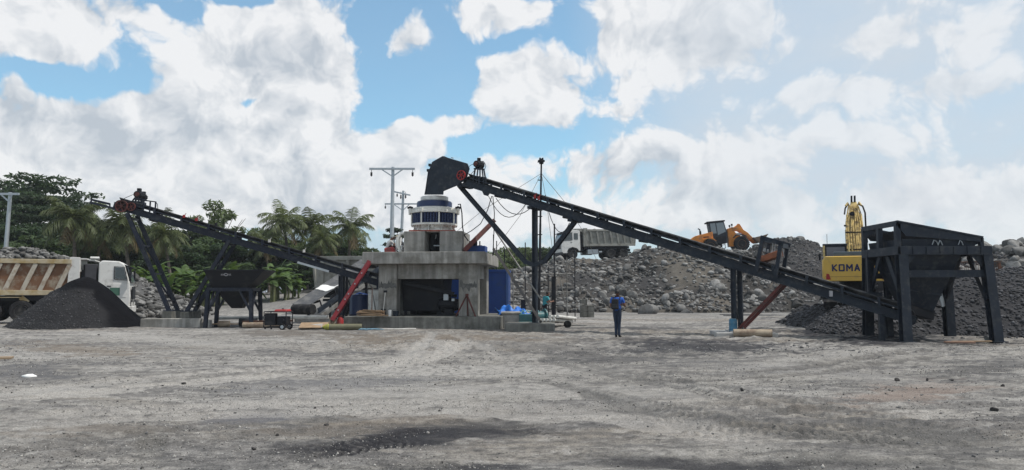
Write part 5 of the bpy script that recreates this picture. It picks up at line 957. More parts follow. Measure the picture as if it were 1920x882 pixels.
    for c_, d_ in (((bx-.48, by-.1, z(470)), (bx+.44, by+.0, z(468))), ((bx-.48, by+.35, z(437)), (bx+.44, by+.45, z(435))), ((bx-.52, by+.6, z(424)), (bx-.40, by+.7, z(421)))): B('hose_clamp', MB().span(c_, d_), BLACK, bm)
    B('boom_lamp', MB().tube((bx-.1, by+1.2, z(399)), (bx-.1, by+1.0, z(399)), .12), BLACK, bm)
    B('boom_bracket', MB().path([(bx-.4, by+1.0, z(384)), (bx-.3, by+1.1, z(378)), (bx-.22, by+1.2, z(384))], .05, 6).path([(bx+.16, by+1.1, z(384)), (bx+.26, by+1.1, z(377)), (bx+.34, by+1.0, z(384))], .05, 6), YELPALE, bm)
    for s in (-1, 1):
        pts = [(-.2+.0, .05), (3.9, .05), (4.25, .3), (4.3, .55), (4.0, .92), (.2, .92), (-.15, .6), (-.35, .3)]; B('track', MB().extr([(s*1.15-.3, a, b) for a, b in pts], (.6, 0, 0)), RUBBER)
    B('undercarriage', MB().span((-.85, .8, .35), (.85, 3.4, .8)).tube((0, 2.1, .7), (0, 2.1, zb+.2), .7, n=24), BLACK)
excavator()
# ------------------------------------------------------------------ vegetation
def leafmat(name, col, tr, v=.4):
    m = bpy.data.materials.new(name); m.use_nodes = True; nt = m.node_tree; N = nt.nodes; L = nt.links; N.clear()
    g = N.new('ShaderNodeNewGeometry'); oi = N.new('ShaderNodeObjectInfo'); mr = N.new('ShaderNodeMapRange'); L.new(g.outputs['Random Per Island'], mr.inputs[0]); mr.inputs[3].default_value = 1-v; mr.inputs[4].default_value = 1+v
    mo = N.new('ShaderNodeMapRange'); L.new(oi.outputs['Random'], mo.inputs[0]); mo.inputs[3].default_value = .82; mo.inputs[4].default_value = 1.18
    mm = N.new('ShaderNodeMath'); mm.operation = 'MULTIPLY'; L.new(mr.outputs[0], mm.inputs[0]); L.new(mo.outputs[0], mm.inputs[1])
    def sc(c):
        x = N.new('ShaderNodeVectorMath'); x.operation = 'SCALE'; x.inputs[0].default_value = c; L.new(mm.outputs[0], x.inputs['Scale']); return x.outputs[0]
    d = N.new('ShaderNodeBsdfPrincipled'); d.inputs['Roughness'].default_value = .55; d.inputs['Specular IOR Level'].default_value = .25; L.new(sc(col), d.inputs['Base Color'])
    t = N.new('ShaderNodeBsdfTranslucent'); L.new(sc(tr), t.inputs[0]); a = N.new('ShaderNodeMixShader'); a.inputs[0].default_value = .3; L.new(d.outputs[0], a.inputs[1]); L.new(t.outputs[0], a.inputs[2])
    o = N.new('ShaderNodeOutputMaterial'); L.new(a.outputs[0], o.inputs[0]); return m
LF_DARK = leafmat('dark_leaves', (.027, .048, .020), (.04, .072, .016)); LF_MID = leafmat('mid_leaves', (.05, .08, .03), (.08, .12, .028)); LF_PALE = leafmat('pale_leaves', (.085, .115, .045), (.12, .16, .04)); LF_PALM = leafmat('palm_leaves', (.08, .10, .04), (.125, .15, .04), .4); LF_BAN = leafmat('banana_leaves', (.065, .11, .03), (.12, .19, .035), .25); LF_DRY = leafmat('dry_leaves', (.16, .12, .06), (.14, .1, .04), .3)
BARK = pm('bark', (.14, .12, .10), .9, 0, .2, 4, ((.06, .05, .045), .5, 5)); STEM = pm('banana_stem', (.12, .13, .06), .8, 0, .25, 4)
def leaf_cloud(r, clumps, per, size, flat=.3, elong=1.7):
    V = []
    for (cx, cy, cz, rx, ry, rz) in clumps:
        n = max(6, int(per*(rx*ry*rz)**(.5))); d = r.normal(size=(n, 3)); d /= np.linalg.norm(d, axis=1)[:, None]; q = d*(r.uniform(.25, 1, n)**.5)[:, None]; c = np.array([cx, cy, cz])+q*np.array([rx, ry, rz])
        nr = d*.7+r.normal(size=(n, 3))*.6+np.array([0, 0, flat]); nr /= np.linalg.norm(nr, axis=1)[:, None]; u = np.cross(nr, r.normal(size=(n, 3))); u /= np.linalg.norm(u, axis=1)[:, None]; w = np.cross(nr, u); s = size*r.uniform(.6, 1.3, n)[:, None]
        V.append(np.stack([c-u*s*elong, c-w*s*.55, c+u*s*elong*.8, c+w*s*.55], 1).reshape(-1, 3))
    V = np.concatenate(V); return V, np.arange(len(V)).reshape(-1, 4)
def lf_mesh(name, V, F, mat):
    o = mesh_np(name, V, F, mat, smooth=False); me = o.data; bpy.data.objects.remove(o); return me
def tree_proto(seed, kind):
    r = np.random.default_rng(seed); cl = []; m = MB(); rg = random.Random(seed)
    if kind == 'rain':                    # umbrella crown in flat tiers
        H = 11.
        for k in range(46):
            a = r.uniform(0, 6.28); tier = r.uniform(0, 1); rad = 6.2*math.sqrt(r.uniform(.02, 1))*(1.05-.45*tier); z = H*(.50+.45*tier)-.10*rad*(1-tier); rx = r.uniform(.9, 2.0); cl.append((rad*math.cos(a), rad*math.sin(a), z, rx, rx, r.uniform(.28, .55)))
        m.path([(0, 0, -.4), (.1, 0, 2), (.3, .1, 4.2)], [.5, .4, .3], 10)
        for k in range(7): a = k*.9+.2; e = (3.6*math.cos(a), 3.6*math.sin(a), H*.72+.4*math.sin(k)); m.path([(.3, .1, 4.0), (1.4*math.cos(a), 1.4*math.sin(a), 5.8), e], [.2, .12, .04], 7)
        V, F = leaf_cloud(r, cl, 150, .17, .8)
    elif kind == 'bush':                  # rounded broadleaf
        H = 6.5
        for k in range(30):
            a = r.uniform(0, 6.28); z = r.uniform(.16, 1); rad = 2.6*math.sqrt(r.uniform(.05, 1))*math.sqrt(max(.05, 1-(z-.5)**2*2.6)); s = r.uniform(.5, 1.05); cl.append((rad*math.cos(a), rad*math.sin(a), H*z*.94, s, s, s*.7))
        m.path([(0, 0, -.4), (0, .1, 1.5), (.1, .1, 3.2)], [.22, .17, .1], 8)
        for k in range(5): a = k*1.26; m.path([(.05, .1, 1.8), (1.0*math.cos(a), math.sin(a), 3.6), (1.7*math.cos(a), 1.7*math.sin(a), 4.8)], [.09, .05, .02], 6)
        V, F = leaf_cloud(r, cl, 330, .15, .3)
    elif kind == 'feather':               # loose feathery crown
        H = 8.5
        for k in range(34):
            a = r.uniform(0, 6.28); z = r.uniform(.4, 1); rad = 2.9*math.sqrt(r.uniform(.03, 1))*(1.25-z*.75); s = r.uniform(.35, .8); cl.append((rad*math.cos(a), rad*math.sin(a), H*z, s*1.2, s*1.2, s*.8))
        m.path([(0, 0, -.4), (.1, 0, 3), (0, .2, 6.5)], [.2, .14, .05], 8)
        for k in range(8): a = k*.8; m.path([(.05, 0, 2.6+.3*k), (1.2*math.cos(a), 1.2*math.sin(a), 4.6+.3*k), (2.1*math.cos(a), 2.1*math.sin(a), 6+.3*k)], [.07, .04, .015], 6)
        V, F = leaf_cloud(r, cl, 210, .14, .2, 2.2)
    else:                                 # tiered almond: separate horizontal shelves
        H = 7.
        for t_, (z, rad) in enumerate(((.42, 2.6), (.58, 2.5), (.74, 1.9), (.88, 1.2), (.99, .5))):
            for k in range(9): a = k*.7+t_+r.uniform(-.2, .2); q = rad*r.uniform(.25, 1); cl.append((q*math.cos(a), q*math.sin(a), H*z+r.uniform(-.1, .15), .62, .62, .17))
            for k in range(6): a = k*1.05+t_; m.path([(0, 0, H*z-.15), (rad*.8*math.cos(a), rad*.8*math.sin(a), H*z)], [.06, .015], 5)
        m.path([(0, 0, -.4), (0, 0, 3), (0, 0, H)], [.2, .14, .03], 8); V, F = leaf_cloud(r, cl, 260, .13, .9)
    return V, F, m
def palm_proto(seed, H=7.0):
    r = np.random.default_rng(seed); V = []; n = 26; lean = r.uniform(-.9, .9, 2)
    top = np.array([lean[0], lean[1], H]); m = MB(); m.path([(0, 0, -.4), (lean[0]*.15, lean[1]*.15, H*.35), (lean[0]*.55, lean[1]*.55, H*.7), tuple(top)], [.24, .17, .14, .13], 9)
    dry = []
    for k in range(n):
        az = 2.4*k+r.uniform(-.3, .3); el = 1.35-1.75*(k/n)+r.uniform(-.15, .15); L = r.uniform(2.5, 3.3); p = top.copy(); d = np.array([math.cos(az)*math.cos(el), math.sin(az)*math.cos(el), math.sin(el)]); N_ = 15; pts = [p.copy()]; ds = []
        for i in range(N_): d = d+np.array([0, 0, -.105-.02*(i/N_)]); d /= np.linalg.norm(d); p = p+d*L/N_; pts.append(p.copy()); ds.append(d.copy())
        out = dry if k > n-4 else V; sdir = np.array([-math.sin(az), math.cos(az), 0])
        for i in range(N_):
            a, b = pts[i], pts[i+1]; out.append([a-sdir*.025, a+sdir*.025, b+sdir*.02, b-sdir*.02])
            if i < 1: continue
            ll = .95*math.sin(math.pi*min(1, (i+1.2)/(N_+1.5)))**.7+.1; dd = ds[i]
            for s in (-1, 1):
                for h in (0, .5):
                    q = a*(1-h)+b*h; t = sdir*s*.72+dd*.62+np.array([0, 0, -.30-.25*r.random()])+r.normal(size=3)*.09; t = t/np.linalg.norm(t); w = dd*.040; mid = q+t*ll*.55; e = q+t*ll+np.array([0, 0, -.22*ll]); out.append([q-w, q+w, mid+w, mid-w]); out.append([mid-w, mid+w, e+w*.15, e-w*.15])
    m2 = MB()
    for k in range(7): a = k*.9; m2.lathe([(.001, -.14), (.1, -.08), (.13, 0), (.09, .1), (.001, .15)], top+np.array([.24*math.cos(a), .24*math.sin(a), -.32-.06*(k % 2)]), n=8)
    f = lambda Q: (np.array(Q).reshape(-1, 3), np.arange(len(Q)*4).reshape(-1, 4)); return f(V), f(dry), m, m2
def banana_proto(seed):
    r = np.random.default_rng(seed); V = []; m = MB()
    for st in range(3):
        bx, by = r.uniform(-.5, .5, 2); h = r.uniform(1.3, 2.1); m.path([(bx, by, -.3), (bx*1.05, by, h*.6), (bx*1.1, by, h)], [.13, .11, .07], 8)
        for k in range(8):
            az = 2.4*k+st+r.uniform(-.3, .3); el = r.uniform(.55, 1.35)-(.6 if k > 5 else 0); L = r.uniform(1.3, 2.1); d = np.array([math.cos(az)*math.cos(el), math.sin(az)*math.cos(el), math.sin(el)]); p = np.array([bx*1.1, by, h]); sd = np.array([-math.sin(az), math.cos(az), 0]); N_ = 9; prev = None
            for i in range(N_+1):
                t = i/N_; w = (.03 if i == 0 else .27*math.sin(math.pi*min(1, t*.96+.02))**.6); up = np.cross(sd, d)*-1; l = p+sd*w+np.array([0, 0, -.25*w]); rr = p-sd*w+np.array([0, 0, -.25*w])
                if prev is not None and not (r.random() < .12): V.append([prev[0], prev[1], p, l]); V.append([prev[1], prev[2], rr, p])
                prev = (l, p.copy(), rr); d = d+np.array([0, 0, -.17]); d /= np.linalg.norm(d); p = p+d*L/N_
    return (np.array(V).reshape(-1, 3), np.arange(len(V)*4).reshape(-1, 4)), m
PROTO = {}
def trunk_mesh(m, name, mat):
    o = m.build(name, mat, None, True); me = o.data; off = o.location.copy(); me.transform(Matrix.Translation(off)); bpy.data.objects.remove(o); return me
for i in range(3): V, F, m = tree_proto(100+i, 'rain'); PROTO['rain', i] = [('crown', lf_mesh('crown', V, F, LF_DARK)), ('trunk', trunk_mesh(m, 'trunk', BARK))]
for i in range(3):
    V, F, m = tree_proto(110+i, 'bush'); tm = trunk_mesh(m, 'trunk', BARK); PROTO['bush', i] = [('crown', lf_mesh('crown', V, F, LF_MID)), ('trunk', tm)]; PROTO['darkbush', i] = [('crown', lf_mesh('crown', V, F, LF_DARK)), ('trunk', tm)]; PROTO['palebush', i] = [('crown', lf_mesh('crown', V, F, LF_PALE)), ('trunk', tm)]
for i in range(2): V, F, m = tree_proto(120+i, 'feather'); PROTO['feather', i] = [('crown', lf_mesh('crown', V, F, LF_PALE)), ('trunk', trunk_mesh(m, 'trunk', BARK))]
V, F, m = tree_proto(130, 'almond'); PROTO['almond', 0] = [('crown', lf_mesh('crown', V, F, LF_DARK)), ('trunk', trunk_mesh(m, 'trunk', BARK))]
for i in range(4):
    a, d, m, m2 = palm_proto(140+i); PROTO['palm', i] = [('crown', lf_mesh('crown', *a, LF_PALM)), ('trunk', trunk_mesh(m, 'trunk', BARK)), ('dry_fronds', lf_mesh('dry_fronds', *d, LF_DRY)), ('coconuts', trunk_mesh(m2, 'coconuts', STEM))]
for i in range(3): a, m = banana_proto(150+i); PROTO['banana', i] = [('leaves', lf_mesh('leaves', *a, LF_BAN)), ('stem', trunk_mesh(m, 'stem', STEM))]
NM = {'rain': ('rain_tree', 'tree'), 'bush': ('broadleaf_tree', 'tree'), 'darkbush': ('broadleaf_tree', 'tree'), 'palebush': ('broadleaf_tree', 'tree'), 'feather': ('feathery_tree', 'tree'), 'almond': ('almond_tree', 'tree'), 'palm': ('coconut_palm', 'palm'), 'banana': ('banana_plant', 'plant')}
HT = {'rain': 10.9, 'bush': 6.7, 'darkbush': 6.7, 'palebush': 6.7, 'feather': 8.8, 'almond': 7.1, 'palm': 8.0, 'banana': 3.2}
def gz(x, y): return float(rise(np.array(float(x)), np.array(float(y))))
def plant(kind, var, px, ytop, D, label, group=None, wide=1.0, rz=None, z0=None):
    x = XP(px, D); g = gz(x, D)-.1 if z0 is None else z0; s = (ZP(ytop, D)-g)/HT[kind]; t = thing(NM[kind][0], label, NM[kind][1], (x, D, g), (0, 0, px*.7 if rz is None else rz), group)
    for n, me in PROTO[kind, var]:
        o = bpy.data.objects.new(n, me); COL.objects.link(o); o.parent = t; o.scale = (s*wide, s*wide, s)
    return t
G1 = 'dark rain trees at the left edge'
plant('rain', 0, 40, 330, 84, 'tallest dark flat-topped rain tree at the far left behind the power pole', G1, 1.15); plant('rain', 1, 92, 366, 80, 'dark flat-topped rain tree right of the tallest one behind the palm', G1, .9); plant('rain', 2, -30, 345, 78, 'dark flat-topped rain tree cut off by the left edge of the view', G1, 1.1); plant('rain', 1, 75, 385, 74, 'lower dark flat-topped rain tree above the rusty dump truck', G1, 1.0, 2.0)
G2 = 'broadleaf trees behind the yard'; LB_ = 'dense green broadleaf tree in the belt of trees behind the yard on the left'; LBD = 'dark green broadleaf tree in the belt of trees behind the yard on the left'; LBP = 'pale green broadleaf tree in the belt of trees behind the yard on the left'
for i, (k, px, yt, D, w) in enumerate([('darkbush', 20, 420, 68, 1.3), ('bush', 70, 430, 66, 1.3), ('darkbush', 110, 425, 69, 1.2), ('darkbush', 180, 408, 76, 1.3), ('bush', 215, 400, 78, 1.3), ('darkbush', 262, 420, 74, 1.3), ('bush', 305, 425, 76, 1.3), ('darkbush', 345, 432, 73, 1.25), ('bush', 395, 438, 74, 1.25), ('darkbush', 432, 455, 71, 1.2), ('bush', 465, 448, 74, 1.2), ('palebush', 505, 425, 78, .9), ('darkbush', 505, 458, 71, 1.2), ('bush', 540, 440, 75, 1.2), ('darkbush', 575, 452, 72, 1.3), ('bush', 612, 432, 78, 1.0), ('palebush', 570, 445, 70, .8), ('darkbush', 640, 455, 76, 1.3), ('bush', 672, 462, 79, 1.3), ('darkbush', 610, 468, 68, 1.2), ('bush', 445, 490, 66, 1.3), ('darkbush', 545, 490, 66, 1.3), ('darkbush', 380, 480, 67, 1.2), ('bush', 150, 455, 64, 1.2), ('darkbush', 235, 460, 66, 1.2), ('darkbush', 295, 470, 65, 1.2), ('darkbush', 590, 500, 65, 1.2), ('darkbush', 340, 470, 65, 1.2), ('darkbush', 480, 495, 65, 1.2), ('bush', -20, 430, 68, 1.3), ('darkbush', -70, 420, 70, 1.4), ('darkbush', 710, 470, 80, 1.2)]):
    plant(k, i % 3, px, yt, D, {'darkbush': LBD, 'bush': LB_, 'palebush': LBP}[k], G2, w)
plant('feather', 0, 408, 382, 78, 'tall pale feathery tree rising above the left conveyor', None, 1.15); plant('feather', 1, 372, 405, 76, 'shorter pale feathery tree beside the tall one behind the left conveyor', None, .9)
plant('almond', 0, 738, 430, 84, 'tree with layered shelves of leaves behind the nearest tall power pole', None, 1.1)
GP = 'coconut palms in the tree belt'
for v, px, yt, D, lab in ((0, 140, 392, 60, 'coconut palm with a drooping crown right behind the rusty truck bed'), (1, 246, 405, 61, 'coconut palm directly behind the head of the left conveyor'), (2, 322, 425, 62, 'coconut palm behind the left conveyor above the banana plants'), (3, 542, 402, 72, 'coconut palm with wide crown standing left of the pair above the conveyor'), (0, 581, 408, 76, 'slim coconut palm just right of the wide crowned one'), (1, 652, 412, 74, 'coconut palm against the sky left of the tall power poles'), (2, 603, 440, 70, 'short coconut palm above the parked grey truck bed'), (3, 192, 425, 63, 'coconut palm half hidden between the truck and the conveyor trestle'), (1, 505, 445, 69, 'low coconut palm in front of the pale tree behind the conveyor'), (2, 672, 445, 80, 'small coconut palm nearest the crusher foundation')): plant('palm', v, px, yt, D, lab, GP)
GB = 'banana plants at the back of the yard'
for i, (px, yt, D) in enumerate([(250, 498, 56), (282, 485, 57), (312, 500, 55), (345, 488, 57), (372, 498, 55), (405, 505, 56), (440, 482, 60), (268, 515, 54), (520, 480, 60), (507, 500, 58), (535, 505, 59), (330, 515, 54), (228, 505, 57), (470, 510, 58), (385, 520, 54), (555, 515, 60)]): plant('banana', i % 3, px, yt, D, 'broad leaved banana plant at the foot of the trees behind the yard', GB)
GF = 'trees beyond the rubble hill'
for i, (px, yt, D, w) in enumerate([(905, 470, 104, 1.2), (935, 455, 110, 1.2), (965, 462, 106, 1.2), (995, 460, 112, 1.2), (1025, 475, 108, 1.2), (880, 480, 100, 1.2), (950, 480, 98, 1.3), (1010, 484, 96, 1.3)]): plant(('palebush', 'bush')[i % 2], i % 3, px, yt, D, 'green tree beyond the left end of the rubble hill', GF, w, None, 0)
# ------------------------------------------------------------------ poles, mast, wires
def pole(label, px, ytop, ybase, D, arm, group, r=.13, tilt=0.0, second=None):
    x = XP(px, D); g = gz(x, D) if x < 2 else 0; zt = ZP(ytop, D); t = thing('power_pole', label, 'power pole', (x, D, g-.2)); top = Vector((x+tilt, D, zt)); M_ = MB().tube((x, D, g-.2), top, r*1.35, r*.85, 12); M_.build('pole', GALV, t, True)
    def cross(y, x0, x1, br, dy=0.0, hang=()):
        z = ZP(y, D); a = Vector((XP(x0, D), D-.15, z)); b = Vector((XP(x1, D), D-.15, z-dy)); MB().bar(a, b, .12, .16).build('crossarm', GALV, t); c = Vector((x+tilt*.9, D-.12, z-br)); m = MB()
        if br: m.bar(a.lerp(b, .25), c, .05, .09).bar(a.lerp(b, .75), c, .05, .09).build('arm_brace', GALV, t)
        for hx, L in hang:
            p = Vector((XP(hx, D), D-.15, z)); MB().tube(p, p-Vector((0, 0, L*.45)), .025, n=6).lathe([(.03, -L*.45), (.11, -L*.5), (.05, -L*.58), (.11, -L*.64), (.05, -L*.72), (.11, -L*.78), (.03, -L), (.001, -L)], p, n=10).build('insulator', BLACK, t, True)
    for a in arm: cross(*a)
    return t
pole('tallest grey power pole with a wide crossarm behind the foundation', 733, 313.5, 470, 62, [(317.5, 690, 776, .62, 0, ((694, .62), (772, .62)))], 'power poles', .15, .05)
pole('shorter grey power pole with a low wide crossarm left of the white crusher', 748.5, 358, 445, 88, [(383, 720, 783, .75, 0, ((721, .55),)), (360, 737, 768, 0, .42, ((743, .6), (750, .85), (759, .8)))], 'power poles', .16, .35)
pole('grey power pole with one crossarm at the left edge above the rusty truck', 4, 361, 478, 58, [(364.5, -18, 29.5, .55, 0, ())], 'power poles', .14, .25)
def mast():
    D = 40; b = P(1016, 598, D); x = XP(1013.5, D); t = thing('lattice_mast', 'thin dark mast with a round lamp head rising behind the long conveyor', 'mast', (x, D, 0)); zt = ZP(306, D); top = Vector((x+.06, D, zt))
    MB().tube((x-.1, D, -.1), Vector((x, D, zt*.62)), .075, .06, 10).tube(Vector((x, D, zt*.62)), top, .055, .045, 10).build('mast_tube', PIPEG if False else BLACK, t, True)
    m = MB()
    for k in range(9): z = .8+k*.95; m.bar((x-.14, D, z), (x+.1, D, z), .03, .05)
    m.build('steps', BLACK, t); h = MB(); c = top+Vector((0, 0, .1)); h.lathe([(.02, -.12), (.12, -.09), (.15, 0), (.12, .09), (.02, .12)], c, (0, 1, 0), 16)
    for k in range(6): a = k*math.pi/3; h.box(c+Vector((.14*math.cos(a), -.05, .14*math.sin(a))), (.08, .12, .08))
    h.build('lamp_head', BLACK, t)
    return top
MT = mast()
def wire(name, label, pts, r, mat, group=None, cat='cable'):
    o = MB().path(pts, r, 5).build(name, mat, None, True); return tag(o, label, cat, group)
GW = 'guy wires of the mast'; a = MT-Vector((0, 0, .55))
wire('guy_wire', 'thin guy wire from the mast down left towards the crusher', [a, P(905, 395, 38.6), P(858, 433, 37.6), P(830, 458, 37.0)], .012, PIPEG, GW)
wire('guy_wire', 'thin guy wire from the mast down to the ground left of the column', [a, P(975, 405, 39.3), P(930, 465, 38.6), P(901, 505, 38.3)], .012, PIPEG, GW)
wire('guy_wire', 'thin guy wire from the mast down right past the hill truck', [a, P(1058, 378, 42), P(1092, 432, 48), P(1118, 486, 55)], .014, PIPEG, GW)
wire('guy_wire', 'thin guy wire hanging nearly straight down beside the mast', [a, P(1025, 380, 40.2), P(1036, 470, 41), P(1047, 560, 42)], .012, PIPEG, GW)
def sag(p, q, d, n=9):
    p = Vector(p); q = Vector(q); return [p.lerp(q, i/n)-Vector((0, 0, d*4*(i/n)*(1-i/n))) for i in range(n+1)]
q = LM.q; GC = 'power cables slung under the long conveyor'
wire('hanging_cable', 'black cable drooping from the conveyor head to the right of the crusher', [q(922, 368, .3), q(914, 395, .3), q(901, 420, .3), q(884, 433, .3), q(870, 441, .3)], .02, RUBBER, GC)
wire('hanging_cable', 'black cable dropping straight down from the conveyor head to the slab', [q(924, 368, .3), q(927, 400, .3), q(926, 440, .3), q(924, 480, .3)], .02, RUBBER, GC)
wire('hanging_cable', 'twin sagging cable strung under the conveyor between head and column', sag(q(930, 372, .45), q(1000, 385, .45), .55), .018, RUBBER, GC)
wire('hanging_cable', 'lower sagging cable strung under the conveyor left of the column', sag(q(916, 368, .2), q(985, 384, .2), .75), .016, RUBBER, GC)
wire('hanging_cable', 'sagging cable strung under the conveyor right of the column', sag(q(1029, 398, .45), q(1068, 418, .45), .62), .016, RUBBER, GC)
wire('hanging_cable', 'black hose looping from the crusher valve down to the pedestal', [P(859, 384, 36.0), P(863, 383, 35.9), P(866, 400, 35.8), P(867, 425, 35.8), P(870, 441, 35.8), P(878, 452, 35.7)], .03, RUBBER, GC)
# ------------------------------------------------------------------ things on and in the foundation
def FB(x, y, z): return BM @ Vector((x, y, z))
o = MB().path([FB(-1.22, 1.0, 4.36), FB(-1.42, .9, 4.33), FB(-1.55, .85, 4.1), FB(-1.52, .85, 3.75), FB(-1.4, .85, 3.46)], .085, 10).build('suction_hose', CREAM, None, True); tag(o, 'thick cream hose bent down beside the left concrete block', 'hose')
t = thing('oil_tank', 'blue oil tank with a dark pump on the right of the slab', 'tank', FB(2.1, 1.6, 3.42), (0, 0, BY)); MB().span((-.5, -.4, 0), (.4, .5, .36)).build('tank_body', BLUES, t, world=False, bevel=.02); MB().tube((-.38, -.1, .48), (-.02, -.1, .48), .13).span((-.36, -.2, .34), (-.1, 0, .42)).tube((.1, 0, .36), (.1, 0, .6), .03).span((.0, -.1, .36), (.2, .1, .4)).build('pump', BLACK, t, True, world=False)
o = MB(); a = P(869, 472, 35.3); b = P(926, 415, 36.3); o.hbeam(a, b, .2, .3, .03, (0, 1, 0)); o = o.build('steel_girder', REDB); tag(o, 'dark red steel girder leaning from the slab up to the conveyor brace', 'girder')
def stool(x, y, lab):
    t = thing('plastic_chair', lab, 'chair', FB(x, y, 3.422), (0, 0, 1)); MB().box((0, 0, .42), (.42, .42, .04)).build('seat', LITTER, t, world=False, bevel=.015); MB().box((0, .2, .66), (.42, .03, .42), (.15, 0, 0)).build('backrest', LITTER, t, world=False, bevel=.01)
    for sx in (-1, 1):
        for sy in (-1, 1): MB().bar((sx*.19, sy*.19, 0), (sx*.17, sy*.17, .42), .045).build('leg', LITTER, t, world=False)
stool(-1.75, 2.4, 'white plastic chair on the slab beside the cream hose')
o = MB().hull([FB(-2.5, 2.0, 3.42), FB(-1.95, 2.0, 3.42), FB(-1.95, 2.5, 3.42), FB(-2.5, 2.5, 3.42)], [FB(-2.55, 2.1, 3.75), FB(-2.1, 2.1, 3.82), FB(-2.1, 2.4, 3.82), FB(-2.55, 2.4, 3.75)]).build('red_toolbox', REDP, bevel=.05); tag(o, 'red sloping toolbox on the slab between the two crouching men', 'toolbox')
# machinery under the slab
t = thing('discharge_chute', 'black steel discharge chute under the slab inside the foundation', 'chute', FB(-.2, 2.0, .545), (0, 0, BY)); MB().hull([(-1.1, -1.0, .2), (.6, -1.0, .2), (.6, 1.2, .2), (-1.1, 1.2, .2)], [(-1.2, -1.2, 2.3), (.9, -1.2, 2.3), (.9, 1.3, 2.3), (-1.2, 1.3, 2.3)]).build('chute_body', BLACK, t, world=False, bevel=.02); MB().span((-1.3, 1.32, .0), (.75, 1.36, 2.3)).build('back_plate', BLACK, t, world=False)
m = MB()
for x in (-1.0, .6):
    for y in (-.9, 1.1): m.span((x-.06, y-.06, 0), (x+.06, y+.06, .3))
m.build('chute_feet', BLACK, t, world=False)
t = thing('drive_motor', 'dark electric drive motor with belt guard at the right under the slab', 'motor', FB(.85, 1.1, .545), (0, 0, BY)); MB().span((-.5, -.4, 0), (.5, .4, .12)).build('motor_base', BLACK, t, world=False)
m = MB(); m.lathe([(.24, -.5), (.3, -.45), (.3, .3), (.26, .34), (.26, .45)], (0, 0, .5), (1, 0, 0), 22)
for k in range(14): a = k*math.pi/7; m.bar((-.4, .3*math.cos(a), .5+.3*math.sin(a)), (.25, .3*math.cos(a), .5+.3*math.sin(a)), .02, .05, (0, math.cos(a), math.sin(a)))
m.span((-.2, -.25, .12), (.2, .25, .3)); m.build('motor_body', BLACK, t, True, world=False); MB().lathe([(.3, 0), (.3, .14)], (.5, 0, .5), (1, 0, 0), 24).build('pulley', RIMM, t, True, world=False); MB().box((-.1, -.3, .85), (.22, .14, .3)).box((.25, -.42, .72), (.14, .05, .12)).build('terminal_box', GALV, t, world=False, bevel=.01)
MB().box((-.9, -.35, 1.25), (2.4, .2, .16), (0, R(12), 0)).box((-.9, .35, 1.1), (2.4, .16, .14), (0, R(10), 0)).build('belt_guard', BLACK, t, world=False)
o = MB().box((-2.3, 42.6, 1.4), (4.3, 2.4, 2.86), (0, 0, R(-3))); cont = thing('steel_container', 'dark blue steel container behind the foundation', 'container', (-2.3, 42.6, 0), (0, 0, R(-3))); MB().span((-2.15, -1.2, 0), (2.15, 1.2, 2.8)).build('shell', BLUES, cont, world=False); MB().span((-2.18, -1.25, 2.7), (2.18, 1.22, 2.83)).span((-2.18, -1.25, -.05), (2.18, 1.22, .1)).build('frame_rails', BLUES, cont, world=False); MB().span((2.06, -1.27, .1), (2.18, -1.2, 2.7)).span((-2.18, -1.27, .1), (-2.06, -1.2, 2.7)).build('corner_posts', pm('container_edge', (.05, .11, .30), .5), cont, world=False)
# smears of newer cement where the pillars were cast in two lifts
SMEAR = pm('dark_cement', (.12, .12, .115), .9, 0, .3, 8, ((.05, .05, .05), .4, 6))
for x0, x1 in ((-2.2, -1.4), (1.5, 2.3)):
    r_ = random.Random(int(x0*10)); n_ = 14; up_ = [(x0+(x1-x0)*i/n_, -.004, 1.98+r_.uniform(-.03, .05)+(.16 if r_.random() < .2 else 0)) for i in range(n_+1)]; dn_ = [(x, -.004, 1.84+r_.uniform(-.06, .02)-(.16 if r_.random() < .15 else 0)) for x, _, _ in up_]; m = MB(); m.add([FB(*p) for p in up_+dn_], [(i, i+1, n_+2+i, n_+1+i) for i in range(n_)]); f_ = [o for o in COL.objects if o.name.startswith('concrete_foundation')][0]; m.build('cement_smear', SMEAR, f_, solid=.006)
# leaning beams, channel, girder
o = MB().channel(P(623, 602, 33.6), P(693, 491, 34.4), .18, .33, .03, 1, (0, 1, 0)); 
for f in (.18, .36, .45, .62, .8): c = P(623, 602, 33.6).lerp(P(693, 491, 34.4), f); o.box(c-Vector((0, .19, 0)), (.05, .02, .06), None, 1)
o = o.build('red_channel', [pm('crimson_paint', (.17, .008, .014), .5, 0, .25, 3, ((.09, .03, .03), .4, 4)), PALEINK]); tag(o, 'bright red steel channel leaning against the left end of the slab', 'steel channel')
o = MB().channel(P(926, 468, 35.2), P(1014, 604, 33.4), .12, .2, .02, 1, (0, 1, 0)).build('steel_joist', pm('grimy_beam', (.075, .07, .066), .7, 0, .25, 4)); tag(o, 'grimy steel beam leaning from the slab corner down to the column footing', 'beam')
o = MB().tube(P(920, 420, 35.9), P(1013, 560, 33.3), .035).build('scaffold_tube', PIPEG, None, True); tag(o, 'long thin grey tube leaning across the column of the conveyor', 'tube')
o = MB().box((BM @ Vector((-2.42, -.32, 1.15))), (.04, .28, 1.25), (R(-8), 0, R(10))).build('rusty_plate', RUST, bevel=.005); tag(o, 'rusty narrow plate leaning on the left pillar', 'plate')
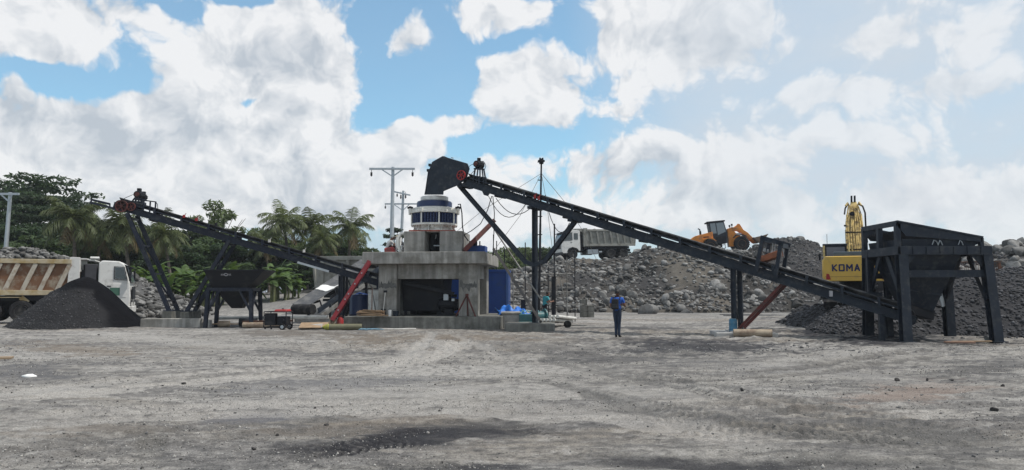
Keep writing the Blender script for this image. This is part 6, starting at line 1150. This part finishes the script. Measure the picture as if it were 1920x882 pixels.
t = thing('shovel', 'shovel with dark blade standing against the left pillar', 'shovel', FB(-1.9, -.3, .55)); b = FB(-1.9, -.3, .55); MB().tube(b+Vector((0, 0, .25)), b+Vector((.06, .12, 1.05)), .02).build('handle', PVC, t); MB().hull([b+Vector((-.13, -.02, .02)), b+Vector((.13, -.02, .02)), b+Vector((.13, .01, .02)), b+Vector((-.13, .01, .02))], [b+Vector((-.11, .0, .33)), b+Vector((.11, .0, .33)), b+Vector((.11, .03, .33)), b+Vector((-.11, .03, .33))]).build('blade', BLACK, t); MB().box(b+Vector((.06, .12, 1.1)), (.16, .04, .1)).build('grip', BLACK, t, bevel=.01)
def bucket(loc, r, h, mat, lab):
    t = thing('bucket', lab, 'bucket', loc); c = Vector(loc); MB().lathe([(r*.8, 0), (r, h), (r*.93, h), (r*.75, .03)], c, n=24).build('pail', mat, t, True); MB().path([c+Vector((r*math.cos(a), -.01, h+r*.5*math.sin(a))) for a in np.linspace(0, math.pi, 9)], .008, 5).build('bail', BLACK, t)
bucket(FB(-1.55, -.45, .55), .085, .28, LITTER, 'tall white bucket at the foot of the left pillar'); bucket(FB(-1.3, -.42, .55), .15, .24, STEEL2, 'dark squat bucket right of the tall white one')
t = thing('sawhorse', 'rusty red A shaped stand in front of the right pillar', 'stand', FB(1.9, -.4, .55)); m = MB(); apex = FB(1.88, -.22, 1.5)
for x in (1.45, 2.32): MB().bar(FB(x, -.6, .55), apex, .05).build('leg', REDB, t)
MB().bar(FB(1.9, .0-.02, .55), apex, .05).build('leg', REDB, t); MB().box(apex, (.14, .1, .1)).build('head', REDB, t)
t = thing('gas_bottle', 'long grey gas cylinder with yellow green shoulder lying on the ground', 'gas cylinder', (-8.0, 33.4, .0)); a = Vector((-7.95, 33.3, .13)); b = Vector((-6.45, 33.45, .13)); MB().lathe([(.02, 0), (.135, .03), (.135, 1.45), (.13, 1.5)], a, b-a, 24).build('cylinder', pm('olive_grey', (.13, .125, .075), .55, 0, .2, 4), t, True); MB().lathe([(.04, -.16), (.06, -.1), (.11, -.04), (.137, .06), (.137, .12)], a, b-a, 24).build('shoulder', pm('yellow_green', (.30, .30, .04), .5, 0, .15, 4), t, True); MB().tube(a-(b-a)*.14, a-(b-a)*.09, .03).build('valve', GALV, t)
t = thing('extinguisher', 'small upright red gas cylinder beside the red channel', 'gas cylinder', (-7.45, 33.75, 0)); c = Vector((-7.45, 33.75, 0)); MB().lathe([(.1, 0), (.14, .03), (.14, .4), (.1, .5), (.04, .53)], c, n=20).build('body', REDP, t, True); MB().box(c+Vector((0, 0, .58)), (.16, .05, .06)).tube(c+Vector((0, 0, .5)), c+Vector((0, 0, .6)), .03).build('valve', REDB, t)
m = MB(); r_ = random.Random(5)
for k in range(6): m.path([Vector((-7.95+r_.uniform(0, .35), 33.7+r_.uniform(-.15, .15), .02+r_.uniform(0, .55))) for _ in range(7)], .015, 5)
tag(m.build('hose_tangle', PIPET, None, True), 'tangled welding hose heaped beside the red gas cylinder', 'hose'); m = MB(); pts = [(-6.35+.55*math.cos(k*1.1)*(.35+.02*k)+.02*k, 33.1+.16*math.sin(k*1.1), .02+.05*abs(math.sin(k*2.2))) for k in range(26)]
tag(m.path(pts, .016, 5).build('rope', pm('pale_blue_rope', (.16, .28, .36), .8), None, True), 'pale blue rope in loose loops beside the lying gas cylinder', 'rope'); tag(MB().tube((-6.1, 33.0, .04), (-4.15, 33.6, .05), .025).build('thin_pipe', PVC, None, True), 'thin pale pipe lying in front of the plinth', 'pipe')
# generator
t = thing('generator', 'black portable generator with red top and wheels on the yard', 'generator', (-10.1, 33.6, 0), (0, 0, R(-8))); B = lambda n, m, mt, par=None, **k: m.build(n, mt, par or t, world=False, **k)
m = MB(); c_ = [(-.5, -.33), (.5, -.33), (.5, .33), (-.5, .33)]
for (x, y) in c_: m.tube((x, y, .12), (x, y, .78), .022, n=8)
for z in (.12, .78):
    for i in range(4): m.tube((*c_[i], z), (*c_[(i+1) % 4], z), .022, n=8)
for z in (.3, .46, .62): m.span((-.51, -.345, z-.02), (-.1, -.33, z+.02))
B('tube_frame', m, BLACK, smooth=True); B('control_panel', MB().span((-.47, -.34, .2), (.02, -.1, .72)), BLACK, bevel=.02); B('engine', MB().span((.05, -.25, .2), (.45, .25, .58)).tube((.25, -.3, .38), (.25, -.2, .38), .15).tube((-.4, .1, .4), (.05, .1, .4), .17), BLACK, bevel=.02); B('fuel_tank', MB().hull([(-.1, -.3, .76), (.5, -.3, .76), (.5, .3, .76), (-.1, .3, .76)], [(-.05, -.24, .88), (.45, -.24, .88), (.45, .24, .88), (-.05, .24, .88)]), REDP, bevel=.03); B('tank_cap', MB().tube((.2, 0, .88), (.2, 0, .92), .05), BLACK)
for y in (-.37, .37): w = B('wheel', MB().lathe([(.07, -.04), (.13, -.04), (.14, 0), (.13, .04), (.07, .04)], (.36, y, .14), (0, 1, 0), 20), RUBBER, smooth=True); B('hub', MB().tube((.36, y-.045, .14), (.36, y+.045, .14), .075), GALV, w)
for y in (-.3, .3): B('foot', MB().bar((-.45, y, 0), (-.45, y, .14), .05), BLACK)
# stock lying on the ground
def lie(name, lab, cat, p, q, w, h, mat, tube=False, group=None): 
    o = (MB().tube(p, q, w/2, n=14).build(name, mat, None, True) if tube else MB().bar(p, q, w, h).build(name, mat, None, bevel=.008)); return tag(o, lab, cat, group)
lie('steel_pipe', 'tan steel pipe lying between the small hopper and the generator', 'pipe', (-12.2, 35.3, .13), (-10.2, 35.2, .13), .26, 0, PIPET, True); lie('steel_pipe', 'long pale pipe lying behind the small hopper', 'pipe', (-14.6, 38.2, .35), (-9.0, 37.9, .42), .16, 0, PVC, True)
lie('steel_joist', 'blue grey steel beam lying in front of the lower belt conveyor', 'beam', (-10.2, 36.6, .3), (-6.9, 36.3, .34), .25, .14, PIPEG); lie('steel_joist', 'second long grey beam stacked on the ground behind the generator', 'beam', (-9.2, 35.4, .14), (-7.0, 35.6, .2), .2, .16, CONCL); lie('steel_angle', 'rusty angle iron lying left of the generator', 'beam', (-12.6, 36.4, .22), (-10.2, 36.2, .3), .12, .1, RUST); lie('steel_angle', 'red brown strip of steel lying behind the tan pipe', 'beam', (-12.4, 36.0, .12), (-10.4, 35.9, .16), .3, .06, REDB)
lie('timber_plank', 'long timber plank lying under the small hopper', 'plank', (-14.6, 36.9, .12), (-11.6, 36.7, .12), .25, .05, WOOD); lie('concrete_block', 'whitish block under the small hopper', 'block', (-14.35, 36.4, .15), (-14.1, 36.4, .15), .3, .34, CONCL); lie('black_drum', 'black drum lying under the small hopper', 'drum', (-12.9, 36.8, .2), (-12.1, 36.9, .2), .4, 0, BLACK, True); lie('tan_roll', 'tan roll lying beside the left legs of the small hopper', 'roll', (-13.6, 36.0, .15), (-13.1, 36.1, .15), .3, 0, PIPET, True)
o = MB().box((-8.55, 34.2, .17), (1.5, .9, .03), (R(12), 0, R(8))).build('plywood_sheet', WOOD); tag(o, 'warped plywood sheet lying left of the red gas cylinder', 'plywood'); o = MB().hull([(-9.6, 34.1, 0), (-8.2, 33.8, 0), (-7.9, 34.9, 0), (-9.3, 35.2, 0)], [(-9.1, 34.3, .2), (-8.4, 34.2, .24), (-8.3, 34.8, .22), (-9.0, 34.9, .2)]).build('sand_heap', CONC, None, True); tag(o, 'low heap of grey sand under the plywood sheet', 'sand')
m = MB(); r_ = random.Random(8)
for k in range(9): m.bar((-6.6+r_.uniform(-.2, .1), 34.0+r_.uniform(-.2, .2), .6+.03*k), (-5.6+r_.uniform(-.15, .2), 34.1+r_.uniform(-.2, .2), .58+.03*k), .12, .03)
t = m.build('scrap_boards', WOOD); tag(t, 'splintered scrap boards piled on the left end of the plinth', 'boards')
t = thing('electric_cabinet', 'pale grey electrical cabinet behind the red channel', 'cabinet', (-6.7, 38.0, 0)); MB().span((-7.0, 37.7, .7), (-6.4, 38.2, 1.75)).build('cabinet_box', CONCL, t, bevel=.02); MB().span((-6.98, 37.68, .75), (-6.42, 37.7, 1.7)).build('door', PVC, t, bevel=.005); MB().bar((-6.9, 38, -.05), (-6.9, 38, .7), .08).bar((-6.5, 38, -.05), (-6.5, 38, .7), .08).build('legs', BLACK, t)
o = MB().hull([(-6.6, 36.3, .55), (-6.35, 36.3, .55), (-6.35, 36.6, .55), (-6.6, 36.6, .55)], [(-6.78, 36.5, 1.5), (-6.55, 36.5, 1.5), (-6.55, 36.65, 1.5), (-6.78, 36.65, 1.5)]).build('white_duct', PVC, None, bevel=.03); tag(o, 'bent white plastic duct leaning beside the electrical cabinet', 'duct')
t = thing('water_drum', 'dark navy drum behind the red channel', 'drum', (-7.6, 39.0, 0)); MB().lathe([(.5, 0), (.55, .05), (.55, .5), (.58, .55), (.55, .6), (.55, 1.35), (.48, 1.5), (.1, 1.52)], (-7.6, 39, 0), n=28).build('drum_shell', NAVY, t, True); MB().tube((-7.6, 38.9, 1.5), (-7.6, 38.9, 1.56), .1).build('lid', BLACK, t)
# right of the foundation
t = thing('plinth_step', 'small concrete step beside the right end of the plinth', 'step', (-.1, 36.6, 0)); MB().span((-.45, 35.6, -.1), (.35, 37.6, .62)).build('step_block', CONCL, t, bevel=.02); MB().span((-.5, 35.5, .622), (.4, 37.7, .70)).build('step_cap', CONC, t, bevel=.015)
for x, y, lab in ((.55, 38.6, 'dark short steel post left of the conveyor column behind the tarpaulin'), (2.2, 41.0, 'dark thick timber post right of the worker in teal')): tag(MB().hbeam((x, y, -.1), (x, y, 1.25 if x < 1 else 2.45), .22, .22, .03, (0, 1, 0)).build('short_post', BLACK), lab, 'post')
o = MB(); r_ = np.random.default_rng(4); nx_, ny_ = 26, 14; vs = []
for j in range(ny_):
    for i in range(nx_):
        u, v = i/(nx_-1), j/(ny_-1); vs.append((-.75+1.75*u+.1*math.sin(9*v), 37.3+1.3*v, .12+(.85-.35*u)*math.sin(math.pi*min(1, .1+v*.8))**.8*(.75+.35*math.sin(u*3.1))+.10*math.sin(u*17+v*5)+.07*math.sin(u*31-v*9)))
o.add(vs, [(j*nx_+i, j*nx_+i+1, (j+1)*nx_+i+1, (j+1)*nx_+i) for j in range(ny_-1) for i in range(nx_-1)]); tag(o.build('tarpaulin', TARP, None, True, solid=.01), 'crumpled bright blue tarpaulin covering goods beside the container', 'tarpaulin')
t = thing('teal_winch', 'dark teal winch drum standing on the footing behind the column', 'winch', (.85, 35.6, .0)); MB().span((.3, 35.3, .1), (1.25, 36.0, .3)).span((.32, 35.35, .3), (.95, 35.9, .62)).build('winch_base', TEAL, t, bevel=.03); MB().lathe([(.3, -.3), (.34, -.3), (.34, -.24), (.22, -.22), (.22, .22), (.34, .24), (.34, .3), (.3, .3)], (1.25, 35.7, .52), (.9, .4, 0), 24).build('winch_drum', TEAL, t, True); MB().path([(.4+.1*k, 35.45+.12*math.sin(k*2), .64+.16*abs(math.sin(k*1.7))) for k in range(9)], .03, 6).build('cloth_strap', pm('pale_teal', (.16, .34, .36), .8), t, True)
t = thing('pipe_scaffold', 'thin pipe scaffold standing in front of the rubble hill', 'scaffold', (1.6, 42.5, 0)); G_ = lambda px, py, D: P(px, py, D)
for px, yt, D in ((962, 505, 42), (946, 465, 41.5), (985, 398 if False else 455, 42.5), (925, 440, 42), (1040, 420, 41.5), (1063, 483, 42), (1078, 470, 43), (931, 452, 43.5), (1028, 500, 43)): x = XP(px, D); MB().tube((x, D, -.1), (x, D, ZP(yt, D)), .028 if px != 1040 else .04, n=8).build('upright', PIPEG if px in (1063, 962) else BLACK, t, True)
for y, x0, x1 in ((514, 950, 1072), (548, 960, 1078), (571, 930, 1095), (565, 905, 985)): MB().tube(P(x0, y, 42), P(x1, y, 42.4), .026, n=8).build('ledger', PIPEG, t, True)
for a_, b_ in (((905, 520), (962, 592)), ((945, 535), (915, 580)), ((1046, 505), (1066, 595))): MB().tube(P(*a_, 41.6), P(*b_, 41.6), .02, n=6).build('brace', PIPEG, t, True)
for k in range(8): p = Vector((1.35+.17*k if k < 5 else 1.7+.17*(k-4), 35.2+.05*k, .12 if k < 5 else .27)); lie('pvc_pipe', 'whitish pipe in the small stack right of the column footing', 'pipe', p+Vector((-.15, -.3, .25)), p+Vector((.95, 3.2, .05)), .15, 0, PVC, True, 'whitish pipes stacked by the footing')
t = thing('loose_wheel', 'small black wheel standing at the end of the pipe stack', 'wheel', (2.5, 35.0, .0)); MB().lathe([(.1, -.05), (.17, -.05), (.17, .05), (.1, .05), (.1, -.05)], (2.5, 35.0, .18), (.3, 1, 0), 20).build('tyre', RUBBER, t, True); lie('steel_angle', 'thin steel bar lying right of the pipe stack', 'beam', (2.6, 35.3, .12), (3.4, 35.6, .1), .06, .06, PIPEG)
t = thing('block_stack', 'stack of grey concrete blocks at the foot of the rubble hill', 'block stack', (4.8, 50.0, 0), (0, 0, .1))
for k in range(5): MB().box((.45*(k % 2)-.2, 0, .2+.39*(k//2)), (.42, .4, .37)).build('block', CONCD, t, world=False, bevel=.015)
for px, py, D, s, lab in ((1217, 581, 58, .85, 'large pale angular boulder standing at the foot of the rubble hill'), (1162, 526, 66.5, .55, 'large bluish grey boulder half way up the rubble hill above the man in blue'), (1000, 498, 60, .7, 'big pale boulder at the left end of the rubble hill crest'), (975, 500, 60, .6, 'pale boulder just left of the big pale one on the crest'), (1852, 636, 26.0, .16, 'small pale rock beside the right front leg of the feed bin')):
    p = P(px, py, D); o = bpy.data.objects.new('boulder', BMESH[int(px) % 10]); COL.objects.link(o); z = max(0 if D < 59 else float(hill(p.x, D)), 0); o.location = (p.x, D, (z if D > 59 and px != 1852 else 0)+s*.3); o.scale = (s*1.1, s, s*.85); o.rotation_euler = (.3, .2, px); tag(o, lab, 'boulder')
# around the pad and the feed bin
lie('steel_pipe', 'thick tan pipe lying along the front of the whitish pad', 'pipe', (7.95, 27.95, .15), (9.25, 27.7, .15), .30, 0, PIPET, True)
bx_, by_ = XP(1373, 28.9), 28.9; t = thing('plastic_barrel', 'faded blue barrel standing on the corner of the whitish pad', 'barrel', (bx_, by_, .15)); MB().lathe([(.12, .15), (.14, .17), (.142, .26), (.15, .28), (.142, .3), (.142, .44), (.15, .46), (.142, .48), (.14, .6), (.11, .62)], (bx_, by_, 0), n=24).build('barrel_shell', BARREL, t, True); MB().lathe([(.11, .62), (.12, .64), (.001, .64)], (bx_, by_, 0), n=20).build('lid', pm('barrel_lid', (.2, .3, .36), .6), t)
lie('timber_plank', 'reddish plank lying in front of the feed bin', 'plank', (13.75, 24.75, .03), (14.6, 24.6, .03), .22, .05, pm('red_wood', (.22, .13, .09), .8, 0, .2, 4)); lie('timber_plank', 'long thin pale plank lying in front of the feed bin', 'plank', (14.2, 25.15, .03), (15.5, 25.2, .03), .1, .04, WOOD)
lie('timber_plank', 'brown plank lying at the left edge of the yard', 'plank', P(-40, 676, 18.3)+Vector((0, 0, .05)), P(24, 674, 18.6)+Vector((0, 0, .04)), .35, .05, pm('brown_wood', (.24, .18, .12), .85, 0, .25, 3))
r_ = np.random.default_rng(9); v, f = ICO[2]; p = P(55, 708, CAMZ*FPX/(708-549.)); v = v*np.array([.13, .1, .05])*(1+.35*(r_.random(len(v))-.5))[:, None]; o = mesh_np('plastic_bag', v+np.array([0, 0, .04]), f, LITTER, smooth=False, loc=(p.x, p.y, 0)); tag(o, 'crumpled white plastic bag lying on the left of the yard', 'plastic bag')
t = thing('mesh_fence', 'rusty mesh gate standing on the gravel behind the feed bin', 'fence', (21.5, 34.5, 1.7)); Fp = lambda px, py: P(px, py, 34.5)
for px in (1790, 1873, 1893): MB().bar(Fp(px, 492), Fp(px+(6 if px < 1890 else -18), 556 if px < 1890 else 492), .1).build('fence_post', RUST, t) if px < 1890 else MB().bar(Fp(1873, 498), Fp(1904, 540), .09).build('stay', RUST, t)
for y in (492, 508, 524, 540): MB().bar(Fp(1785, y), Fp(1878, y-2), .04).build('rail', RUST, t)
m = MB()
for k in range(22): x = 1792+k*3.8; m.tube(Fp(x, 492), Fp(x+3, 548), .012, n=4)
m.build('mesh_wires', RUST, t)
for y0 in (0,): MB().bar(Fp(1770, 500), Fp(1840, 560), .07).build('stay', RUST, t)

t = thing('machine_frame', 'dark welded machine frame standing between the red channel and the foundation', 'frame', (-7.6, 40.2, 0))
for x in (-8.5, -7.5, -6.7): MB().bar((x, 39.9, -.05), (x, 39.9, 2.5), .12).build('upright', BLACK, t)
for z in (.7, 1.6, 2.45): MB().bar((-8.6, 39.9, z), (-6.5, 39.9, z+.12), .1, .14).build('crossbar', BLACK if z != 1.6 else PIPEG, t)
for a_, b_ in (((-8.5, 39.9, .2), (-7.5, 39.9, 1.7)), ((-7.5, 39.9, 2.3), (-6.6, 39.9, .9))): MB().bar(a_, b_, .08).build('diagonal', PIPEG, t)
MB().span((-8.3, 40.0, .1), (-7.0, 40.7, 1.35)).build('drive_housing', BLACK, t, bevel=.04); MB().path([(-8.2, 39.8, 1.4), (-7.8, 39.7, 1.55), (-7.4, 39.75, 1.45), (-7.1, 39.8, 1.1)], .07, 8).build('blue_hose', BLUES, t, True)
# ------------------------------------------------------------------ people
SKIN = pm('skin', (.17, .085, .052), .6, 0, .06, 6); HAIR = pm('black_hair', (.008, .007, .007), .6, 0, .1, 20); SHIRTB = pm('blue_shirt', (.022, .10, .42), .85, 0, .1, 7, None, .008, 14); JEANS = pm('dark_jeans', (.018, .03, .055), .9, 0, .15, 8, None, .008, 14); SHIRTT = pm('teal_shirt', (.04, .27, .31), .85, 0, .1, 7, None, .008, 14); PANTS = pm('dark_trousers', (.012, .013, .018), .9, 0, .1, 8, None, .008, 14); SHOE = pm('dark_shoes', (.012, .011, .011), .7, 0, .1, 9); TEE = pm('pale_shirt', (.45, .45, .44), .85, 0, .1, 7); CAPM = pm('beige_cap', (.40, .36, .29), .85, 0, .1, 9); BAG = pm('black_bag', (.010, .011, .014), .75, 0, .15, 9, None, .006, 20)
def person(label, loc, rz, J, shirt, pants, sleeve=.45, group=None, head_tilt=(0, 0, 0)):
    """J: joints in local metres (x right, y forward, z up)"""
    t = thing('person', label, 'person', loc, (0, 0, rz), group); V = []; E = []; RD = []; TG = []
    def v(p, r, tag_): V.append(Vector(p)); RD.append(r if isinstance(r, tuple) else (r, r)); TG.append(tag_); return len(V)-1
    def ch(start, pts):
        a = start
        for p, r, g in pts: b = v(p, r, g); E.append((a, b)); a = b
        return a
    pel = v(J['pelvis'], (.155, .12), 1); sp = ch(pel, [(Vector(J['pelvis']).lerp(Vector(J['neck']), .4), (.145, .105), 0), (Vector(J['pelvis']).lerp(Vector(J['neck']), .75), (.165, .115), 0)]); nk = ch(sp, [(J['neck'], (.075, .07), 0)]); nt_ = ch(nk, [(J['head0'], (.055, .058), 2)])
    for s in 'LR':
        A = {k: Vector(J[k+s]) for k in ('shoulder', 'elbow', 'wrist', 'hip', 'knee', 'ankle', 'toe')}
        e = ch(sp, [(A['shoulder'], (.07, .068), 0), (A['shoulder'].lerp(A['elbow'], .55), (.054, .052), 0), (A['elbow'], (.042, .042), 2), (A['elbow'].lerp(A['wrist'], .35), (.042, .04), 2), (A['wrist'], (.027, .024), 2)])
        d = (A['wrist']-A['elbow']).normalized(); side = Vector(J.get('palm'+s, (0, 1, 0))); side = (side-d*side.dot(d)).normalized(); up = d.cross(side); pm_ = ch(e, [(A['wrist']+d*.05, (.034, .02), 2)])
        for k, (o_, L) in enumerate(((-.028, .075), (-.009, .085), (.010, .08), (.028, .062))):
            b = A['wrist']+d*.075+side*o_; c1 = b+d*L*.5+up*.008; c2 = c1+d*L*.35+up*.022; ch(pm_, [(b, .0095, 2), (c1, .0085, 2), (c2, .007, 2)])
        ch(e, [(A['wrist']+d*.03+side*.03, .012, 2), (A['wrist']+d*.065+side*.052+up*.01, .0095, 2), (A['wrist']+d*.09+side*.058+up*.018, .008, 2)])
        k = ch(pel, [(A['hip'], (.10, .10), 1), (A['hip'].lerp(A['knee'], .5), (.083, .083), 1), (A['knee'], (.06, .062), 1), (A['knee'].lerp(A['ankle'], .35), (.058, .06), 1), (A['ankle']+Vector((0, 0, .03)), (.046, .05), 1)]); ch(k, [(A['ankle']*.5+A['toe']*.5+Vector((0, 0, -.02)), (.045, .04), 3), (A['toe'], (.04, .028), 3)])
    me = bpy.data.meshes.new('body'); me.from_pydata([tuple(p) for p in V], E, []); o = bpy.data.objects.new('body', me); COL.objects.link(o)
    sk = o.modifiers.new('skin', 'SKIN'); sk.use_smooth_shade = True; sv = me.skin_vertices[0].data
    for i, r in enumerate(RD): sv[i].radius = r; sv[i].use_root = (i == pel)
    sb = o.modifiers.new('sub', 'SUBSURF'); sb.levels = 2; sb.render_levels = 2
    bpy.context.view_layer.update(); nm = bpy.data.meshes.new_from_object(o.evaluated_get(bpy.context.evaluated_depsgraph_get())); bpy.data.objects.remove(o)
    seg = [(V[a], V[b], TG[b]) for a, b in E]; mats = [shirt, pants, SKIN, SHOE]
    bm = bmesh.new(); bm.from_mesh(nm)
    # head grown into the same mesh: skull with brow, nose, chin and ears
    hc = Vector(J['head']); rm = Euler(head_tilt).to_matrix(); vs, fs = ICO[3]; hv = []
    for x, y, z in vs:
        p = Vector((x*.076, y*.096, z*.118)); f = max(0, y)
        if z < -.1: p.x *= 1-.30*(-z-.1); p.y *= 1-.22*(-z-.1)*(1 if y > 0 else 1.5)
        g = lambda cx, cz, w, h: math.exp(-((x-cx)/w)**2-((z-cz)/h)**2)
        p.y += f*(.028*g(0, -.18, .16, .22)-.012*g(.38, .02, .2, .13)-.012*g(-.38, .02, .2, .13)+.008*g(0, -.55, .3, .08)+.006*g(0, .18, .6, .12))
        p.x += (.018*math.copysign(1, x))*math.exp(-((abs(x)-.98)/.12)**2-((z+.02)/.22)**2-((y+.05)/.2)**2); hv.append(bm.verts.new(hc+rm @ p))
    bm.verts.index_update(); hf = [bm.faces.new([hv[i] for i in q_]) for q_ in fs]; hset = set(hf)
    for f in bm.faces:
        f.smooth = True
        if f in hset: f.material_index = 2; continue
        c = f.calc_center_median(); best = 9; tg = 0
        for a, b, g in seg:
            d = b-a; tt = max(0, min(1, (c-a).dot(d)/max(d.dot(d), 1e-9))); q_ = (c-a-d*tt).length
            if q_ < best: best, tg = q_, g
        f.material_index = tg
    bm.to_mesh(nm); bm.free(); idx = [q_.material_index for q_ in nm.polygons]
    nm.materials.clear()
    for m in mats: nm.materials.append(m)
    nm.polygons.foreach_set('material_index', idx)
    b = bpy.data.objects.new('body', nm); COL.objects.link(b); b.parent = t; WM[b.name] = WM[t.name]
    eyes = MB()
    for s in (-1, 1): eyes.lathe([(.001, -.009), (.009, -.004), (.01, 0), (.009, .004), (.001, .009)], hc+rm @ Vector((s*.028, .078, .004)), n=8)
    eyes.build('eyes', LAMP, t, True, world=False); MB().box(hc+rm @ Vector((0, .083, -.064)), (.042, .012, .008), rm).build('mouth', pm('lips', (.14, .05, .04), .6), t, world=False, bevel=.002)
    hv = [hc+rm @ Vector((x*.083, y*.103-.004, z*.124+.004)) for x, y, z in vs]; keep = [q_ for q_ in fs if all((vs[i][2] > .38 or (vs[i][1] < .05 and vs[i][2] > -.42)) and not (vs[i][1] > .55 and vs[i][2] < .6) for i in q_)]
    return t, hc, rm, (hv, keep)
def hair(t, hk, mat=HAIR, name='hair'): return MB().add(hk[0], hk[1]).build(name, mat, t, True, world=False, solid=.012)
def stand(stride=0.0, h=1.0):
    return {'pelvis': (0, 0, .95), 'neck': (0, .02, 1.43), 'head0': (0, .035, 1.50), 'head': (0, .05, 1.59), 'shoulderL': (-.19, .0, 1.38), 'elbowL': (-.26, -.04, 1.10), 'wristL': (-.27, .06, .86), 'shoulderR': (.19, .0, 1.38), 'elbowR': (.25, -.03, 1.10), 'wristR': (.27, .06, .86), 'palmL': (0, 1, 0), 'palmR': (0, 1, 0),
            'hipL': (-.09, 0, .90), 'kneeL': (-.095, .03, .50), 'ankleL': (-.09, -.02, .08), 'toeL': (-.11, .17, .035), 'hipR': (.09, 0, .90), 'kneeR': (.095, .03, .50), 'ankleR': (.09, -.02, .08), 'toeR': (.11, .17, .035)}
J = stand(); J.update({'elbowR': (.27, .05, 1.12), 'wristR': (.13, .27, 1.20), 'palmR': (0, 0, 1), 'elbowL': (-.25, .03, 1.11), 'wristL': (-.10, .26, 1.16), 'palmL': (0, 0, 1), 'hipL': (-.075, 0, .9), 'kneeL': (-.06, .04, .5), 'ankleL': (-.045, -.03, .08), 'toeL': (-.07, .15, .035), 'hipR': (.075, 0, .9), 'kneeR': (.06, .03, .5), 'ankleR': (.055, -.01, .08), 'toeR': (.10, .17, .035)})
PX, PD = XP(1157, 27.6), 27.6
t, hc, rm, hk = person('man in blue shirt and dark jeans seen from behind carrying a black backpack', (PX, PD, .0), R(-22), J, SHIRTB, JEANS, head_tilt=(R(-4), 0, R(-8))); hair(t, hk)
bp = thing('backpack', 'black backpack worn on the back of the man in blue', 'backpack', (PX, PD, .95), (0, 0, R(-22))); MB().hull([(-.17, -.12, .05), (.10, -.12, .05), (.10, -.24, .07), (-.17, -.24, .07)], [(-.16, -.13, .43), (.09, -.13, .43), (.08, -.2, .43), (-.15, -.2, .43)]).build('bag_body', BAG, bp, world=False, bevel=.04); MB().hull([(-.14, -.24, .07), (.07, -.24, .07), (.07, -.28, .1), (-.14, -.28, .1)], [(-.13, -.22, .24), (.06, -.22, .24), (.06, -.245, .24), (-.13, -.245, .24)]).build('front_pocket', BAG, bp, world=False, bevel=.02)
for s in (-1, 1): MB().path([(s*.11, -.14, .40), (s*.125, -.08, .50), (s*.13, .04, .49), (s*.135, .12, .38), (s*.13, .10, .2), (s*.12, -.08, .1)], .018, 6).build('shoulder_strap', BAG, bp, world=False)
ph = MB().box((PX+.11*math.cos(R(-22))-.30*math.sin(R(-22))*-1*0, PD+.30, 1.2), (.07, .012, .14), (R(-30), 0, R(-22))).build('phone', BLACK, None, bevel=.004); M_ = Matrix.Translation((PX, PD, 0)) @ Matrix.Rotation(R(-22), 4, 'Z'); ph.location = M_ @ Vector((.02, .33, 1.17)); tag(ph, 'dark phone held in front of the man in blue', 'phone')
J = stand(); J.update({'pelvis': (0, 0, .93), 'neck': (0, .1, 1.40), 'head0': (0, .14, 1.47), 'head': (0, .19, 1.55), 'shoulderL': (-.19, .08, 1.35), 'shoulderR': (.19, .08, 1.35), 'elbowL': (-.25, .12, 1.10), 'wristL': (-.16, .34, 1.12), 'elbowR': (.25, .16, 1.12), 'wristR': (.14, .38, 1.15), 'kneeL': (-.095, .20, .52), 'ankleL': (-.09, .24, .09), 'toeL': (-.1, .42, .035), 'kneeR': (.095, -.02, .5), 'ankleR': (.09, -.34, .12), 'toeR': (.1, -.17, .04), 'palmL': (0, 0, 1), 'palmR': (0, 0, 1)})
D = 39.4; t, hc, rm, hk = person('worker in teal shirt and black trousers walking behind the conveyor column', (XP(1021, D), D, .0), R(-62), J, SHIRTT, PANTS, head_tilt=(R(-18), 0, 0)); hair(t, hk)
def crouch():
    J = stand(); J.update({'pelvis': (0, -.12, .30), 'neck': (0, .10, .74), 'head0': (0, .14, .81), 'head': (0, .20, .89), 'shoulderL': (-.19, .07, .69), 'shoulderR': (.19, .07, .69), 'elbowL': (-.26, .25, .50), 'wristL': (-.14, .42, .42), 'elbowR': (.26, .25, .50), 'wristR': (.14, .42, .42), 'hipL': (-.1, -.08, .28), 'kneeL': (-.18, .32, .47), 'ankleL': (-.15, .06, .09), 'toeL': (-.17, .25, .035), 'hipR': (.1, -.08, .28), 'kneeR': (.18, .32, .47), 'ankleR': (.15, .06, .09), 'toeR': (.17, .25, .035), 'palmL': (0, 0, 1), 'palmR': (0, 0, 1)}); return J
p = FB(-2.55, 3.0, 3.422); t, hc, rm, hk = person('man with grey cap crouching at the left end of the slab', p, R(-60), crouch(), TEE, PANTS, head_tilt=(R(-25), 0, 0)); cap = hair(t, hk, pm('grey_cap', (.22, .24, .24), .85), 'cap'); MB().box(hc+rm @ Vector((0, .13, .05)), (.13, .1, .012), rm).build('cap_peak', CAPM, cap, world=False, bevel=.005)
p = FB(-1.95, 3.1, 3.422); t, hc, rm, hk = person('man in black with beige hat crouching on the slab nearer the pole', p, R(70), crouch(), PANTS, PANTS, head_tilt=(R(-25), 0, 0)); hat = hair(t, hk, CAPM, 'hat'); MB().lathe([(.17, 0), (.17, .012), (.09, .03)], hc+Vector((0, 0, .05)), n=24).build('hat_brim', CAPM, hat, True, world=False)
# ------------------------------------------------------------------ air
def haze():
    m = bpy.data.materials.new('dusty_air'); m.use_nodes = True; N = m.node_tree.nodes; N.clear(); v = N.new('ShaderNodeVolumePrincipled'); o = N.new('ShaderNodeOutputMaterial'); m.node_tree.links.new(v.outputs[0], o.inputs['Volume'])
    v.inputs['Color'].default_value = (.80, .86, .93, 1); v.inputs['Density'].default_value = .00035; v.inputs['Anisotropy'].default_value = .1
    b = MB().span((-6200, -700, -8), (6200, 5900, 21)).build('haze', m); tag(b, 'thin dusty air over the yard', None, None, 'stuff')
haze()
SC.cycles.volume_bounces = 0
